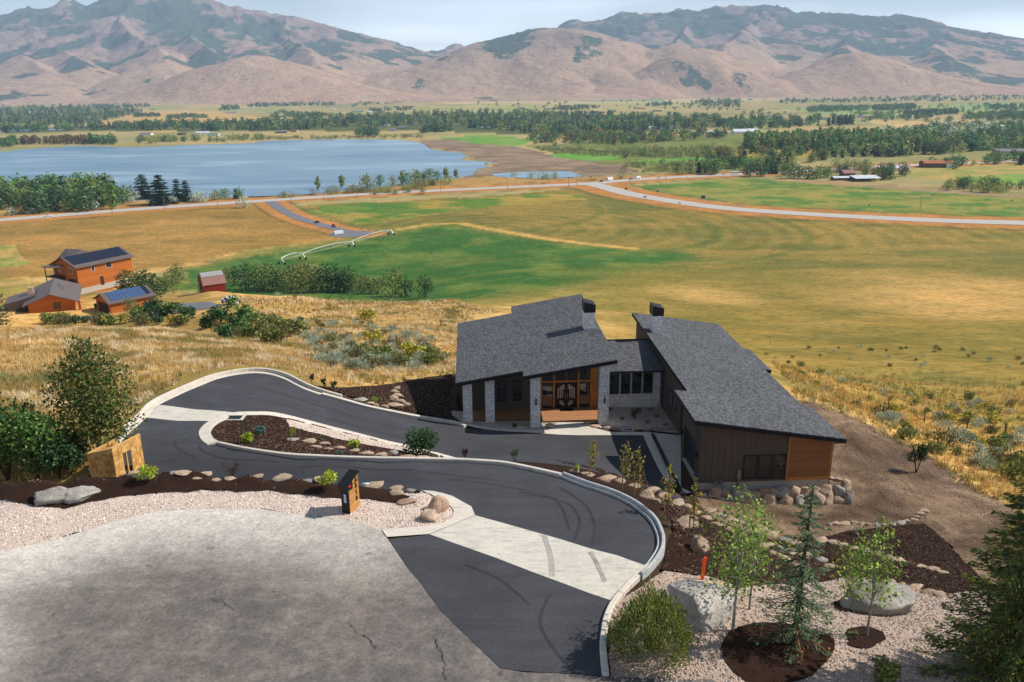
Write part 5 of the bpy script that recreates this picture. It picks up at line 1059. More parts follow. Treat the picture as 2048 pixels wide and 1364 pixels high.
ROCKS = [ # label, group, material cycle, list
 ('flat pale rock edging the mulch bed above the upper driveway', 'edging rocks above the upper driveway', [(410,948,52,11),(396,957,26,10),(426,960,28,10),(462,958,32,12),(512,953,32,9),(500,962,27,7),(568,955,48,11),(622,961,42,8),(652,960,50,10),(752,972,54,16),(795,977,32,16),(820,982,27,14),(793,986,32,22),(813,1002,38,21),(235,945,28,9),(265,945,28,9),(345,947,28,10),(365,946,36,12)]),
 ('pale rock in the stepped line across the hairpin island', 'rocks on the hairpin island', [(583,879.5,31,9),(617,883,36,11),(649,887,26,11),(678,895,24,9),(633,894,25,7),(657,898,22,7),(708,902,24,9),(731,907,32,9),(762,910,28,9),(786,905,26,15),(812,914,32,7),(848,915,30,7)]),
 ('pale rock in the pile beside the house mulch bed', 'rocks beside the house mulch bed', [(723,799,30,10),(739,806,18,9),(751,810,14,9),(770,813,18,9),(794,776,14,10),(790,784,18,12),(797,792,22,12),(786,797,20,12),(801,803,24,12),(790,809,26,12),(812,808,16,9)]),
 ('rounded rock edging the shaded court in front of the link', 'rocks edging the shaded court', [(1175,849,18,8),(1193,853,22,9),(1213,856,17,10),(1232,857,17,9),(1251,856,29,13),(1274,857,24,10),(1297,858,22,10),(1317,857,21,8),(1337,856,17,10),(1350,856,14,9),(1101,852,17,12),(1043,855,24,7),(932,847,15,6)]),
 ('tan rock edging the mulch slope beside the garage court', 'rocks edging the garage court', [(1149,942,21,9),(1177,949,26,10),(1211,958,40,17),(1240,962,26,11),(1268,972,28,11),(1294,990,34,23),(1304,980,30,14),(1314,1003,16,15),(1328,994,29,14),(1354,1006,30,17),(1376,1013,18,11)]),
 ('tan rock in the upper terrace line down the mulch slope', 'upper terrace line rocks', [(1348+22*k, 1002+11.5*k, 24, 11) for k in range(2, 12)]),
 ('tan rock in the middle terrace line down the mulch slope', 'middle terrace line rocks', [(1420+25*k, 1021+9.5*k, 27, 11) for k in range(0, 8)] + [(1645,1080,30,13),(1668,1085,25,11),(1686,1090,22,11),(1712,1098,22,12),(1732,1102,18,9),(1752,1106,22,9),(1778,1114,22,9),(1800,1120,28,10),(1820,1126,18,8),(1844,1133,22,7),(1868,1139,30,7),(1888,1145,22,6)]),
 ('small tan rock bordering the dirt track above the mulch', 'rocks bordering the dirt track', [(1560+x/2.94, 900+y/2.94, w_/2.6, h/2.4) for x, y, w_, h in [(290,437,35,20),(335,433,50,25),(385,430,50,22),(437,430,45,22),(485,435,40,20),(520,437,30,18),(575,440,35,18),(620,440,35,18),(665,437,30,18),(710,427,60,25),(750,418,35,20),(790,410,40,18),(810,395,35,18),(830,375,50,25),(850,360,50,25)]]),
 ('tan rock in the lowest terrace line above the gravel', 'lowest terrace line rocks', [(1560+x/2.94, 900+y/2.94, w_/2.7, h/2.6) for x, y, w_, h in [(-60,560,80,35),(0,585,80,35),(60,600,80,35),(150,625,80,32),(240,650,80,35),(300,680,60,30),(650,780,60,40),(715,800,50,40),(790,808,90,45),(870,832,70,40),(945,850,70,35)]]),
]
for lb, gp, L in ROCKS:
    for i, (x, y, w_, h) in enumerate(L): boulder(x, y, w_ * (.84 if 'driveway' in gp or 'island' in gp else .95), h * (.7 if 'driveway' in gp or 'island' in gp else .92), ['rock_tan', 'rock_tan', 'rock_pink', 'rock_grey', 'rock_tan'][(i * 3 + int(x)) % 5], lb, gp)
# ------------------------------------------------------------------ near trees and shrubs
def base_h(bx, by, top):
    p = hit(bx, by); d = depth_of(p); return p, d, pxm(by - top, d) * 1.06
# broadleaf tree by the hairpin
p = atz(200, 918, -2.3); d = depth_of(p); h = pxm(245, d) * 1.05
c, t_ = decid(h, pxm(172, d), 7800, 'maple', .17, 5, base=.15, nl=26, tw=.016, branches=12)
place_tree('broadleaf_tree', 'tall dark green broadleaf tree standing beside the hairpin bend', 'tree', p, c, t_)
for i, (bx, by, w_, h_, pal, lb) in enumerate([(15,955,170,205,'green','large leafy green bush at the far end of the mulch berm'),(75,958,140,165,'green','bright green leafy bush next to the broadleaf tree'),(120,955,90,95,'dark','low dark bush at the foot of the broadleaf tree'),(-40,950,170,220,'dark','tall dark green bush half out of view past the berm'),(150,930,70,80,'maple','small brownish bush under the broadleaf tree')]):
    p = atz(bx, by, -2.4 if i != 3 else -2.0); d = depth_of(p)
    o = obj('bush', me_q('bush', bushq(pxm(h_, d), pxm(w_, d), 4800, pal, .17, 40 + i, 13, stems=5), 'foliage'), None, p); tag(o, lb, 'bush')
# conifers
p, d, h = base_h(1588, 1292, 948); c, t_ = conif(h, pxm(205, d), 24, 7, 95, 'bluespruce', 3, base=.12, leaf=.11, droop=.30, sparse=.42, asp=.32)
place_tree('spruce_tree', 'slim sparse young spruce staked in a mulch ring', 'tree', p, c, t_, 'needles', mat='needles')
p = hit(2025, 1352); d = depth_of(p); h = pxm(560, d); c, t_ = conif(h, pxm(335, d), 32, 10, 300, 'goldspruce', 8, base=.02, leaf=.14, droop=.36, asp=.34)
place_tree('spruce_tree', 'large golden green spruce beside the gravel slope', 'tree', p, c, t_, 'needles', mat='needles')
# aspens
for i, (bx, by, top, w_, n, lb) in enumerate([(1465,1262,955,140,1050,'aspen with a pale trunk in front of the very large boulder'),(1498,1220,978,130,900,'aspen growing just behind the very large boulder'),(1733,1272,1012,118,950,'lone aspen in its own small mulch ring'),(1690,1212,1075,92,520,'slender twin stemmed aspen beside the smooth grey boulder')]):
    p, d, h = base_h(bx, by, top); c, t_ = decid(h, pxm(w_, d), n, 'aspen', .11, 60 + i, base=.30, nl=12, tw=.011, branches=16, bark=(.36, .33, .27), tall=False, lobejit=.4)
    place_tree('aspen_tree', lb, 'tree', p, c, t_)
RINGP = []
for i, (px, py, rx, ry) in enumerate([(1560,1300,110,52),(1728,1275,40,20),(1695,1212,28,12)]):
    cen = hit(px, py); e1 = hit(px + rx, py); e2 = hit(px, py - ry); A_, B_ = e1 - cen, e2 - cen
    P = [tuple((cen + A_ * math.cos(a) * (1 + .1 * math.sin(3 * a + i)) + B_ * math.sin(a))[:2]) for a in np.linspace(0, 2 * math.pi, 28)[:-1]]
    RINGP.append(P); tag(sheet('mulch_ring', P, 'mulch', .05, .35, jag=.25), kind='structure', label='dark mulch ring round a young tree')
# staked saplings
for i, (bx, by, top, w_, pal, lb) in enumerate([(1186,954,880,30,'dry','thin staked sapling behind the loop wall end'),(1251,982,880,34,'dry','yellowing staked sapling against the court shadow'),(1275,994,888,30,'dry','browning staked sapling with a green top'),(1335,1042,916,36,'dry','tallest staked sapling near the garage door'),(1385,1076,950,26,'dry','staked sapling in front of the garage corner')]):
    p, d, h = base_h(bx, by, top - 8); c, t_ = decid(h, pxm(w_, d), 260, np.concatenate([PAL[pal], PAL['yellow'][:3]]), .10, 80 + i, base=.28, nl=9, tw=.010, branches=9, bark=(.16, .13, .1), tall=True)
    r = place_tree('staked_sapling', lb, 'sapling', p, c, t_)
    MB().tube([(-.14, 0, -.3), (-.14, 0, h * .42)], .03, 5).build('stake', 'stake_wood', r); MB().box(-.17, .03, -.03, .03, h * .32, h * .335).build('tie', 'black_metal', r)
# shrubs: (px, py base, w, h, palette, n, leaf, kind, label)
SHR = [(1303,1310,165,150,'willow',12000,.12,'up','big rounded feathery green shrub on the gravel beside the kerb'),(838,912,80,64,'dark',1800,.12,'stem','multi stemmed green shrub at the tip of the hairpin island'),
 (497,887,30,27,'lime',500,.09,'b','round lime green shrub on the hairpin island'),(519,868,30,18,'blue',420,.09,'b','low blue green shrub behind the lime green one'),(583,885,24,46,'yellow',260,.08,'up','thin yellow green sapling beside the island rocks'),(640,880,10,8,'green',90,.06,'b','tiny green plant on the island mulch'),(709,898,27,22,'lime',360,.08,'b','small lime green shrub among the island rocks'),(681,911,17,11,'blue',130,.07,'b','small blue grey tuft against the island kerb'),
 (295,966,44,42,'lime',620,.09,'b','lime green shrub on the berm near the timber enclosure'),(658,980,46,52,'lime',700,.09,'b','tall lime green shrub behind the house number post'),(466,952,36,34,'red',170,.08,'up','bare reddish twiggy shrub on the berm'),(930,925,18,36,'red',170,.08,'up','purple leaved shrub rising above the island kerb'),(1030,930,20,40,'dark',200,.09,'up','slim green shrub rising above the upper driveway kerb'),(1153,945,13,22,'lime',120,.08,'b','small yellow green shrub at the loop wall end'),(1365,1000,18,26,'red',150,.08,'up','purple leaved shrub beside the garage apron'),
 (625,772,11,34,'conifer',240,.10,'up','first small upright evergreen along the bend wall'),(648,780,13,36,'conifer',260,.10,'up','second small upright evergreen between its two neighbours'),(669,788,14,36,'conifer',280,.10,'up','third small upright evergreen closest to the house'),(749,805,15,14,'lime',150,.08,'b','small lime shrub beside the rock pile'),
 (1030,860,15,15,'conifer',150,.07,'b','small dark shrub in the gravel below the porch'),(1270,838,26,30,'red',260,.08,'stem','reddish shrub in the shaded court'),(1300,823,12,10,'dark',80,.06,'b','dark tuft near the downpipe in the court'),(1244,840,12,8,'dark',80,.06,'b','dark tuft near the court rocks'),(1313,836,12,9,'dark',80,.06,'b','dark tuft close to the garage wing wall'),(1295,848,14,8,'dark',80,.06,'b','dark tuft in the middle of the court'),(1220,822,9,9,'dark',70,.06,'b','dark tuft behind the tall pillar'),(1330,853,13,8,'dark',80,.06,'b','dark tuft between court rocks and garage'),
 (1832,945,46,80,'conifer',900,.14,'up','dark evergreen shrub at the edge of the dirt track'),(1770,1364,66,50,'willow',1100,.09,'b','small round shrub at the foot of the gravel'),(1708,1068,20,20,'sage',200,.07,'up','pale grass tuft on the upper mulch terrace'),(1822,1136,22,24,'dry',200,.09,'up','straw coloured grass clump between terrace rocks'),(1272,975,60,20,'dry',200,.08,'b','withered shrub behind the staked saplings')]
for i, (px, py, w_, h_, pal, n, lf, kd, lb) in enumerate(SHR):
    p = hit(px, py); d = depth_of(p)
    if px in (930, 1030): p = atz(px, py - 4, -1.6 if px == 930 else -1.5); d = depth_of(p)
    me = me_q('shrub', domeq(pxm(h_, d), pxm(w_, d), n, pal, lf, 200 + i) if n > 9000 else bushq(pxm(h_, d), pxm(w_, d), n, pal, lf * (1.0 if d < 40 else 1.25), 200 + i, 9 if n > 1000 else 6, up=kd == 'up', asp=.35 if kd == 'up' else .8, stems=6 if kd in ('stem',) or pal == 'red' else 2), 'foliage')
    tag(obj('shrub', me, None, p), lb, 'shrub')
# young spruce guy stakes
p = hit(1588, 1300); simple('copper_tape', '#a8583c', .6, .2); sg = empty('tree_guy', p); tag(sg, 'reddish guy straps and stakes tied round the young spruce', 'tree support')
for k, a in enumerate((2.6, 4.6, 5.6)):
    q = np.array([math.cos(a) * 1.0, math.sin(a) * .9, 0]); zq = Hs(p[0] + q[0], p[1] + q[1]) - p[2]
    MB().tube([(0, 0, .75), (q[0] * .5, q[1] * .5, .55), (q[0], q[1], zq + .35)], .018, 5).build('strap', 'copper_tape', sg); MB().tube([(q[0], q[1], zq - .2), (q[0] * 1.02, q[1] * 1.02, zq + .5)], .03, 5).build('stake', 'stake_wood', sg)
# orange marker
t = NT('marker_orange'); t.color(lin('#f0501c')); t.b.inputs['Roughness'].default_value = .5
p = hit(1404, 1160); h = pxm(52, depth_of(p)); mk = MB(); mk.box(-.07, .07, -.02, .02, -.2, h); tag(mk.build('utility_marker', 'marker_orange', None, loc=p), 'bright orange flat utility marker post', 'marker'); 
o = bpy.data.objects['utility_marker']; o.rotation_euler = (0, .06, .3); bevel(o, .015)
p = hit(450, 959); tag(bevel(MB().box(-.06, .06, -.05, .05, 0, .12).build('utility_marker', 'marker_orange', None, loc=p), .02), 'tiny orange utility cap among the berm rocks', 'marker')
p = hit(725, 974); simple('white_plastic', '#d9dcdf', .5, .05); u = empty('drain_pipe', p); tag(u, 'short white pipe end behind the house number post', 'pipe'); MB().tube([(-.05, 0, .1), (.25, 0, .12), (.5, 0, .02)], .09, 10).build('pipe', 'white_plastic', u, smooth=True); MB().tube([(.5, 0, .02), (.56, 0, 0)], .11, 10).build('collar', 'white_plastic', u, smooth=True)
p = hit(1911, 964); tag(bevel(MB().box(-.75, .75, -.06, .06, 0, .05).build('plank', 'stake_wood', None, loc=p, rz=.75), .01), 'pale loose plank lying on the dirt', 'plank')

# ------------------------------------------------------------------ house number post
wood_mat('post_wood', '#a9713a', '#c99a5a', .2, 2); t = NT('red_plate'); t.color(lin('#e0262a'))
pa = atz(700.5, 1029, 0); pb = atz(720, 1012, 0); pc = atz(689.5, 1026, 0)
ux = pb - pa; L_ = float(np.linalg.norm(ux)) * 1.0; ux /= np.linalg.norm(ux); ang = math.atan2(ux[1], ux[0]); hb = 1.45; wd = .36
mbx = empty('house_number_post', pa, ang); tag(mbx, 'black and cedar mailbox post with large house numbers', 'mailbox')
# local: x along the cedar face, y away (to the back face), z up
MB().prism([(0, 0), (.02, 0), (.02, wd), (0, wd)], [-.1] * 4, [1.0] * 4).build('black_panel', 'black_metal', mbx)
MB().prism([(.021, .0), (L_, .0), (L_, wd), (.021, wd)], [-.1] * 4, [1.0, hb - .05, hb - .05, 1.0]).build('cedar_body', 'post_wood', mbx)
MB().prism([(-.10, -.012), (.30, -.012), (.30, wd + .012), (-.10, wd + .012)], [1.0] * 4, [1.24, 1.34, 1.34, 1.24]).build('letter_box', 'black_metal', mbx)
MB().prism([(.30, .0), (L_, .0), (L_, wd), (.30, wd)], [1.1] * 4, [1.33, 1.47, 1.47, 1.33]).build('cedar_head', 'post_wood', mbx)
MB().hexa([(-.16, -.05, 1.235), (L_ + .06, -.05, 1.50), (L_ + .06, wd + .05, 1.50), (-.16, wd + .05, 1.235), (-.16, -.05, 1.275), (L_ + .06, -.05, 1.54), (L_ + .06, wd + .05, 1.54), (-.16, wd + .05, 1.275)]).build('lid', 'black_metal', mbx)
MB().box(.0, .12, -.05, -.016, 1.17, 1.22).build('flag', 'red_plate', mbx)
simple('keypad_blue', '#2b3a66', .4, .1); kp = MB().box(-.02, -.001, .1, .24, .45, .9).build('keypad', 'keypad_blue', mbx)
for k in range(4): MB().box(-.025, -.021, .12, .22, .5 + k * .09, .56 + k * .09).build('button', 'white_plastic', kp)
def digits(s, x, z0, dz, size):
    for k, ch in enumerate(s):
        cu = bpy.data.curves.new('digit', 'FONT'); cu.body = ch; cu.size = size; cu.extrude = .008; cu.align_x = 'CENTER'; tmp = bpy.data.objects.new('digit', cu); COL.objects.link(tmp)
        dg = bpy.context.evaluated_depsgraph_get(); me = bpy.data.meshes.new_from_object(tmp.evaluated_get(dg)); bpy.data.objects.remove(tmp)
        me.materials.clear(); me.materials.append(MATS['black_metal']); o = obj('digit', me, mbx, (x, -.014, z0 - dz * k)); o.rotation_euler = (R_(90), 0, 0)
digits('6858', L_ * .72, 1.19, .27, .27)

# ------------------------------------------------------------------ unfinished timber enclosure
t = NT('osb'); v = t.coord(); vo = t.n('TexVoronoi', Scale=9.0); t.l(t.coord(scale=(1, 1, .6)), vo.inputs['Vector']); sp = t.n('SeparateColor'); t.l(vo.outputs['Color'], sp.inputs[0])
t.color(t.mix(t.ramp(sp.outputs[0], [(0, lin('#b5803f')), (.5, lin('#cf9c56')), (1, lin('#e0b576'))]), t.ramp(t.noise(2, v, 4), [(.3, (.85, .83, .8)), (.7, (1.1, 1.1, 1.1))]), .8, 'MULTIPLY'))
simple('stud_wood', '#d3a566', .8, .12, 5)
b_ = atz(232, 946, -2.1); cR = atz(289, 925, -2.25); aL = atz(184, 950, -2.1)
enc = empty('timber_enclosure', b_); tag(enc, 'unfinished sheathed timber enclosure with open framing at the hairpin', 'shed')
ux = (cR - b_)[:2]; ux /= np.linalg.norm(ux); Lr = float(np.linalg.norm((cR - b_)[:2])); vx = (aL - b_)[:2]; Ll = float(np.linalg.norm(vx)); vx /= Ll
def wallseg(o, d, l0, l1, z0, z1a, z1b, th, mat, nm, parent=enc):
    n = np.array([-d[1], d[0]]) * th; a0 = o + d * l0; a1 = o + d * l1
    return MB().prism([a0, a1, a1 + n, a0 + n], [z0] * 4, [z1a, z1b, z1b, z1a]).build(nm, mat, parent)
O = np.zeros(2); dr = Lr / 10
ht = lambda l: 1.28 + .12 * l / Lr
f = wallseg(O, ux, 0, Lr * .28, -.6, ht(0), ht(Lr * .28), .012, 'osb', 'sheathing'); wallseg(O, ux, Lr * .62, Lr, -.6, ht(Lr * .62), ht(Lr), .012, 'osb', 'sheathing'); wallseg(O, ux, Lr * .281, Lr * .619, .85, ht(Lr * .28), ht(Lr * .62), .012, 'osb', 'sheathing')
for q in (.28, .43, .6): wallseg(O, ux, Lr * q, Lr * q + .05, -.6, .85, .85, .1, 'stud_wood', 'stud')
wallseg(O, vx, 0.02, Ll, -.6, 1.27, 1.1, -.012, 'osb', 'sheathing'); wallseg(O + vx * Ll, vx, 0, .06, -.6, 1.1, 1.1, -.1, 'stud_wood', 'stud')
far = vx * Ll; wallseg(far, ux, 0, Lr, -.6, 1.1, 1.25, .012, 'osb', 'sheathing'); wallseg(ux * Lr, vx, 0, Ll * .55, -.6, 1.4, 1.32, .012, 'osb', 'sheathing')
for o_, d_, l_, a_, b2 in ((O, ux, Lr, 1.28, 1.4), (far, ux, Lr, 1.1, 1.25), (O, vx, Ll, 1.28, 1.1)):
    n = np.array([-d_[1], d_[0]]); s_ = 1 if d_ is ux else -1
    P = [o_, o_ + d_ * l_, o_ + d_ * l_ + n * .1 * s_, o_ + n * .1 * s_]; MB().prism(P, [a_ + .002, b2 + .002, b2 + .002, a_ + .002], [a_ + .05, b2 + .05, b2 + .05, a_ + .05]).build('top_plate', 'stud_wood', enc)
for k in range(1, 5): wallseg(far, ux, Lr * k / 5, Lr * k / 5 + .05, -.5, 1.1, 1.1, .1, 'stud_wood', 'stud')

# ------------------------------------------------------------------ loose gravel stones and grass as ground cover
def scatter_xy(P, dens):
    P = np.array(P); x0, y0 = P.min(0); x1, y1 = P.max(0); n = int((x1 - x0) * (y1 - y0) * dens); x = rng.uniform(x0, x1, n); y = rng.uniform(y0, y1, n); k = inpoly(x, y, P); return x[k], y[k]
def pebbles(name, P, dens, size, pal, label, avoid=()):
    x, y = scatter_xy(P, dens)
    for a in avoid: k = ~inpoly(x, y, a); x, y = x[k], y[k]
    n = len(x); z = H(x, y) + .02; oc = np.array([(1, 0, 0), (0, 1, 0), (-1, 0, 0), (0, -1, 0), (.1, .1, .8), (0, 0, -.6)], float); fs = np.array([(0, 1, 4), (1, 2, 4), (2, 3, 4), (3, 0, 4)])
    s = size * rng.uniform(.5, 1.4, (n, 1, 3)); a = rng.uniform(0, 6.28, n); ca, sa = np.cos(a)[:, None], np.sin(a)[:, None]
    V = oc[None, :5] * s + rng.normal(0, .12, (n, 5, 3)) * size; V = np.stack([V[:, :, 0] * ca - V[:, :, 1] * sa, V[:, :, 0] * sa + V[:, :, 1] * ca, V[:, :, 2]], 2) + np.stack([x, y, z], 1)[:, None]
    F_ = (fs[None] + (np.arange(n) * 5)[:, None, None]).reshape(-1, 3); T = np.repeat(pal[rng.integers(0, len(pal), n)] * rng.uniform(.8, 1.15, (n, 1)), 4, axis=0)
    tag(obj(name, mesh_np(name, V.reshape(-1, 3), F_, 'pebble', T)), kind='stuff', label=label)
t = NT('pebble'); t.color(t.attr('tint').outputs['Color']); t.b.inputs['Roughness'].default_value = .9
PEB = G('#e2cebe', '#e9d9cc', '#c2a998', '#d5bfae', '#efe2d7', '#b09888', '#d8c4b4')
SD = {s[0]: s[1] for s in SHEETS}
pebbles('gravel_stones', SD['gravel_slope'], 60, .042, PEB * .62, 'loose pinkish gravel on the slope', avoid=RINGP)  # stones toned down to match the slope, tree shade included in the tint
pebbles('gravel_stones', SD['gravel_bed'], 60, .04, PEB, 'loose pinkish gravel on the verge', avoid=[SD['mulch_bed']])
pebbles('dirt_clods', SD['dirt_track'], 9, .045, G('#665749', '#7a6a5d', '#948272', '#5c4e44', '#b0a090'), 'clods and stones on the dirt track')
for nm in ('slope_bed', 'mulch_bed', 'island_bed', 'mulch_house'): pebbles('bark_chips', SD[nm], 50, .06, G('#2a1d17', '#3d2b22', '#5c4636', '#1c1310', '#7a614e'), 'loose dark bark chips on a mulch bed')
def tufts(name, P, dens, hgt, pal, label, avoid=(), wdt=.045, nb=5, thr=None, noise_s=6, fade=None):
    x, y = scatter_xy(P, dens)
    for a in avoid: k = ~inpoly(x, y, a); x, y = x[k], y[k]
    dn = fbm(x / noise_s, y / noise_s, 3, 303); k = rng.random(len(x)) < (.3 + .7 * sstep(.3, .62, dn)) * (1 if fade is None else 1 - sstep(fade[0], fade[1], np.hypot(x, y) + 30 * (fbm(x / 25, y / 25, 3, 401) - .5))); x, y, dn = x[k], y[k], dn[k]
    z = H(x, y); n = len(x); pal = PAL[pal]
    tc_ = pal[np.clip((fbm(x / 4, y / 4, 3, 311) * 1.6 - .3) * len(pal), 0, len(pal) - 1).astype(int)] * rng.uniform(.75, 1.2, (n, 1))
    X = np.repeat(x, nb) + rng.normal(0, .1, n * nb); Y = np.repeat(y, nb) + rng.normal(0, .1, n * nb); Z = np.repeat(z, nb) - .05
    a = rng.uniform(0, 6.28, n * nb); l = rng.uniform(.5, 1.15, n * nb) * hgt; lean = rng.uniform(.1, .55, n * nb) * l; b = rng.uniform(0, 6.28, n * nb)
    A_ = np.stack([X + np.cos(a) * wdt, Y + np.sin(a) * wdt, Z], 1); B_ = np.stack([X - np.cos(a) * wdt, Y - np.sin(a) * wdt, Z], 1); Cc = np.stack([X + np.cos(b) * lean, Y + np.sin(b) * lean, Z + l], 1)
    V = np.stack([A_, B_, Cc], 1).reshape(-1, 3); T = np.repeat(tc_, nb, axis=0) * rng.uniform(.85, 1.15, (n * nb, 1))
    tag(obj(name, mesh_np(name, V, np.arange(len(V)).reshape(-1, 3), 'grass_blades', T)), kind='stuff', label=label)
HILL = [tuple(p[:2]) for p in hits([(-200,955),(-200,800),(0,700)])] + [tuple(col_pt(-150, 96, 0)[:2]), tuple(col_pt(100, 98, 0)[:2]), tuple(col_pt(300, 102, 0)[:2]), tuple(col_pt(450, 100, 0)[:2]), tuple(col_pt(560, 100, 0)[:2])] + [tuple(p[:2]) for p in hits([(700,720),(880,735),(800,745),(700,755),(620,752),(590,745),(550,735),(480,733),(420,740),(360,762),(300,795),(270,815),(215,885),(170,940)])]
tufts('dry_grass', HILL, 12, .5, 'grass', 'dry golden grass on the near hill', wdt=.035, nb=7)
MID = [tuple(p[:2]) for p in hits([(540,715),(600,650),(650,615),(880,610),(960,640),(930,752),(850,757),(780,768),(720,772),(640,769),(600,755)])]
tufts('dry_grass', MID, 4.5, .5, 'grass', 'dry grass between sagebrush on the slope', wdt=.06)
UPP = [tuple(p[:2]) for p in hits([(470,592),(560,596),(700,604),(860,602),(930,606),(1000,625),(900,640),(640,620),(590,655),(500,640)])]
tufts('dry_grass', UPP, 1.8, .6, 'grass', 'dry grass on the upper golden slope', wdt=.1)
RGT = [tuple(p[:2]) for p in hits([(1594,800),(1692,838),(1757,868),(1822,901),(1942,979),(2012,1014),(2200,1072),(2200,740),(1900,715),(1600,700),(1500,690),(1560,745)])]
tufts('dry_grass', RGT, 4.5, .55, 'grassr', 'orange dry grass beyond the dirt track', wdt=.05, fade=(75, 128))
# ------------------------------------------------------------------ hillside brush
def scatter_px(poly, n, seed, mind=0.0):
    r_ = np.random.default_rng(seed); P = np.array(poly, float); out = []; x0, y0 = P.min(0); x1, y1 = P.max(0)
    while len(out) < n:
        x, y = r_.uniform(x0, x1), r_.uniform(y0, y1)
        if inpoly(np.array([x]), np.array([y]), poly)[0]: out.append((x, y))
    return out
BV = {k: [me_q('shrub', bushq(1.0, 1.5, n, k, lf, 500 + i * 7 + j, 7, up=up, asp=.4 if up else .8), 'foliage') for j in range(4)] for i, (k, n, lf, up) in enumerate((('sage', 340, .16, True), ('brush', 300, .17, True), ('green', 320, .17, False), ('olive', 320, .17, False), ('yellow', 300, .17, False), ('dark', 420, .16, False)))}
def brush(lst, kinds, hr, label, group, seed, cat='shrub', name='shrub'):
    r_ = random.Random(seed)
    for i, (x, y) in enumerate(lst):
        p = hit(x, y); k = r_.choice(kinds); s = r_.uniform(*hr); o = obj(name, r_.choice(BV[k]), None, (p[0], p[1], p[2] - .05), r_.uniform(0, 6.28), (s * r_.uniform(.9, 1.3), s * r_.uniform(.9, 1.3), s)); tag(o, label, cat, group)
brush(scatter_px([(575,640),(760,650),(890,690),(895,740),(700,745),(640,730),(590,680)], 140, 1), ['sage', 'sage', 'sage', 'brush'], (.75, 1.45), 'grey green sagebrush on the slope left of the big roof', 'sagebrush on the slope', 11, name='sage_shrub')
brush(scatter_px([(640,680),(800,680),(890,720),(880,740),(700,740)], 26, 2), ['brush', 'olive', 'brush'], (.9, 1.7), 'olive brown bush among the sagebrush', 'bushes among the sagebrush', 12)
brush([(742,680),(755,686),(735,640),(820,720)], ['yellow'], (1.5, 2.2), 'bright yellow green bush among the sagebrush', 'yellow bushes among the sagebrush', 13)
brush(scatter_px([(520,640),(590,660),(600,690),(450,685),(420,660)], 26, 3), ['dark', 'green', 'olive', 'brush'], (1.6, 3.0), 'dark bush in the thicket behind the golden hill', 'thicket behind the golden hill', 14, 'bush', 'bush')
brush([(415,655),(440,648),(490,640),(465,615),(380,640),(350,628),(330,632),(305,630),(290,634)], ['dark', 'green'], (2.2, 3.6), 'rounded green bush between the golden hill and the red barn', 'bushes near the red barn', 15, 'bush', 'bush')
brush(scatter_px([(40,648),(130,645),(260,640),(390,650),(300,655),(60,655)], 22, 4), ['olive', 'brush', 'yellow', 'dark'], (1.6, 2.8), 'autumn tinted bush along the crest below the timber houses', 'bushes along the golden crest', 16, 'bush', 'bush')
brush(scatter_px([(500,578),(860,588),(900,600),(700,605),(520,592)], 34, 5), ['sage', 'brush'], (.7, 1.2), 'low grey shrub in front of the field hedge', 'low shrubs along the hedge', 17)
brush(scatter_px([(1560,705),(1700,760),(1800,790),(2048,800),(2048,960),(1930,950),(1820,880),(1700,815),(1600,760)], 80, 6), ['sage', 'sage', 'olive', 'yellow', 'brush'], (.55, 1.1), 'pale sage clump scattered over the orange grass beyond the dirt track', 'sage clumps beyond the dirt track', 18, name='sage_shrub')
brush([(1870,905),(1890,890),(1925,895),(1960,905),(1985,920),(2010,930),(2040,935),(1990,900),(2040,890),(1905,870),(1810,880),(1780,850),(1760,835),(2030,960),(1960,935)], ['sage', 'brush', 'olive'], (1.0, 1.7), 'large grey green bush beside the old fence line', 'bushes by the old fence line', 19)
brush(scatter_px([(1500,690),(2048,700),(2048,740),(1560,730)], 30, 7), ['brush', 'olive', 'sage'], (.5, .9), 'small dark tuft on the distant orange slope', 'tufts on the orange slope', 20)
# bushes and trees by the timber houses and the hedge row behind the barn
TV = {}
def variant(key, f, n=3): TV[key] = [f(900 + hash_i(key) * 13 + j) for j in range(n)]
def hash_i(s): return sum(ord(c) * (i + 3) for i, c in enumerate(s)) % 97
def tree_me(h, w_, n, pal, leaf, seed, **kw):
    c, t_ = decid(h, w_, n, pal, leaf, seed, **kw); return me_q('tree', joinq([c, t_]) if t_ is not None else c, 'foliage')
variant('hedge', lambda s: tree_me(1.0, .95, 560, 'green', .075, s, base=.06, nl=11, tw=.02)); variant('hedge2', lambda s: tree_me(1.0, .9, 560, 'olive', .075, s, base=.06, nl=11, tw=.02)); variant('hedge3', lambda s: tree_me(1.0, .8, 560, 'dark', .075, s, base=.06, nl=11, tw=.02))
def put(name, key, p, h, label, cat, group, r_, wf=1.0):
    o = obj(name, r_.choice(TV[key]), None, (p[0], p[1], p[2] - .02 * h), r_.uniform(0, 6.28), (h * wf * r_.uniform(.9, 1.15), h * wf * r_.uniform(.9, 1.15), h)); return tag(o, label, cat, group)
r_ = random.Random(5)
for x, y, hp_ in [(492,578,52),(510,582,56),(530,580,50),(548,583,52),(566,580,48),(584,584,56),(602,580,60),(622,584,56),(640,582,50),(656,585,58),(674,583,56),(690,586,48),(706,585,44),(722,588,40),(740,588,38),(758,588,36),(792,592,58),(812,594,40),(850,594,44),(470,572,40),(455,568,34),(700,580,50),(610,575,50),(540,575,50),(346,572,36),(358,566,40)]:
    p = hit(x, y); put('hedge_tree', r_.choice(['hedge', 'hedge2', 'hedge3', 'hedge2']), p, pxm(hp_, depth_of(p)) * 1.06, {850: 'lone round tree standing apart past the end of the hedge row', 792: 'largest round tree close to the end of the hedge row'}.get(x, 'leafy green tree in the row between golden slope and pivot field'), 'tree', 'tree row behind the red barn', r_)
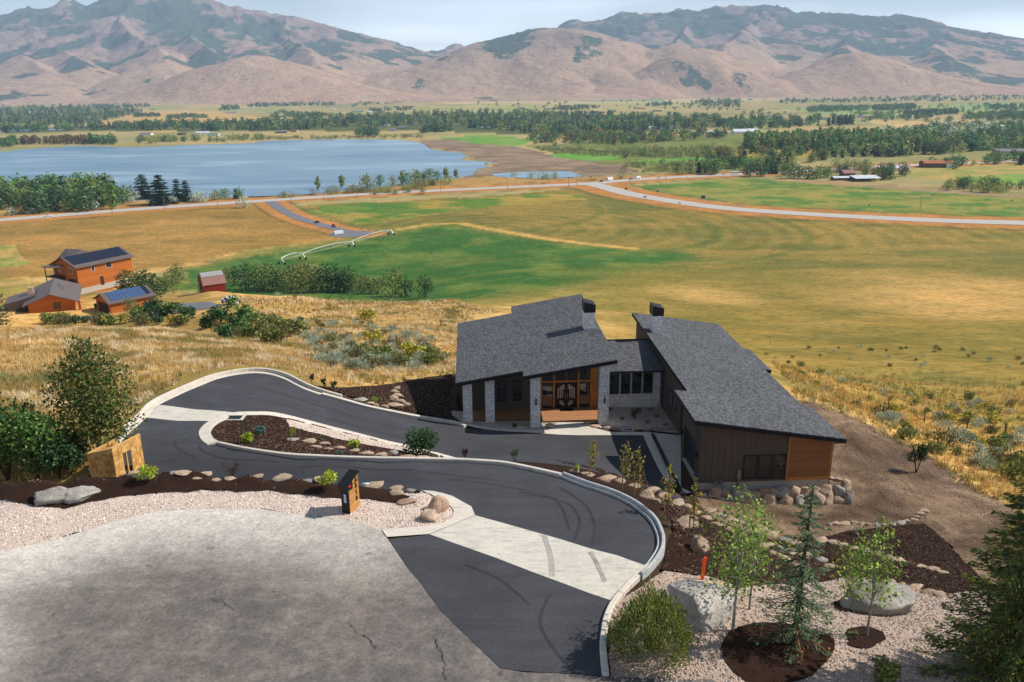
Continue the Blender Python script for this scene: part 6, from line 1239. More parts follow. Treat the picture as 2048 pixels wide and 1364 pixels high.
for x, y, hp_, k in [(255,586,46,'hedge3'),(275,590,50,'hedge'),(292,592,52,'hedge3'),(310,598,50,'hedge3'),(330,588,36,'hedge'),(262,630,34,'hedge2'),(245,580,30,'hedge3')]:
    p = hit(x, y); put('garden_tree', k, p, pxm(hp_, depth_of(p)) * 1.1, 'dense garden tree beside the solar garage', 'tree', 'garden trees by the timber houses', r_)
p = hit(-5, 655); c, t_ = conif(pxm(130, depth_of(p)), pxm(75, depth_of(p)), 16, 8, 30, 'conifer', 77, leaf=.5); place_tree('pine_tree', 'dark conifer beside the low timber house', 'tree', p, c, t_, 'needles', mat='needles')
# fence posts
simple('post_grey', '#5a4a3c', .9, .2)
pm = MB().tube([(0, 0, -.3), (0, 0, 1.25)], .05, 6).me('fence_post', 'post_grey')
for x, y, w_ in [(525,612,0),(547,615,0),(553,610,0),(571,610,0),(593,608,0),(624,613,0),(677,641,0),(680,614,0),(700,610,0),(882,655,1),(793,690,1),(812,645,0),(660,622,0),(640,605,0),(1775,828,0),(1849,845,0),(1932,862,0),(2009,878,1),(1455,672,0),(1540,690,0)]:
    p = hit(x, y); o = obj('fence_post', pm, None, p, 0, (1.6 if w_ else 1, 1.6 if w_ else 1, 1.0 if not w_ else 1.15)); o.rotation_euler = (rng.uniform(-.08, .08), rng.uniform(-.08, .08), 0)
    tag(o, 'weathered post of the old wire fence across the dry slope', 'fence post', 'old fence posts')
# ------------------------------------------------------------------ timber houses below the hill
wood_mat('log_siding', '#a85a22', '#c4742e', .28); simple('roof_brown', '#6a5f5c', .6, .08, 1.0, .2, .4); simple('roof_metal', '#8d8283', .5, .06, 1.0, .3, .4); simple('barn_red', '#7c2a22', .8, .15, 2); simple('trim_dark', '#3a2a22', .7, .1); simple('wall_white', '#e6e4e0', .7, .05); simple('wall_grey', '#9a9a98', .7, .08); simple('wall_tan', '#b59a7c', .7, .08); simple('wall_brown', '#6a4a38', .8, .1); simple('roof_grey', '#6f7378', .7, .08); simple('roof_white', '#d9dde0', .4, .04, 2, .2, .5); simple('roof_rust', '#a5633f', .8, .1); simple('roof_green', '#3f8f7a', .6, .08); simple('wall_blue', '#8aa3b5', .7, .06); simple('stone_base', '#b5aa9c', .9, .1, 4)
def seam_mat(name, hexc, sp=.5, ax=0):
    t = NT(name); c0 = t.n('TexCoord'); sx = t.n('SeparateXYZ'); t.l(c0.outputs['Object'], sx.inputs[0]); fr = t.math('FRACT', t.math('DIVIDE', sx.outputs[ax], sp)); c = lin(hexc)
    t.color(t.ramp(fr, [(0.0, scale3(c, .55)), (0.12, scale3(c, .8)), (0.18, c)])); t.b.inputs['Roughness'].default_value = .5; t.b.inputs['Metallic'].default_value = .2; t.bump(t.math('LESS_THAN', fr, .15), .6, .05)
seam_mat('roof_seam', '#6e6260'); seam_mat('roof_seam_red', '#8f6a62'); seam_mat('barn_boards', '#7c2a22', .3)
t = NT('solar_dark'); t.color((.012, .016, .03)); t.b.inputs['Roughness'].default_value = .15; t.b.inputs['Specular IOR Level'].default_value = .6
t = NT('solar_blue'); t.color((.05, .09, .2)); t.b.inputs['Roughness'].default_value = .18; t.b.inputs['Specular IOR Level'].default_value = .8
def gable(root, L_, Wd, hw, hr, wmat, rmat, over=.5, base=None, wname='wall'):
    """gabled block: length along local x, width along y; ridge along x"""
    mb = MB(); x, y = L_ / 2, Wd / 2
    mb.add([(-x, -y, -1.5), (x, -y, -1.5), (x, y, -1.5), (-x, y, -1.5), (-x, -y, hw), (x, -y, hw), (x, y, hw), (-x, y, hw), (-x, 0, hw + hr), (x, 0, hw + hr)], [(0, 1, 5, 4), (1, 2, 6, 9, 5), (2, 3, 7, 6), (3, 0, 4, 8, 7)]); mb.build(wname, wmat, root)
    rf = empty('roof', (0, 0, 0), 0, root) if False else None; sl = hr / y; xo, yo = x + over, y + over; zz = hw - sl * over; t_ = .18; rb = MB()
    for s in (-1, 1):
        rb.add([(-xo, 0, hw + hr + .02), (xo, 0, hw + hr + .02), (xo, s * yo, zz + .02), (-xo, s * yo, zz + .02), (-xo, 0, hw + hr + t_), (xo, 0, hw + hr + t_), (xo, s * yo, zz + t_), (-xo, s * yo, zz + t_)], [(0, 1, 2, 3), (7, 6, 5, 4), (0, 4, 5, 1), (1, 5, 6, 2), (2, 6, 7, 3), (3, 7, 4, 0)])
    return rb.build('roof', rmat, root), sl
def onslope(root, name, x0, x1, s0, s1, hw, hr, y, mat, parent=None, lift=.2, side=-1):
    """flat panel on a roof slope; s from eave 0 to ridge 1"""
    q = lambda s: (side * y * (1 - s), hw + hr * s + lift); (ya, za), (yb, zb) = q(s0), q(s1)
    return MB().hexa([(x0, ya, za), (x1, ya, za), (x1, yb, zb), (x0, yb, zb), (x0, ya, za + .06), (x1, ya, za + .06), (x1, yb, zb + .06), (x0, yb, zb + .06)]).build(name, mat, parent or root)
def facade_win(root, x, z, w_, h, y, mat='wall_white'):
    f = MB().box(x - w_ / 2 - .08, x + w_ / 2 + .08, y - .06, y + .02, z - .08, z + h + .08).build('window', mat, root); MB().box(x - w_ / 2, x + w_ / 2, y - .08, y - .061, z, z + h).build('pane', 'glass', f); return f
def end_win(root, y, z, w_, h, x, mat='trim_dark'):
    f = MB().box(x - .06, x + .02, y - w_ / 2 - .08, y + w_ / 2 + .08, z - .08, z + h + .08).build('window', mat, root); MB().box(x - .08, x - .061, y - w_ / 2, y + w_ / 2, z, z + h).build('pane', 'glass', f); return f
def frame_from(ax, ay, bx, by, z):
    a, b = atz(ax, ay, z), atz(bx, by, z); d = b - a; return a, b, float(np.linalg.norm(d)), math.atan2(d[1], d[0])
# big two storey house: long wall bottom from (163,581) to (264,560)
a, b, L_, an = frame_from(160, 581, 268, 556, -29.5)
Wd = 9.0; n_ = np.array([-math.sin(an), math.cos(an), 0]); cen = (a + b) / 2 + n_ * Wd / 2
bh = empty('timber_house', cen, an); tag(bh, 'large two storey orange timber house with black solar roof', 'house')
HW, HR = 5.6, 1.9
gable(bh, L_, Wd, HW, HR, 'log_siding', 'roof_seam', .6)
for r0 in range(2):
    for k in range(9): onslope(bh, 'solar_panel', -L_ / 2 - .1 + k * (L_ + .0) / 9.0 + .03, -L_ / 2 - .1 + (k + 1) * L_ / 9.0 - .03, .14 + r0 * .41, .54 + r0 * .41, HW, HR, Wd / 2, 'solar_dark')
facade_win(bh, -L_ * .22, 4.0, .7, 1.1, -Wd / 2); facade_win(bh, L_ * .07, 4.0, 1.5, 1.4, -Wd / 2); MB().box(-L_ * .12, -L_ * .12 + .9, -Wd / 2 - .05, -Wd / 2 + .02, .1, 2.2).build('door', 'trim_dark', bh)
for y in (-2.3, 1.6): MB().box(-L_ / 2 - .06, -L_ / 2 + .02, y - 1.4, y + 1.4, 0, 2.6).build('garage_door', 'trim_dark', bh)
end_win(bh, -2.2, 3.9, 1.2, 1.2, -L_ / 2, 'wall_white'); end_win(bh, 1.8, 3.9, 1.2, 1.2, -L_ / 2, 'wall_white')
MB().box(-L_ / 2 - 2.2, -L_ / 2 - .05, 0, Wd / 2, 2.8, 3.0).build('balcony', 'trim_dark', bh); pr = MB(); pr.box(-L_ / 2 - 2.2, -L_ / 2 - 2.05, Wd / 2 - .2, Wd / 2, -1, 5.4); pr.box(-L_ / 2 - 2.2, -L_ / 2 - 2.05, 0, .2, -1, 5.4); pr.build('balcony_post', 'trim_dark', bh)
MB().hexa([(-L_ / 2 - 2.6, -.5, 5.5), (-L_ / 2 - .5, -.5, 5.9), (-L_ / 2 - .5, Wd / 2 + .6, 5.3), (-L_ / 2 - 2.6, Wd / 2 + .6, 5.1), (-L_ / 2 - 2.6, -.5, 5.65), (-L_ / 2 - .5, -.5, 6.05), (-L_ / 2 - .5, Wd / 2 + .6, 5.45), (-L_ / 2 - 2.6, Wd / 2 + .6, 5.25)]).build('porch_roof', 'roof_brown', bh)
MB().add([(-L_ * .38, Wd * .1, HW + HR * .5), (L_ * .12, Wd * .1, HW + HR * .5), (L_ * .12, Wd * .75, HW - .2), (-L_ * .38, Wd * .75, HW - .2), (-L_ * .13, Wd * .1, HW + HR + .9), (-L_ * .13, Wd * .75, HW + HR + .7)], [(0, 4, 5, 3), (4, 1, 2, 5), (0, 1, 4), (3, 5, 2), (0, 3, 2, 1)]).build('rear_gable', 'roof_brown', bh)
MB().box(-L_ / 2 - .03, L_ / 2 + .03, -Wd / 2 - .04, -Wd / 2 + .1, -1, .35).build('stone_base', 'stone_base', bh)
# solar garage: front wall bottom (222,629)->(308,613)
a, b, L_, an = frame_from(223, 630, 309, 612, -29.0)
Wd = 6.5; n_ = np.array([-math.sin(an), math.cos(an), 0]); cen = (a + b) / 2 + n_ * Wd / 2
sg_ = empty('solar_garage', cen, an); tag(sg_, 'small orange timber garage with blue solar panels', 'garage'); HW, HR = 2.5, 1.5
gable(sg_, L_, Wd, HW, HR, 'log_siding', 'roof_seam', .5)
for r0 in range(2):
    for k in range(7): onslope(sg_, 'solar_panel', -L_ * .43 + k * L_ * .115, -L_ * .43 + (k + 1) * L_ * .115 - .04, .10 + r0 * .46, .52 + r0 * .44, HW, HR, Wd / 2, 'solar_blue')
    onslope(sg_, 'solar_panel', L_ * .385, L_ * .385 + .85, .12 + r0 * .44, .54 + r0 * .42, HW, HR, Wd / 2, 'solar_dark')
MB().box(-L_ / 2 - .06, -L_ / 2 + .02, -2.2, 2.2, 0, 2.2).build('garage_door', 'trim_dark', sg_); MB().box(-L_ / 2 - .03, L_ / 2 + .03, -Wd / 2 - .04, -Wd / 2 + .1, -1, .2).build('stone_base', 'stone_base', sg_)
# low house: gable end wall facing the camera (85,628)-(157,627), ridge running away
a, b, L_, an = frame_from(82, 630, 158, 622, -28.8)
Wd = 15.0; n_ = np.array([-math.sin(an), math.cos(an), 0]); cen = (a + b) / 2 + n_ * Wd / 2 + np.array([-1.5, 0, 0])
lh = empty('low_timber_house', cen, an + R_(90)); tag(lh, 'low orange timber house with wide brown roof and chimney', 'house'); HW, HR = 2.4, 1.7
gable(lh, Wd, L_ + 1.5, HW, HR, 'log_siding', 'roof_brown', 1.0)
sec = MB(); sec.add([(-4.0, 3.2, HW + .9), (3.5, 3.2, HW + .9), (3.5, 9.0, HW - .4), (-4.0, 9.0, HW - .4), (-4.0, 9.0, -1.5), (3.5, 9.0, -1.5), (-4.0, 3.2, -1.5), (3.5, 3.2, -1.5)], [(0, 1, 2, 3), (3, 2, 5, 4), (0, 3, 4, 6), (2, 1, 7, 5)]); sec.build('side_roof', 'roof_seam', lh)
MB().box(-1.0, .4, 3.6, 4.6, HW + .2, HW + 2.1).build('chimney', 'wall_tan', lh)
for x, y in ((1.0, -1.6), (2.2, -1.2), (-1.0, -2.2)): MB().tube([(x, y, HW + .8), (x, y, HW + 1.9)], .12, 8).build('vent_pipe', 'grey_metal', lh)
end_win(lh, -1.0, .9, 1.2, 1.2, -Wd / 2); MB().box(-Wd / 2 - .5, -Wd / 2 + .05, -5.4, -4.9, -1.5, 2.3).build('porch_post', 'log_siding', lh)
# red gambrel barn: front long wall (409,582)->(451,578)
a, b, L_, an = frame_from(408, 584, 452, 578, -29.5)
Wd = 4.6; n_ = np.array([-math.sin(an), math.cos(an), 0]); cen = (a + b) / 2 + n_ * Wd / 2
rb_ = empty('red_barn', cen, an); tag(rb_, 'small red gambrel barn with ribbed metal roof and skylight strip', 'barn')
x, y = L_ / 2, Wd / 2; prof = [(-y, 1.55), (-y * .62, 3.1), (0, 3.9), (y * .62, 3.1), (y, 1.55)]
wl_ = MB(); pts = [(-y, -1)] + prof + [(y, -1)]; nP = len(pts); wl_.add([(-x, p[0], p[1]) for p in pts] + [(x, p[0], p[1]) for p in pts], [tuple(range(nP - 1, -1, -1)), tuple(range(nP, 2 * nP)), (0, 1, nP + 1, nP), (nP - 2, nP - 1, 2 * nP - 1, 2 * nP - 2)]); wl_.build('wall', 'barn_boards', rb_)
rf = MB(); xo = x + .15; pr2 = [(-y - .2, 1.4)] + prof[1:4] + [(y + .2, 1.4)]
for (y0, z0), (y1, z1) in zip(pr2[:-1], pr2[1:]): rf.add([(-xo, y0, z0 + .04), (xo, y0, z0 + .04), (xo, y1, z1 + .04), (-xo, y1, z1 + .04), (-xo, y0, z0 + .14), (xo, y0, z0 + .14), (xo, y1, z1 + .14), (-xo, y1, z1 + .14)], [(3, 2, 1, 0), (4, 5, 6, 7), (0, 1, 5, 4), (1, 2, 6, 5), (2, 3, 7, 6), (3, 0, 4, 7)])
rf.build('roof', 'roof_seam_red', rb_)
for k in range(8): (y0, z0), (y1, z1) = prof[1], prof[2]; x0 = -x + k * L_ / 8 + .03; MB().hexa([(x0, y0, z0 + .2), (x0 + L_ / 8 - .06, y0, z0 + .2), (x0 + L_ / 8 - .06, y1, z1 + .2), (x0, y1, z1 + .2), (x0, y0, z0 + .25), (x0 + L_ / 8 - .06, y0, z0 + .25), (x0 + L_ / 8 - .06, y1, z1 + .25), (x0, y1, z1 + .25)]).build('skylight_panel', 'wall_grey', rb_)
MB().box(-x - .05, -x + .01, -.8, .8, 0, 2.0).build('door', 'trim_dark', rb_)
# drive and bins by the houses
tag(sheet('yard_drive', hx([(160,632),(220,632),(222,640),(300,633),(400,620),(455,612),(420,604),(390,606),(330,610),(310,618),(300,625),(240,636),(160,640)]), 'road_side', .1, 2.0), kind='structure', label='grey yard drive between the timber houses')
for x, y in ((193, 617), (168, 584)):
    p = hit(x, y); bn = empty('wheelie_bin', p); tag(bn, 'green wheelie bin beside the ' + ('solar garage' if x == 193 else 'large timber house'), 'bin'); simple('bin_green', '#1f6a52', .5) if 'bin_green' not in MATS else None
    bevel(MB().hexa([(-.25, -.3, 0), (.25, -.3, 0), (.25, .3, 0), (-.25, .3, 0), (-.32, -.36, 1), (.32, -.36, 1), (.32, .36, 1), (-.32, .36, 1)]).build('body', 'bin_green', bn), .03); MB().box(-.34, .34, -.4, .4, 1.0, 1.08).build('lid', 'bin_green', bn)
# ------------------------------------------------------------------ valley trees
def fartree(h, w_, n, pal, leaf, seed, **kw):
    c, t_ = decid(h, w_, n, pal, leaf, seed, **kw); return joinq([c, t_])
def farcon(seed, pal='conifer'):
    c, t_ = conif(1.0, .44, 14, 7, 14, pal, seed, base=.04, leaf=.13, droop=.3, asp=.6); return joinq([c, t_])
FA = {}
for k, pal, w_, kw in (('round', 'green', .85, dict(base=.1, nl=9)), ('dark', 'dark', .8, dict(base=.1, nl=9)), ('olive', 'olive', .9, dict(base=.08, nl=9)), ('autumn', 'autumn', .8, dict(base=.08, nl=9)), ('poplar', 'green', .34, dict(base=.08, nl=8, tall=True)), ('poplar2', 'olive', .36, dict(base=.08, nl=8, tall=True)), ('silver', 'sage', 1.1, dict(base=.04, nl=8)), ('bush', 'olive', 1.3, dict(base=.02, nl=8)), ('bush2', 'brush', 1.4, dict(base=.02, nl=8))):
    FA[k] = [(lambda q: (q[0], q[1], q[2] * 1.28))(fartree(1.0, w_, 300, pal, .10, 700 + hash_i(k) + j, **kw)) for j in range(3)]
FA['conifer'] = [farcon(800 + j) for j in range(3)]
for k, L in FA.items(): TV['far_' + k] = [me_q('tree', a, 'foliage') for a in L]
def far_ind(lst, kinds, hr, label, group, seed, name='tree', cat='tree', wf=1.0):
    r_ = random.Random(seed)
    for x, y in lst:
        p = atz(x, y, -80); put(name, 'far_' + r_.choice(kinds), p, r_.uniform(*hr) * 1.15, label, cat, group, r_, wf * 1.25)
def far_mass(name, polys, label, seed, mul=1.9):
    """woodland too far to tell the trees apart: one mesh"""
    r_ = np.random.default_rng(seed); out = []
    for poly, n, kinds, hr in polys:
        for x, y in scatter_px(poly, int(n * mul), int(r_.integers(1e6))):
            p = atz(x, y, -80); V, F_, T = FA[kinds[int(r_.integers(len(kinds)))]][int(r_.integers(3))]; m = len(F_); k = np.sort(r_.choice(m, min(m, 90), replace=False)); f = F_[k]
            h = r_.uniform(*hr); a = r_.uniform(0, 6.28); v = V[f.ravel()].copy(); c4_ = v.reshape(-1, 4, 3); cc = c4_.mean(1, keepdims=True); v = (cc + (c4_ - cc) * 1.7).reshape(-1, 3) * h * np.array([1.35, 1.35, 1.0])
            v = np.stack([v[:, 0] * math.cos(a) - v[:, 1] * math.sin(a), v[:, 0] * math.sin(a) + v[:, 1] * math.cos(a), v[:, 2]], 1) + p
            out.append((v, np.arange(len(v)).reshape(-1, 4), T[k] * r_.uniform(.8, 1.2)))
    V, F_, T = joinq(out); tag(obj(name, mesh_np(name, V, F_, 'foliage', T)), kind='stuff', label=label)
far_ind(scatter_px([(-20,392),(60,385),(130,385),(210,385),(262,396),(270,402),(230,418),(130,425),(-20,432)], 84, 21), ['round', 'round', 'dark', 'olive', 'poplar'], (13, 20), 'leafy green tree in the wood between highway and lake', 'wood between highway and lake', 31)
far_ind([(128,396),(145,398),(158,400),(212,397),(232,402),(175,404)], ['conifer'], (16, 19), 'dark pine rising out of the lakeside wood', 'pines in the lakeside wood', 32)
far_ind([(288,397)], ['conifer'], (20, 21), 'tall dark pine pair beside the lakeside wood edge', None, 33, wf=1.4); far_ind([(323,409)], ['conifer'], (23, 24), 'widest dark pine standing alone near the highway', None, 34, wf=1.5)
far_ind([(356,400),(374,402)], ['conifer'], (15, 18), 'slim dark pine standing clear at the lakeshore', 'slim lakeshore pines', 35, wf=1.2)
far_ind([(65,428),(75,425),(190,420),(186,415),(255,402),(270,400),(262,405),(395,403),(388,405),(405,404),(488,416),(345,405),(25,430),(148,416)], ['silver'], (5, 9), 'silvery grey green olive bush by the highway', 'silvery bushes by the highway', 36, 'bush', 'bush')
far_ind([(430,400),(449,398),(472,397),(480,398),(183,420),(136,423)], ['round', 'conifer', 'olive'], (7, 10), 'small green tree on the near lakeshore', 'small trees on the near lakeshore', 37)
far_ind(scatter_px([(560,391),(700,383),(790,381),(880,365),(930,362),(800,389),(690,392),(560,396)], 46, 23), ['bush', 'bush2', 'olive'], (4, 7), 'olive bush on the bank between highway and lake', 'bushes on the lake bank', 38, 'bush', 'bush')
far_ind([(786,373),(805,368),(812,369),(830,366),(838,364),(848,364),(858,363),(875,360),(892,358),(912,355),(637,378),(684,374),(735,376),(760,372)], ['olive', 'round', 'poplar2'], (9, 14), 'sunlit tree on the lake bank', 'trees on the lake bank', 39)
far_ind([(846,388),(827,373),(1095,358),(1085,358),(1062,356),(1242,358),(1110,358),(1030,353)], ['bush', 'olive'], (5, 8), 'lone round bush near the highway fork', 'bushes near the highway fork', 40, 'bush', 'bush')
far_ind(scatter_px([(1340,345),(1400,330),(1560,325),(1620,335),(1560,350),(1470,352),(1345,352)], 46, 24), ['dark', 'round', 'conifer', 'olive', 'conifer'], (10, 17), 'dark tree in the grove round the highway farm', 'grove round the highway farm', 41)
far_ind([(1570,352),(1597,356),(1615,358),(1580,357),(1632,358),(1640,356),(1655,355),(1520,353),(1500,352)], ['dark', 'round'], (10, 15), 'round tree on the farm side of the highway', 'trees on the farm side of the highway', 42)
far_ind(scatter_px([(1640,345),(1700,335),(1790,342),(1820,352),(1780,362),(1700,350)], 26, 25), ['dark', 'round', 'olive', 'autumn'], (7, 13), 'tree among the farm sheds', 'trees among the farm sheds', 43)
far_ind(scatter_px([(1885,372),(1940,368),(2048,378),(2048,388),(1940,384),(1885,380)], 24, 26), ['dark', 'olive', 'bush'], (6, 11), 'bushy tree in the hedge behind the green paddock', 'hedge behind the green paddock', 44)
far_ind([(1997,327),(2040,330),(2046,327)], ['conifer', 'round'], (12, 15), 'lone dark tree on the paddock lawn', 'trees on the paddock lawn', 45)
far_ind(scatter_px([(1500,300),(1860,300),(1860,306),(1500,308)], 44, 27), ['poplar', 'poplar2', 'poplar'], (18, 25), 'tall slender poplar in the front row of the grove', 'front row of the poplar grove', 46)
far_ind(scatter_px([(1400,312),(1460,305),(1660,318),(1640,326),(1420,328)], 26, 28), ['round', 'olive', 'autumn', 'dark'], (10, 15), 'broad tree in front of the poplar grove', 'broad trees before the poplar grove', 47)
far_ind([(1110,293),(1072,289),(1185,309),(1288,312),(1280,313),(1345,305),(1250,316),(1160,300),(1400,300),(1425,297),(1450,302)], ['round', 'bush', 'dark'], (6, 11), 'round bush dotted over the green marsh', 'bushes dotted over the marsh', 48, 'bush', 'bush')
far_mass('far_woodland', [([(35,290),(175,288),(175,283),(40,284)], 26, ['autumn'], (13, 17)), ([(0,296),(40,292),(30,284),(0,285)], 12, ['dark', 'round'], (10, 15)), ([(180,289),(232,290),(228,284),(180,282)], 14, ['dark', 'round'], (13, 19)), ([(278,288),(345,286),(400,284),(400,279),(280,280)], 26, ['dark', 'olive', 'bush'], (8, 13)), ([(405,284),(530,279),(520,273),(470,276)], 26, ['bush', 'round', 'olive'], (5, 11)), ([(400,286),(540,280),(800,277),(860,276),(840,272),(540,276)], 70, ['bush', 'olive', 'bush2'], (4, 7)),
 ([(0,266),(180,262),(330,262),(620,262),(640,250),(470,246),(300,250),(100,256),(0,255)], 170, ['dark', 'round', 'dark', 'conifer', 'poplar'], (13, 21)), ([(840,268),(870,266),(900,263),(880,258),(850,258)], 12, ['dark'], (15, 20)), ([(715,275),(760,273),(755,267),(720,266)], 12, ['dark', 'round'], (13, 18))], 'dark woods along the far lakeshore', 51)
far_mass('far_woodland', [([(520,262),(700,256),(870,250),(1000,262),(1060,268),(1200,272),(1310,262),(1440,254),(1440,238),(1300,236),(1100,228),(900,226),(760,232),(600,240),(520,248)], 420, ['dark', 'dark', 'round', 'conifer', 'poplar', 'olive'], (14, 23)), ([(1060,285),(1200,292),(1330,285),(1460,276),(1450,268),(1200,272),(1060,276)], 110, ['round', 'olive', 'dark', 'autumn'], (9, 17)), ([(1200,300),(1330,296),(1470,300),(1470,312),(1340,318),(1230,308)], 120, ['bush', 'olive', 'bush2'], (3.5, 7)), ([(1070,296),(1160,298),(1280,312),(1200,314),(1100,306)], 70, ['bush2', 'bush'], (3, 5)), ([(1230,328),(1340,322),(1480,326),(1480,340),(1330,346),(1240,345)], 80, ['bush2', 'bush', 'olive'], (3, 6))], 'dark wooded belt and marsh scrub beyond the lake', 52)
far_mass('far_woodland', [([(1490,298),(1860,300),(1870,282),(1700,276),(1490,284)], 190, ['poplar', 'poplar2', 'poplar'], (17, 24)), ([(1480,310),(1680,316),(1860,312),(1980,300),(2100,300),(2100,262),(1960,268),(1880,290),(1700,306)], 150, ['round', 'dark', 'olive', 'conifer'], (11, 19)), ([(1850,282),(2048,272),(2100,250),(1950,248),(1760,262),(1790,276)], 90, ['dark', 'round', 'silver'], (11, 18)), ([(1440,262),(1560,258),(1640,252),(1640,240),(1500,238),(1430,244)], 80, ['dark', 'conifer', 'round'], (12, 20)), ([(1655,252),(1705,250),(1705,244),(1660,246)], 16, ['conifer', 'poplar'], (16, 22)), ([(1735,240),(1800,238),(1860,238),(1860,233),(1740,234)], 26, ['dark', 'round'], (8, 14))], 'poplar and willow woods across the valley floor', 53)
far_mass('far_woodland', [([(-60,245),(80,250),(190,246),(290,222),(200,212),(0,214),(-60,220)], 150, ['dark', 'round', 'conifer'], (12, 20)), ([(200,220),(300,214),(300,208),(180,210)], 40, ['dark'], (10, 16)), ([(270,235),(320,234),(320,230),(270,230)], 16, ['dark'], (10, 14)), ([(335,238),(415,238),(415,233),(335,232)], 22, ['dark', 'round'], (10, 15)), ([(440,222),(480,220),(475,212),(445,214)], 12, ['dark'], (12, 18)), ([(480,215),(670,212),(670,204),(540,205)], 70, ['dark', 'conifer'], (10, 18)), ([(560,225),(660,230),(640,235),(540,236)], 30, ['dark', 'round'], (10, 15)), ([(700,215),(830,205),(830,200),(720,206)], 26, ['dark', 'poplar'], (8, 16)), ([(740,225),(830,221),(830,217),(740,220)], 16, ['dark'], (8, 15)), ([(560,195),(700,188),(690,185),(600,190)], 26, ['dark'], (8, 12))], 'scattered trees of the far village', 54, 3.0)
far_mass('far_woodland', [([(1100,222),(1180,220),(1210,214),(1120,214)], 26, ['autumn', 'dark'], (10, 16)), ([(1290,214),(1345,212),(1345,207),(1300,208)], 16, ['dark'], (10, 16)), ([(1380,212),(1480,216),(1480,200),(1410,200)], 36, ['dark', 'round'], (12, 20)), ([(1440,190),(1560,185),(1720,193),(1960,186),(2100,180),(2100,172),(1960,176),(1740,182),(1560,180),(1450,182)], 150, ['dark', 'round'], (10, 18)), ([(1560,208),(1700,206),(1960,202),(2100,198),(2100,190),(1960,192),(1700,198),(1560,200)], 110, ['dark', 'round', 'conifer'], (10, 18)), ([(1610,225),(1740,222),(1740,216),(1620,217)], 40, ['dark', 'round'], (12, 18)), ([(1745,222),(1830,220),(1830,213),(1745,215)], 50, ['poplar', 'dark'], (13, 18)), ([(1808,230),(1915,229),(1915,224),(1810,225)], 46, ['conifer', 'dark'], (10, 15)), ([(1965,222),(2100,222),(2100,210),(1990,214)], 30, ['dark'], (10, 18)), ([(1930,240),(2100,240),(2100,226),(1990,228),(1925,234)], 50, ['dark', 'round'], (11, 18)), ([(1290,175),(1420,170),(1440,178),(1320,184)], 40, ['dark'], (8, 12)), ([(860,200),(1400,190),(1500,205),(1450,222),(1000,215)], 40, ['dark', 'round'], (8, 14)), ([(1480,225),(2100,205),(2100,245),(1700,245),(1480,240)], 60, ['dark', 'round', 'olive'], (9, 16)), ([(1850,330),(2100,305),(2100,320),(1880,345)], 14, ['round', 'dark'], (7, 12)), ([(1700,230),(1790,228),(1880,230),(1880,226),(1700,226)], 20, ['bush', 'dark'], (6, 10))], 'scattered trees of the valley village below the mountains', 55, 3.0)

# ------------------------------------------------------------------ valley buildings
def farm(px, py, wpx, wall_, roof_, label, rz=None, hw=3.2, hr=2.2, wd=None, group=None, name='farm_house', cat='house', wins=True):
    p = atz(px, py, -80); d = depth_of(p); L_ = max(pxm(wpx, d), 6); r_ = random.Random(int(px * 3 + py)); Wd = wd or min(L_ * .75, 11)
    rt = empty(name, p, rz if rz is not None else r_.choice([-.35, -.1, .15, .4])); tag(rt, label, cat, group); gable(rt, L_, Wd, hw, hr, wall_, roof_, .5)
    if wins:
        n = 3 if L_ > 14 else 2
        for k in range(n): facade_win(rt, -L_ / 2 + L_ * (k + .5) / n, 1.0, 1.3, 1.3, -Wd / 2, 'wall_white')
        MB().box(-.5, .5, -Wd / 2 - .05, -Wd / 2 + .02, 0, 2.1).build('door', 'trim_dark', rt)
    return rt
farm(1429, 269, 32, 'wall_white', 'roof_white', 'smaller white barn beside the long white barn', .15, 4, 4, name='white_barn', cat='barn'); farm(1489, 267, 52, 'wall_white', 'roof_white', 'long white barn with bright metal roof', .2, 4.5, 4.5, 16, name='white_barn', cat='barn')
farm(1694, 352, 24, 'wall_brown', 'roof_seam_red', 'rounded pinkish roofed barn behind the open sheds', .1, 3.5, 3, 10, name='farm_barn', cat='barn'); farm(1683, 360, 38, 'wall_brown', 'roof_white', 'low shed with a pale roof next to the open shed', .05, 2.6, 1.2, 9, name='farm_shed', cat='shed', wins=False); 
p = atz(1730, 362, -80); os_ = empty('open_shed', p, .1); tag(os_, 'open sided farm shed with a wide pale metal roof', 'shed'); q = pxm(54, depth_of(p)) / 2
MB().hexa([(-q, -7, 3.2), (q, -7, 3.2), (q, 7, 5), (-q, 7, 5), (-q, -7, 3.4), (q, -7, 3.4), (q, 7, 5.2), (-q, 7, 5.2)]).build('roof', 'roof_white', os_)
for k in range(5):
    for y, h in ((-6.6, 3.2), (6.6, 4.9)): MB().box(-q + .3 + k * (2 * q - .6) / 4 - .15, -q + .3 + k * (2 * q - .6) / 4 + .15, y - .15, y + .15, -.5, h).build('post', 'trim_dark', os_)
MB().box(-q + .3, q - .3, 6.7, 6.85, -.5, 4.8).build('back_wall', 'wall_brown', os_)
farm(1794, 341, 38, 'wall_white', 'roof_white', 'white farmhouse with a bright metal roof among trees', -.1, 3, 2.6, 12); rb2 = farm(1873, 334, 58, 'wall_brown', 'roof_rust', 'large rust roofed barn with a white end wall', -.12, 5.0, 2.6, 18, name='farm_barn', cat='barn', wins=False)
q = pxm(58, depth_of(atz(1873, 334, -80))) / 2; MB().box(q - .02, q + .08, -9, 9, 0, 5.0).build('end_wall', 'wall_white', rb2); MB().box(q * .45, q - .1, -9.1, -8.98, 0, 5.0).build('front_wall', 'wall_white', rb2)
farm(2018, 306, 58, 'wall_tan', 'roof_grey', 'long grey roofed house above the paddock', 0, 3, 2.4, 14)
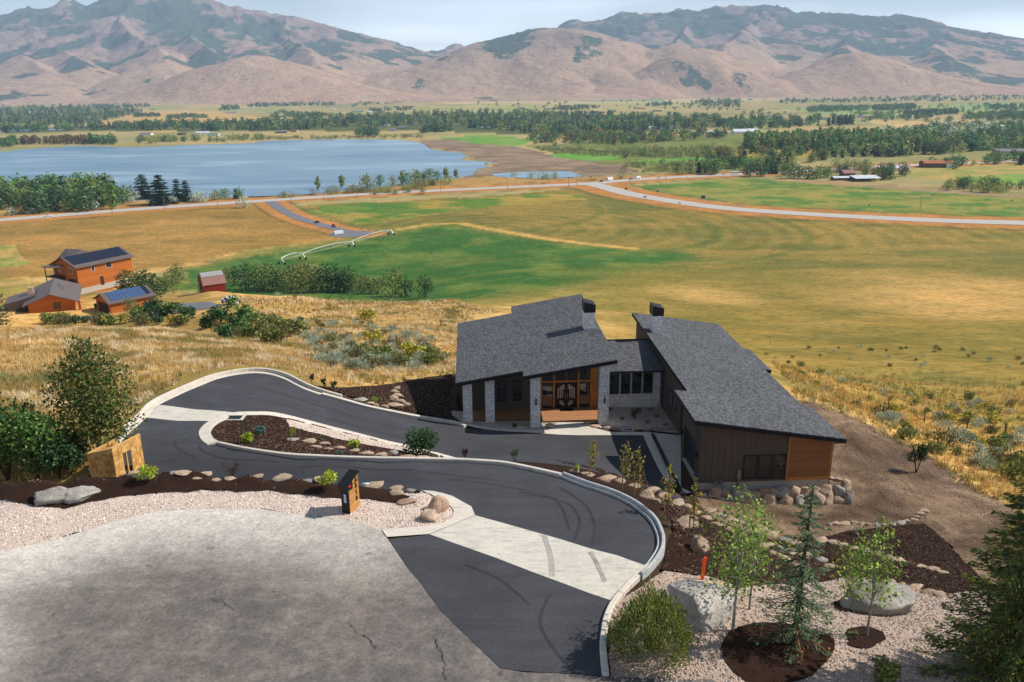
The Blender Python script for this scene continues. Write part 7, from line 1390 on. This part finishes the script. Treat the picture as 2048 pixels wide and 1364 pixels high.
WL = [(293,270,24),(406,268,26),(388,273,8),(55,225,14),(4,285,10),(372,225,11),(774,252,11),(666,219,9),(679,216,8),(741,225,9),(764,224,10),(1024,258,16),(1163,243,13),(1302,258,12),(1316,260,18),(1152,216,12),(1726,236,24),(1794,202,14),(462,227,20)]
for i, (x, y, w_) in enumerate(WL): farm(x, y, w_, 'wall_white', ['roof_grey', 'roof_white'][i % 2], 'small white house among the valley trees beyond the lake', group='white valley houses')
for i, (x, y, w_) in enumerate([(109,241,18),(58,236,12),(305,220,10),(561,234,18),(971,258,24),(1042,251,12),(1100,219,24),(1042,217,14),(1344,257,13),(1634,239,44),(1665,213,18),(1689,212,10),(1350,216,12),(1541,234,14),(1754,221,10),(716,224,22)]): farm(x, y, w_, ['wall_grey', 'wall_blue'][i % 2], 'roof_grey', 'small grey house on the valley floor beyond the lake', group='grey valley houses')
for i, (x, y, w_) in enumerate([(364,270,14),(246,223,20),(562,266,22),(590,264,14),(657,231,12),(805,257,18),(1196,226,26),(1279,218,24),(1226,223,14),(1314,223,18),(817,214,24),(1476,220,10),(793,215,12),(277,214,8),(916,222,10)]): farm(x, y, w_, ['wall_brown', 'wall_tan'][i % 2], ['roof_brown', 'roof_rust', 'roof_grey'][i % 3], 'small brown house on the valley floor beyond the lake', group='brown valley houses')
farm(428, 271, 20, 'wall_white', 'roof_green', 'white shed with a green roof on the far shore', .05, 3, 1.6); farm(786, 262, 12, 'wall_blue', 'roof_grey', 'pale blue boathouse on the far shore'); farm(1776, 237, 20, 'wall_tan', 'roof_green', 'green roofed farm building across the valley'); farm(1168, 234, 9, 'wall_blue', 'roof_white', 'tiny pale blue house among dark trees')
for i, (x, y, w_) in enumerate([(1600,205,12),(1640,203,9),(1749,203,12),(1797,203,16),(1869,203,16),(1841,197,10),(2006,199,14),(1930,200,12),(1960,190,10),(1890,186,9),(1760,192,9),(1500,200,10),(1530,199,9),(1820,190,10),(2030,192,12)]): farm(x, y, w_, ['wall_white', 'wall_tan', 'wall_grey'][i % 3], ['roof_grey', 'roof_brown'][i % 2], 'tiny village house below the tan foothills', group='far village houses', wins=False)

# ------------------------------------------------------------------ vehicles
simple('tyre_black', '#17171a', .8); simple('car_white', '#e8e9ea', .25, .02, 2, 0, .6); simple('car_dark', '#33242c', .25, .05, 2, 0, .6); simple('car_red', '#a33126', .4, .05, 2, 0, .5); simple('car_blue', '#5f7f9f', .3, .05, 2, 0, .6)
def vehicle(px, py, hx_, hy_, kind, mat, label, cat, z=None, name=None):
    p = atz(px, py, -80) if z is None else hit(px, py); q = atz(hx_, hy_, -80) if z is None else hit(hx_, hy_); a = math.atan2(q[1] - p[1], q[0] - p[0])
    r = empty(name or cat.replace(' ', '_'), (p[0], p[1], (-79.8 if z is None else p[2] + .1)), a); tag(r, label, cat)
    def body(L_, prof, w_=.95, nm='body', m=mat):
        n = len(prof); mb = MB(); mb.add([(x, -w_, zz) for x, zz in prof] + [(x, w_, zz) for x, zz in prof], [tuple(range(n)), tuple(range(2 * n - 1, n - 1, -1))] + [(i, i + n, (i + 1) % n + n, (i + 1) % n) for i in range(n)]); return bevel(mb.build(nm, m, r), .06)
    wx_ = (1.5, -1.5)
    if kind == 'car': body(4.6, [(-2.3, .35), (2.3, .35), (2.3, .8), (1.2, .95), (-2.3, .98)]); body(3, [(-2.0, .98), (1.1, .96), (.4, 1.48), (-1.5, 1.5)], .82, 'cabin', 'glass'); MB().box(-1.4, .35, -.8, .8, 1.49, 1.53).build('roof', mat, r)
    elif kind == 'pickup': body(5.6, [(-2.8, .45), (2.8, .45), (2.8, 1.05), (-2.8, 1.1)]); body(2, [(-.6, 1.1), (1.4, 1.08), (.9, 1.8), (-.5, 1.82)], .88, 'cabin', 'glass'); MB().box(-.5, .85, -.86, .86, 1.8, 1.86).build('roof', mat, r); wx_ = (1.8, -1.7)
    elif kind == 'bus': body(8, [(-4.2, .5), (4.2, .5), (4.2, 3.0), (-4.2, 3.1)], 1.25); MB().box(-3.8, 3.6, -1.28, -1.26, 1.6, 2.5).build('window', 'glass', r); MB().box(4.21, 4.25, -1.0, 1.0, 1.5, 2.6).build('windscreen', 'glass', r); wx_ = (2.6, -2.4)
    elif kind == 'trailer': body(7, [(-3.2, .6), (3.2, .6), (3.4, 1.6), (3.2, 2.7), (-3.2, 2.7)], 1.2); MB().box(3.3, 4.4, -.08, .08, .5, .62).build('tow_bar', 'black_metal', r); MB().box(-1.2, .2, -1.22, -1.2, 1.4, 2.1).build('window', 'glass', r); wx_ = (-.3, -1.2)
    elif kind == 'tractor':
        body(2.6, [(-.4, .8), (1.9, .8), (1.9, 1.4), (-.4, 1.5)], .4); body(1, [(-1.3, 1.0), (-.2, 1.0), (-.3, 2.3), (-1.2, 2.3)], .6, 'cabin', 'glass'); MB().box(-1.35, -.15, -.7, .7, 2.3, 2.4).build('roof', mat, r)
    for x in ((-.9,) if kind == 'tractor' else wx_):
        for s in (-1, 1): rr_ = .8 if kind == 'tractor' else .36; y = s * (1.15 if kind in ('bus', 'trailer') else .88); MB().tube([(x, y - .12, rr_), (x, y + .12, rr_)], rr_, 12).build('wheel', 'tyre_black', r)
    if kind == 'tractor':
        for s in (-1, 1): MB().tube([(1.5, s * .65 - .1, .4), (1.5, s * .65 + .1, .4)], .4, 12).build('wheel', 'tyre_black', r)
    return r
vehicle(96, 433.5, 60, 436.5, 'pickup', 'car_white', 'white pickup truck on the highway below the wood', 'pickup truck'); vehicle(1291, 395, 1270, 390, 'car', 'car_white', 'white car on the curving highway branch', 'car')
vehicle(1219, 361, 1200, 363.5, 'bus', 'car_white', 'white bus waiting at the highway junction', 'bus'); vehicle(1203, 364, 1190, 366, 'pickup', 'car_dark', 'dark pickup truck ahead of the white bus', 'pickup truck')
vehicle(1276, 358, 1262, 359.5, 'trailer', 'car_white', 'white camper trailer near the highway junction', 'camper trailer'); vehicle(1262, 359.5, 1250, 360.5, 'pickup', 'car_blue', 'grey blue pickup towing the camper trailer', 'pickup truck')
vehicle(1319, 357, 1340, 355, 'car', 'car_white', 'white car leaving the highway junction', 'car'); vehicle(1449, 350, 1470, 349, 'car', 'car_white', 'white car passing the farm grove', 'car'); vehicle(1470, 349, 1490, 348, 'bus', 'car_white', 'white van passing the farm grove', 'van'); vehicle(1490, 348.5, 1505, 348, 'car', 'car_blue', 'grey blue car passing the farm grove', 'car')
vehicle(634, 446, 600, 437, 'car', 'car_dark', 'dark maroon car on the side road', 'car'); vehicle(668, 455, 690, 462, 'tractor', 'car_red', 'small red tractor on the side road', 'tractor'); vehicle(677, 470, 660, 472, 'trailer', 'car_white', 'white box trailer parked at the side road pad', 'trailer')
vehicle(460, 609, 440, 606, 'car', 'car_white', 'white car parked in the scrub near the red barn', 'car', z=1)
for x, y in ((1786, 249), (1817, 251), (1866, 252)): vehicle(x, y, x + 20, y + 1.3, 'car', 'car_white' if x > 1800 else 'car_dark', {1786: 'dark car on the far tan field road', 1817: 'first white car on the far tan field road', 1866: 'second white car alone on the far tan field road'}[x], 'car')
road('far_road', [(1660, 243), (1740, 247), (1786, 249.5), (1866, 253), (1930, 256), (2048, 259), (2200, 262)], 5, 'road_grey', .1, 'thin pale road across the far tan field')
# ------------------------------------------------------------------ poles, signs, irrigation
simple('pole_wood', '#8a7058', .9, .15)
pl = MB(); pl.tube([(0, 0, -.5), (0, 0, 10.5)], .22, 6, .15); plm = pl.me('pole', 'pole_wood'); plx = MB().box(-1.3, 1.3, -.1, .1, 9.4, 9.65).me('crossarm', 'pole_wood')
for x, y in [(436,414),(582,404),(648,399),(715,394),(843,382),(882,384),(1015,379),(1137,374),(1154,371),(1260,366),(1331,360),(330,423),(225,430),(1417,330),(1840,420),(1660,345)]:
    p = atz(x, y, -80); r = empty('utility_pole', p, .3); tag(r, 'thin wooden utility pole beside the valley highway', 'utility pole', 'highway utility poles'); obj('pole', plm, r); obj('crossarm', plx, r)
simple('sign_blue', '#2b4f8f', .5); simple('sign_green', '#1f6a48', .5); simple('sign_white', '#dcdcdc', .5); simple('sign_brown', '#5a3a2a', .5)
for x, y, m, w_, h, lb in [(1406,401,'sign_blue',3.6,2.4,'large blue road sign on two posts beside the highway branch'),(1315,388,'sign_blue',1.6,1.6,'small blue road sign between the two highways'),(1252,383,'sign_brown',2.6,1.6,'dark road sign at the highway fork'),(1359,412,'sign_white',1.8,1.4,'white road sign at the highway branch edge'),(1738,416,'sign_green',1.2,1.0,'small green sign on the field side of the highway branch'),(1181,358,'sign_brown',2.0,1.0,'small orange brown sign before the highway fork'),(1758,433,'sign_white',.9,2.4,'white marker post beside the highway branch')]:
    p = atz(x, y, -80); r = empty('road_sign', p, 0); tag(r, lb, 'sign'); MB().box(-w_ / 2, w_ / 2, -.06, .06, 1.8, 1.8 + h).build('board', m, r)
    for s in (-.3, .3): MB().tube([(s * w_, .1, -.5), (s * w_, .1, 1.8 + h)], .07, 6).build('post', 'grey_metal', r)
simple('galvanised', '#cfd4d6', .4, .05, 2, .3, .5)
def pivot(name, pts, label, hgt=3.6, arch=1.2):
    W_ = [hit(x, y) for x, y in pts]; r = empty(name, W_[0]); tag(r, label, 'irrigator'); o = W_[0]
    for i, (a, b) in enumerate(zip(W_[:-1], W_[1:])):
        P = [a + (b - a) * t + np.array([0, 0, hgt + arch * math.sin(math.pi * t)]) - o for t in np.linspace(0, 1, 9)]; MB().tube(P, .15, 6).build('pipe', 'galvanised', r)
        mb = MB(); Q = [a + (b - a) * t + np.array([0, 0, hgt - .3 - .7 * math.sin(math.pi * t)]) - o for t in np.linspace(0.03, .97, 9)]; mb.tube(Q, .06, 4)
        for k in range(1, 8): mb.tube([P[k], Q[k]], .05, 4)
        mb.build('truss', 'galvanised', r)
    for i, p in enumerate(W_):
        d = (W_[min(i + 1, len(W_) - 1)] - W_[max(i - 1, 0)]); d /= np.linalg.norm(d); n = np.array([-d[1], d[0], 0]) * 2.0; q = p - o; tw = MB()
        for s in (-1, 1): tw.tube([q + n * s + np.array([0, 0, .5]), q + np.array([0, 0, hgt])], .1, 5)
        tw.tube([q - n + np.array([0, 0, .5]), q + n + np.array([0, 0, .5])], .1, 5); tw.build('tower', 'galvanised', r)
        for s in (-1, 1): c_ = q + n * s; MB().tube([c_ + d * -.2 + np.array([0, 0, .7]), c_ + d * .2 + np.array([0, 0, .7])], .7, 10).build('wheel', 'tyre_black', r)
pivot('pivot_irrigator', [(783,470),(704,494),(606,519),(564,529)], 'long silver pivot irrigator crossing the dark green field'); pivot('pivot_irrigator', [(1730,379),(1866,391),(2024,403),(2120,411)], 'distant silver pivot irrigator in the strip beyond the highway branch')
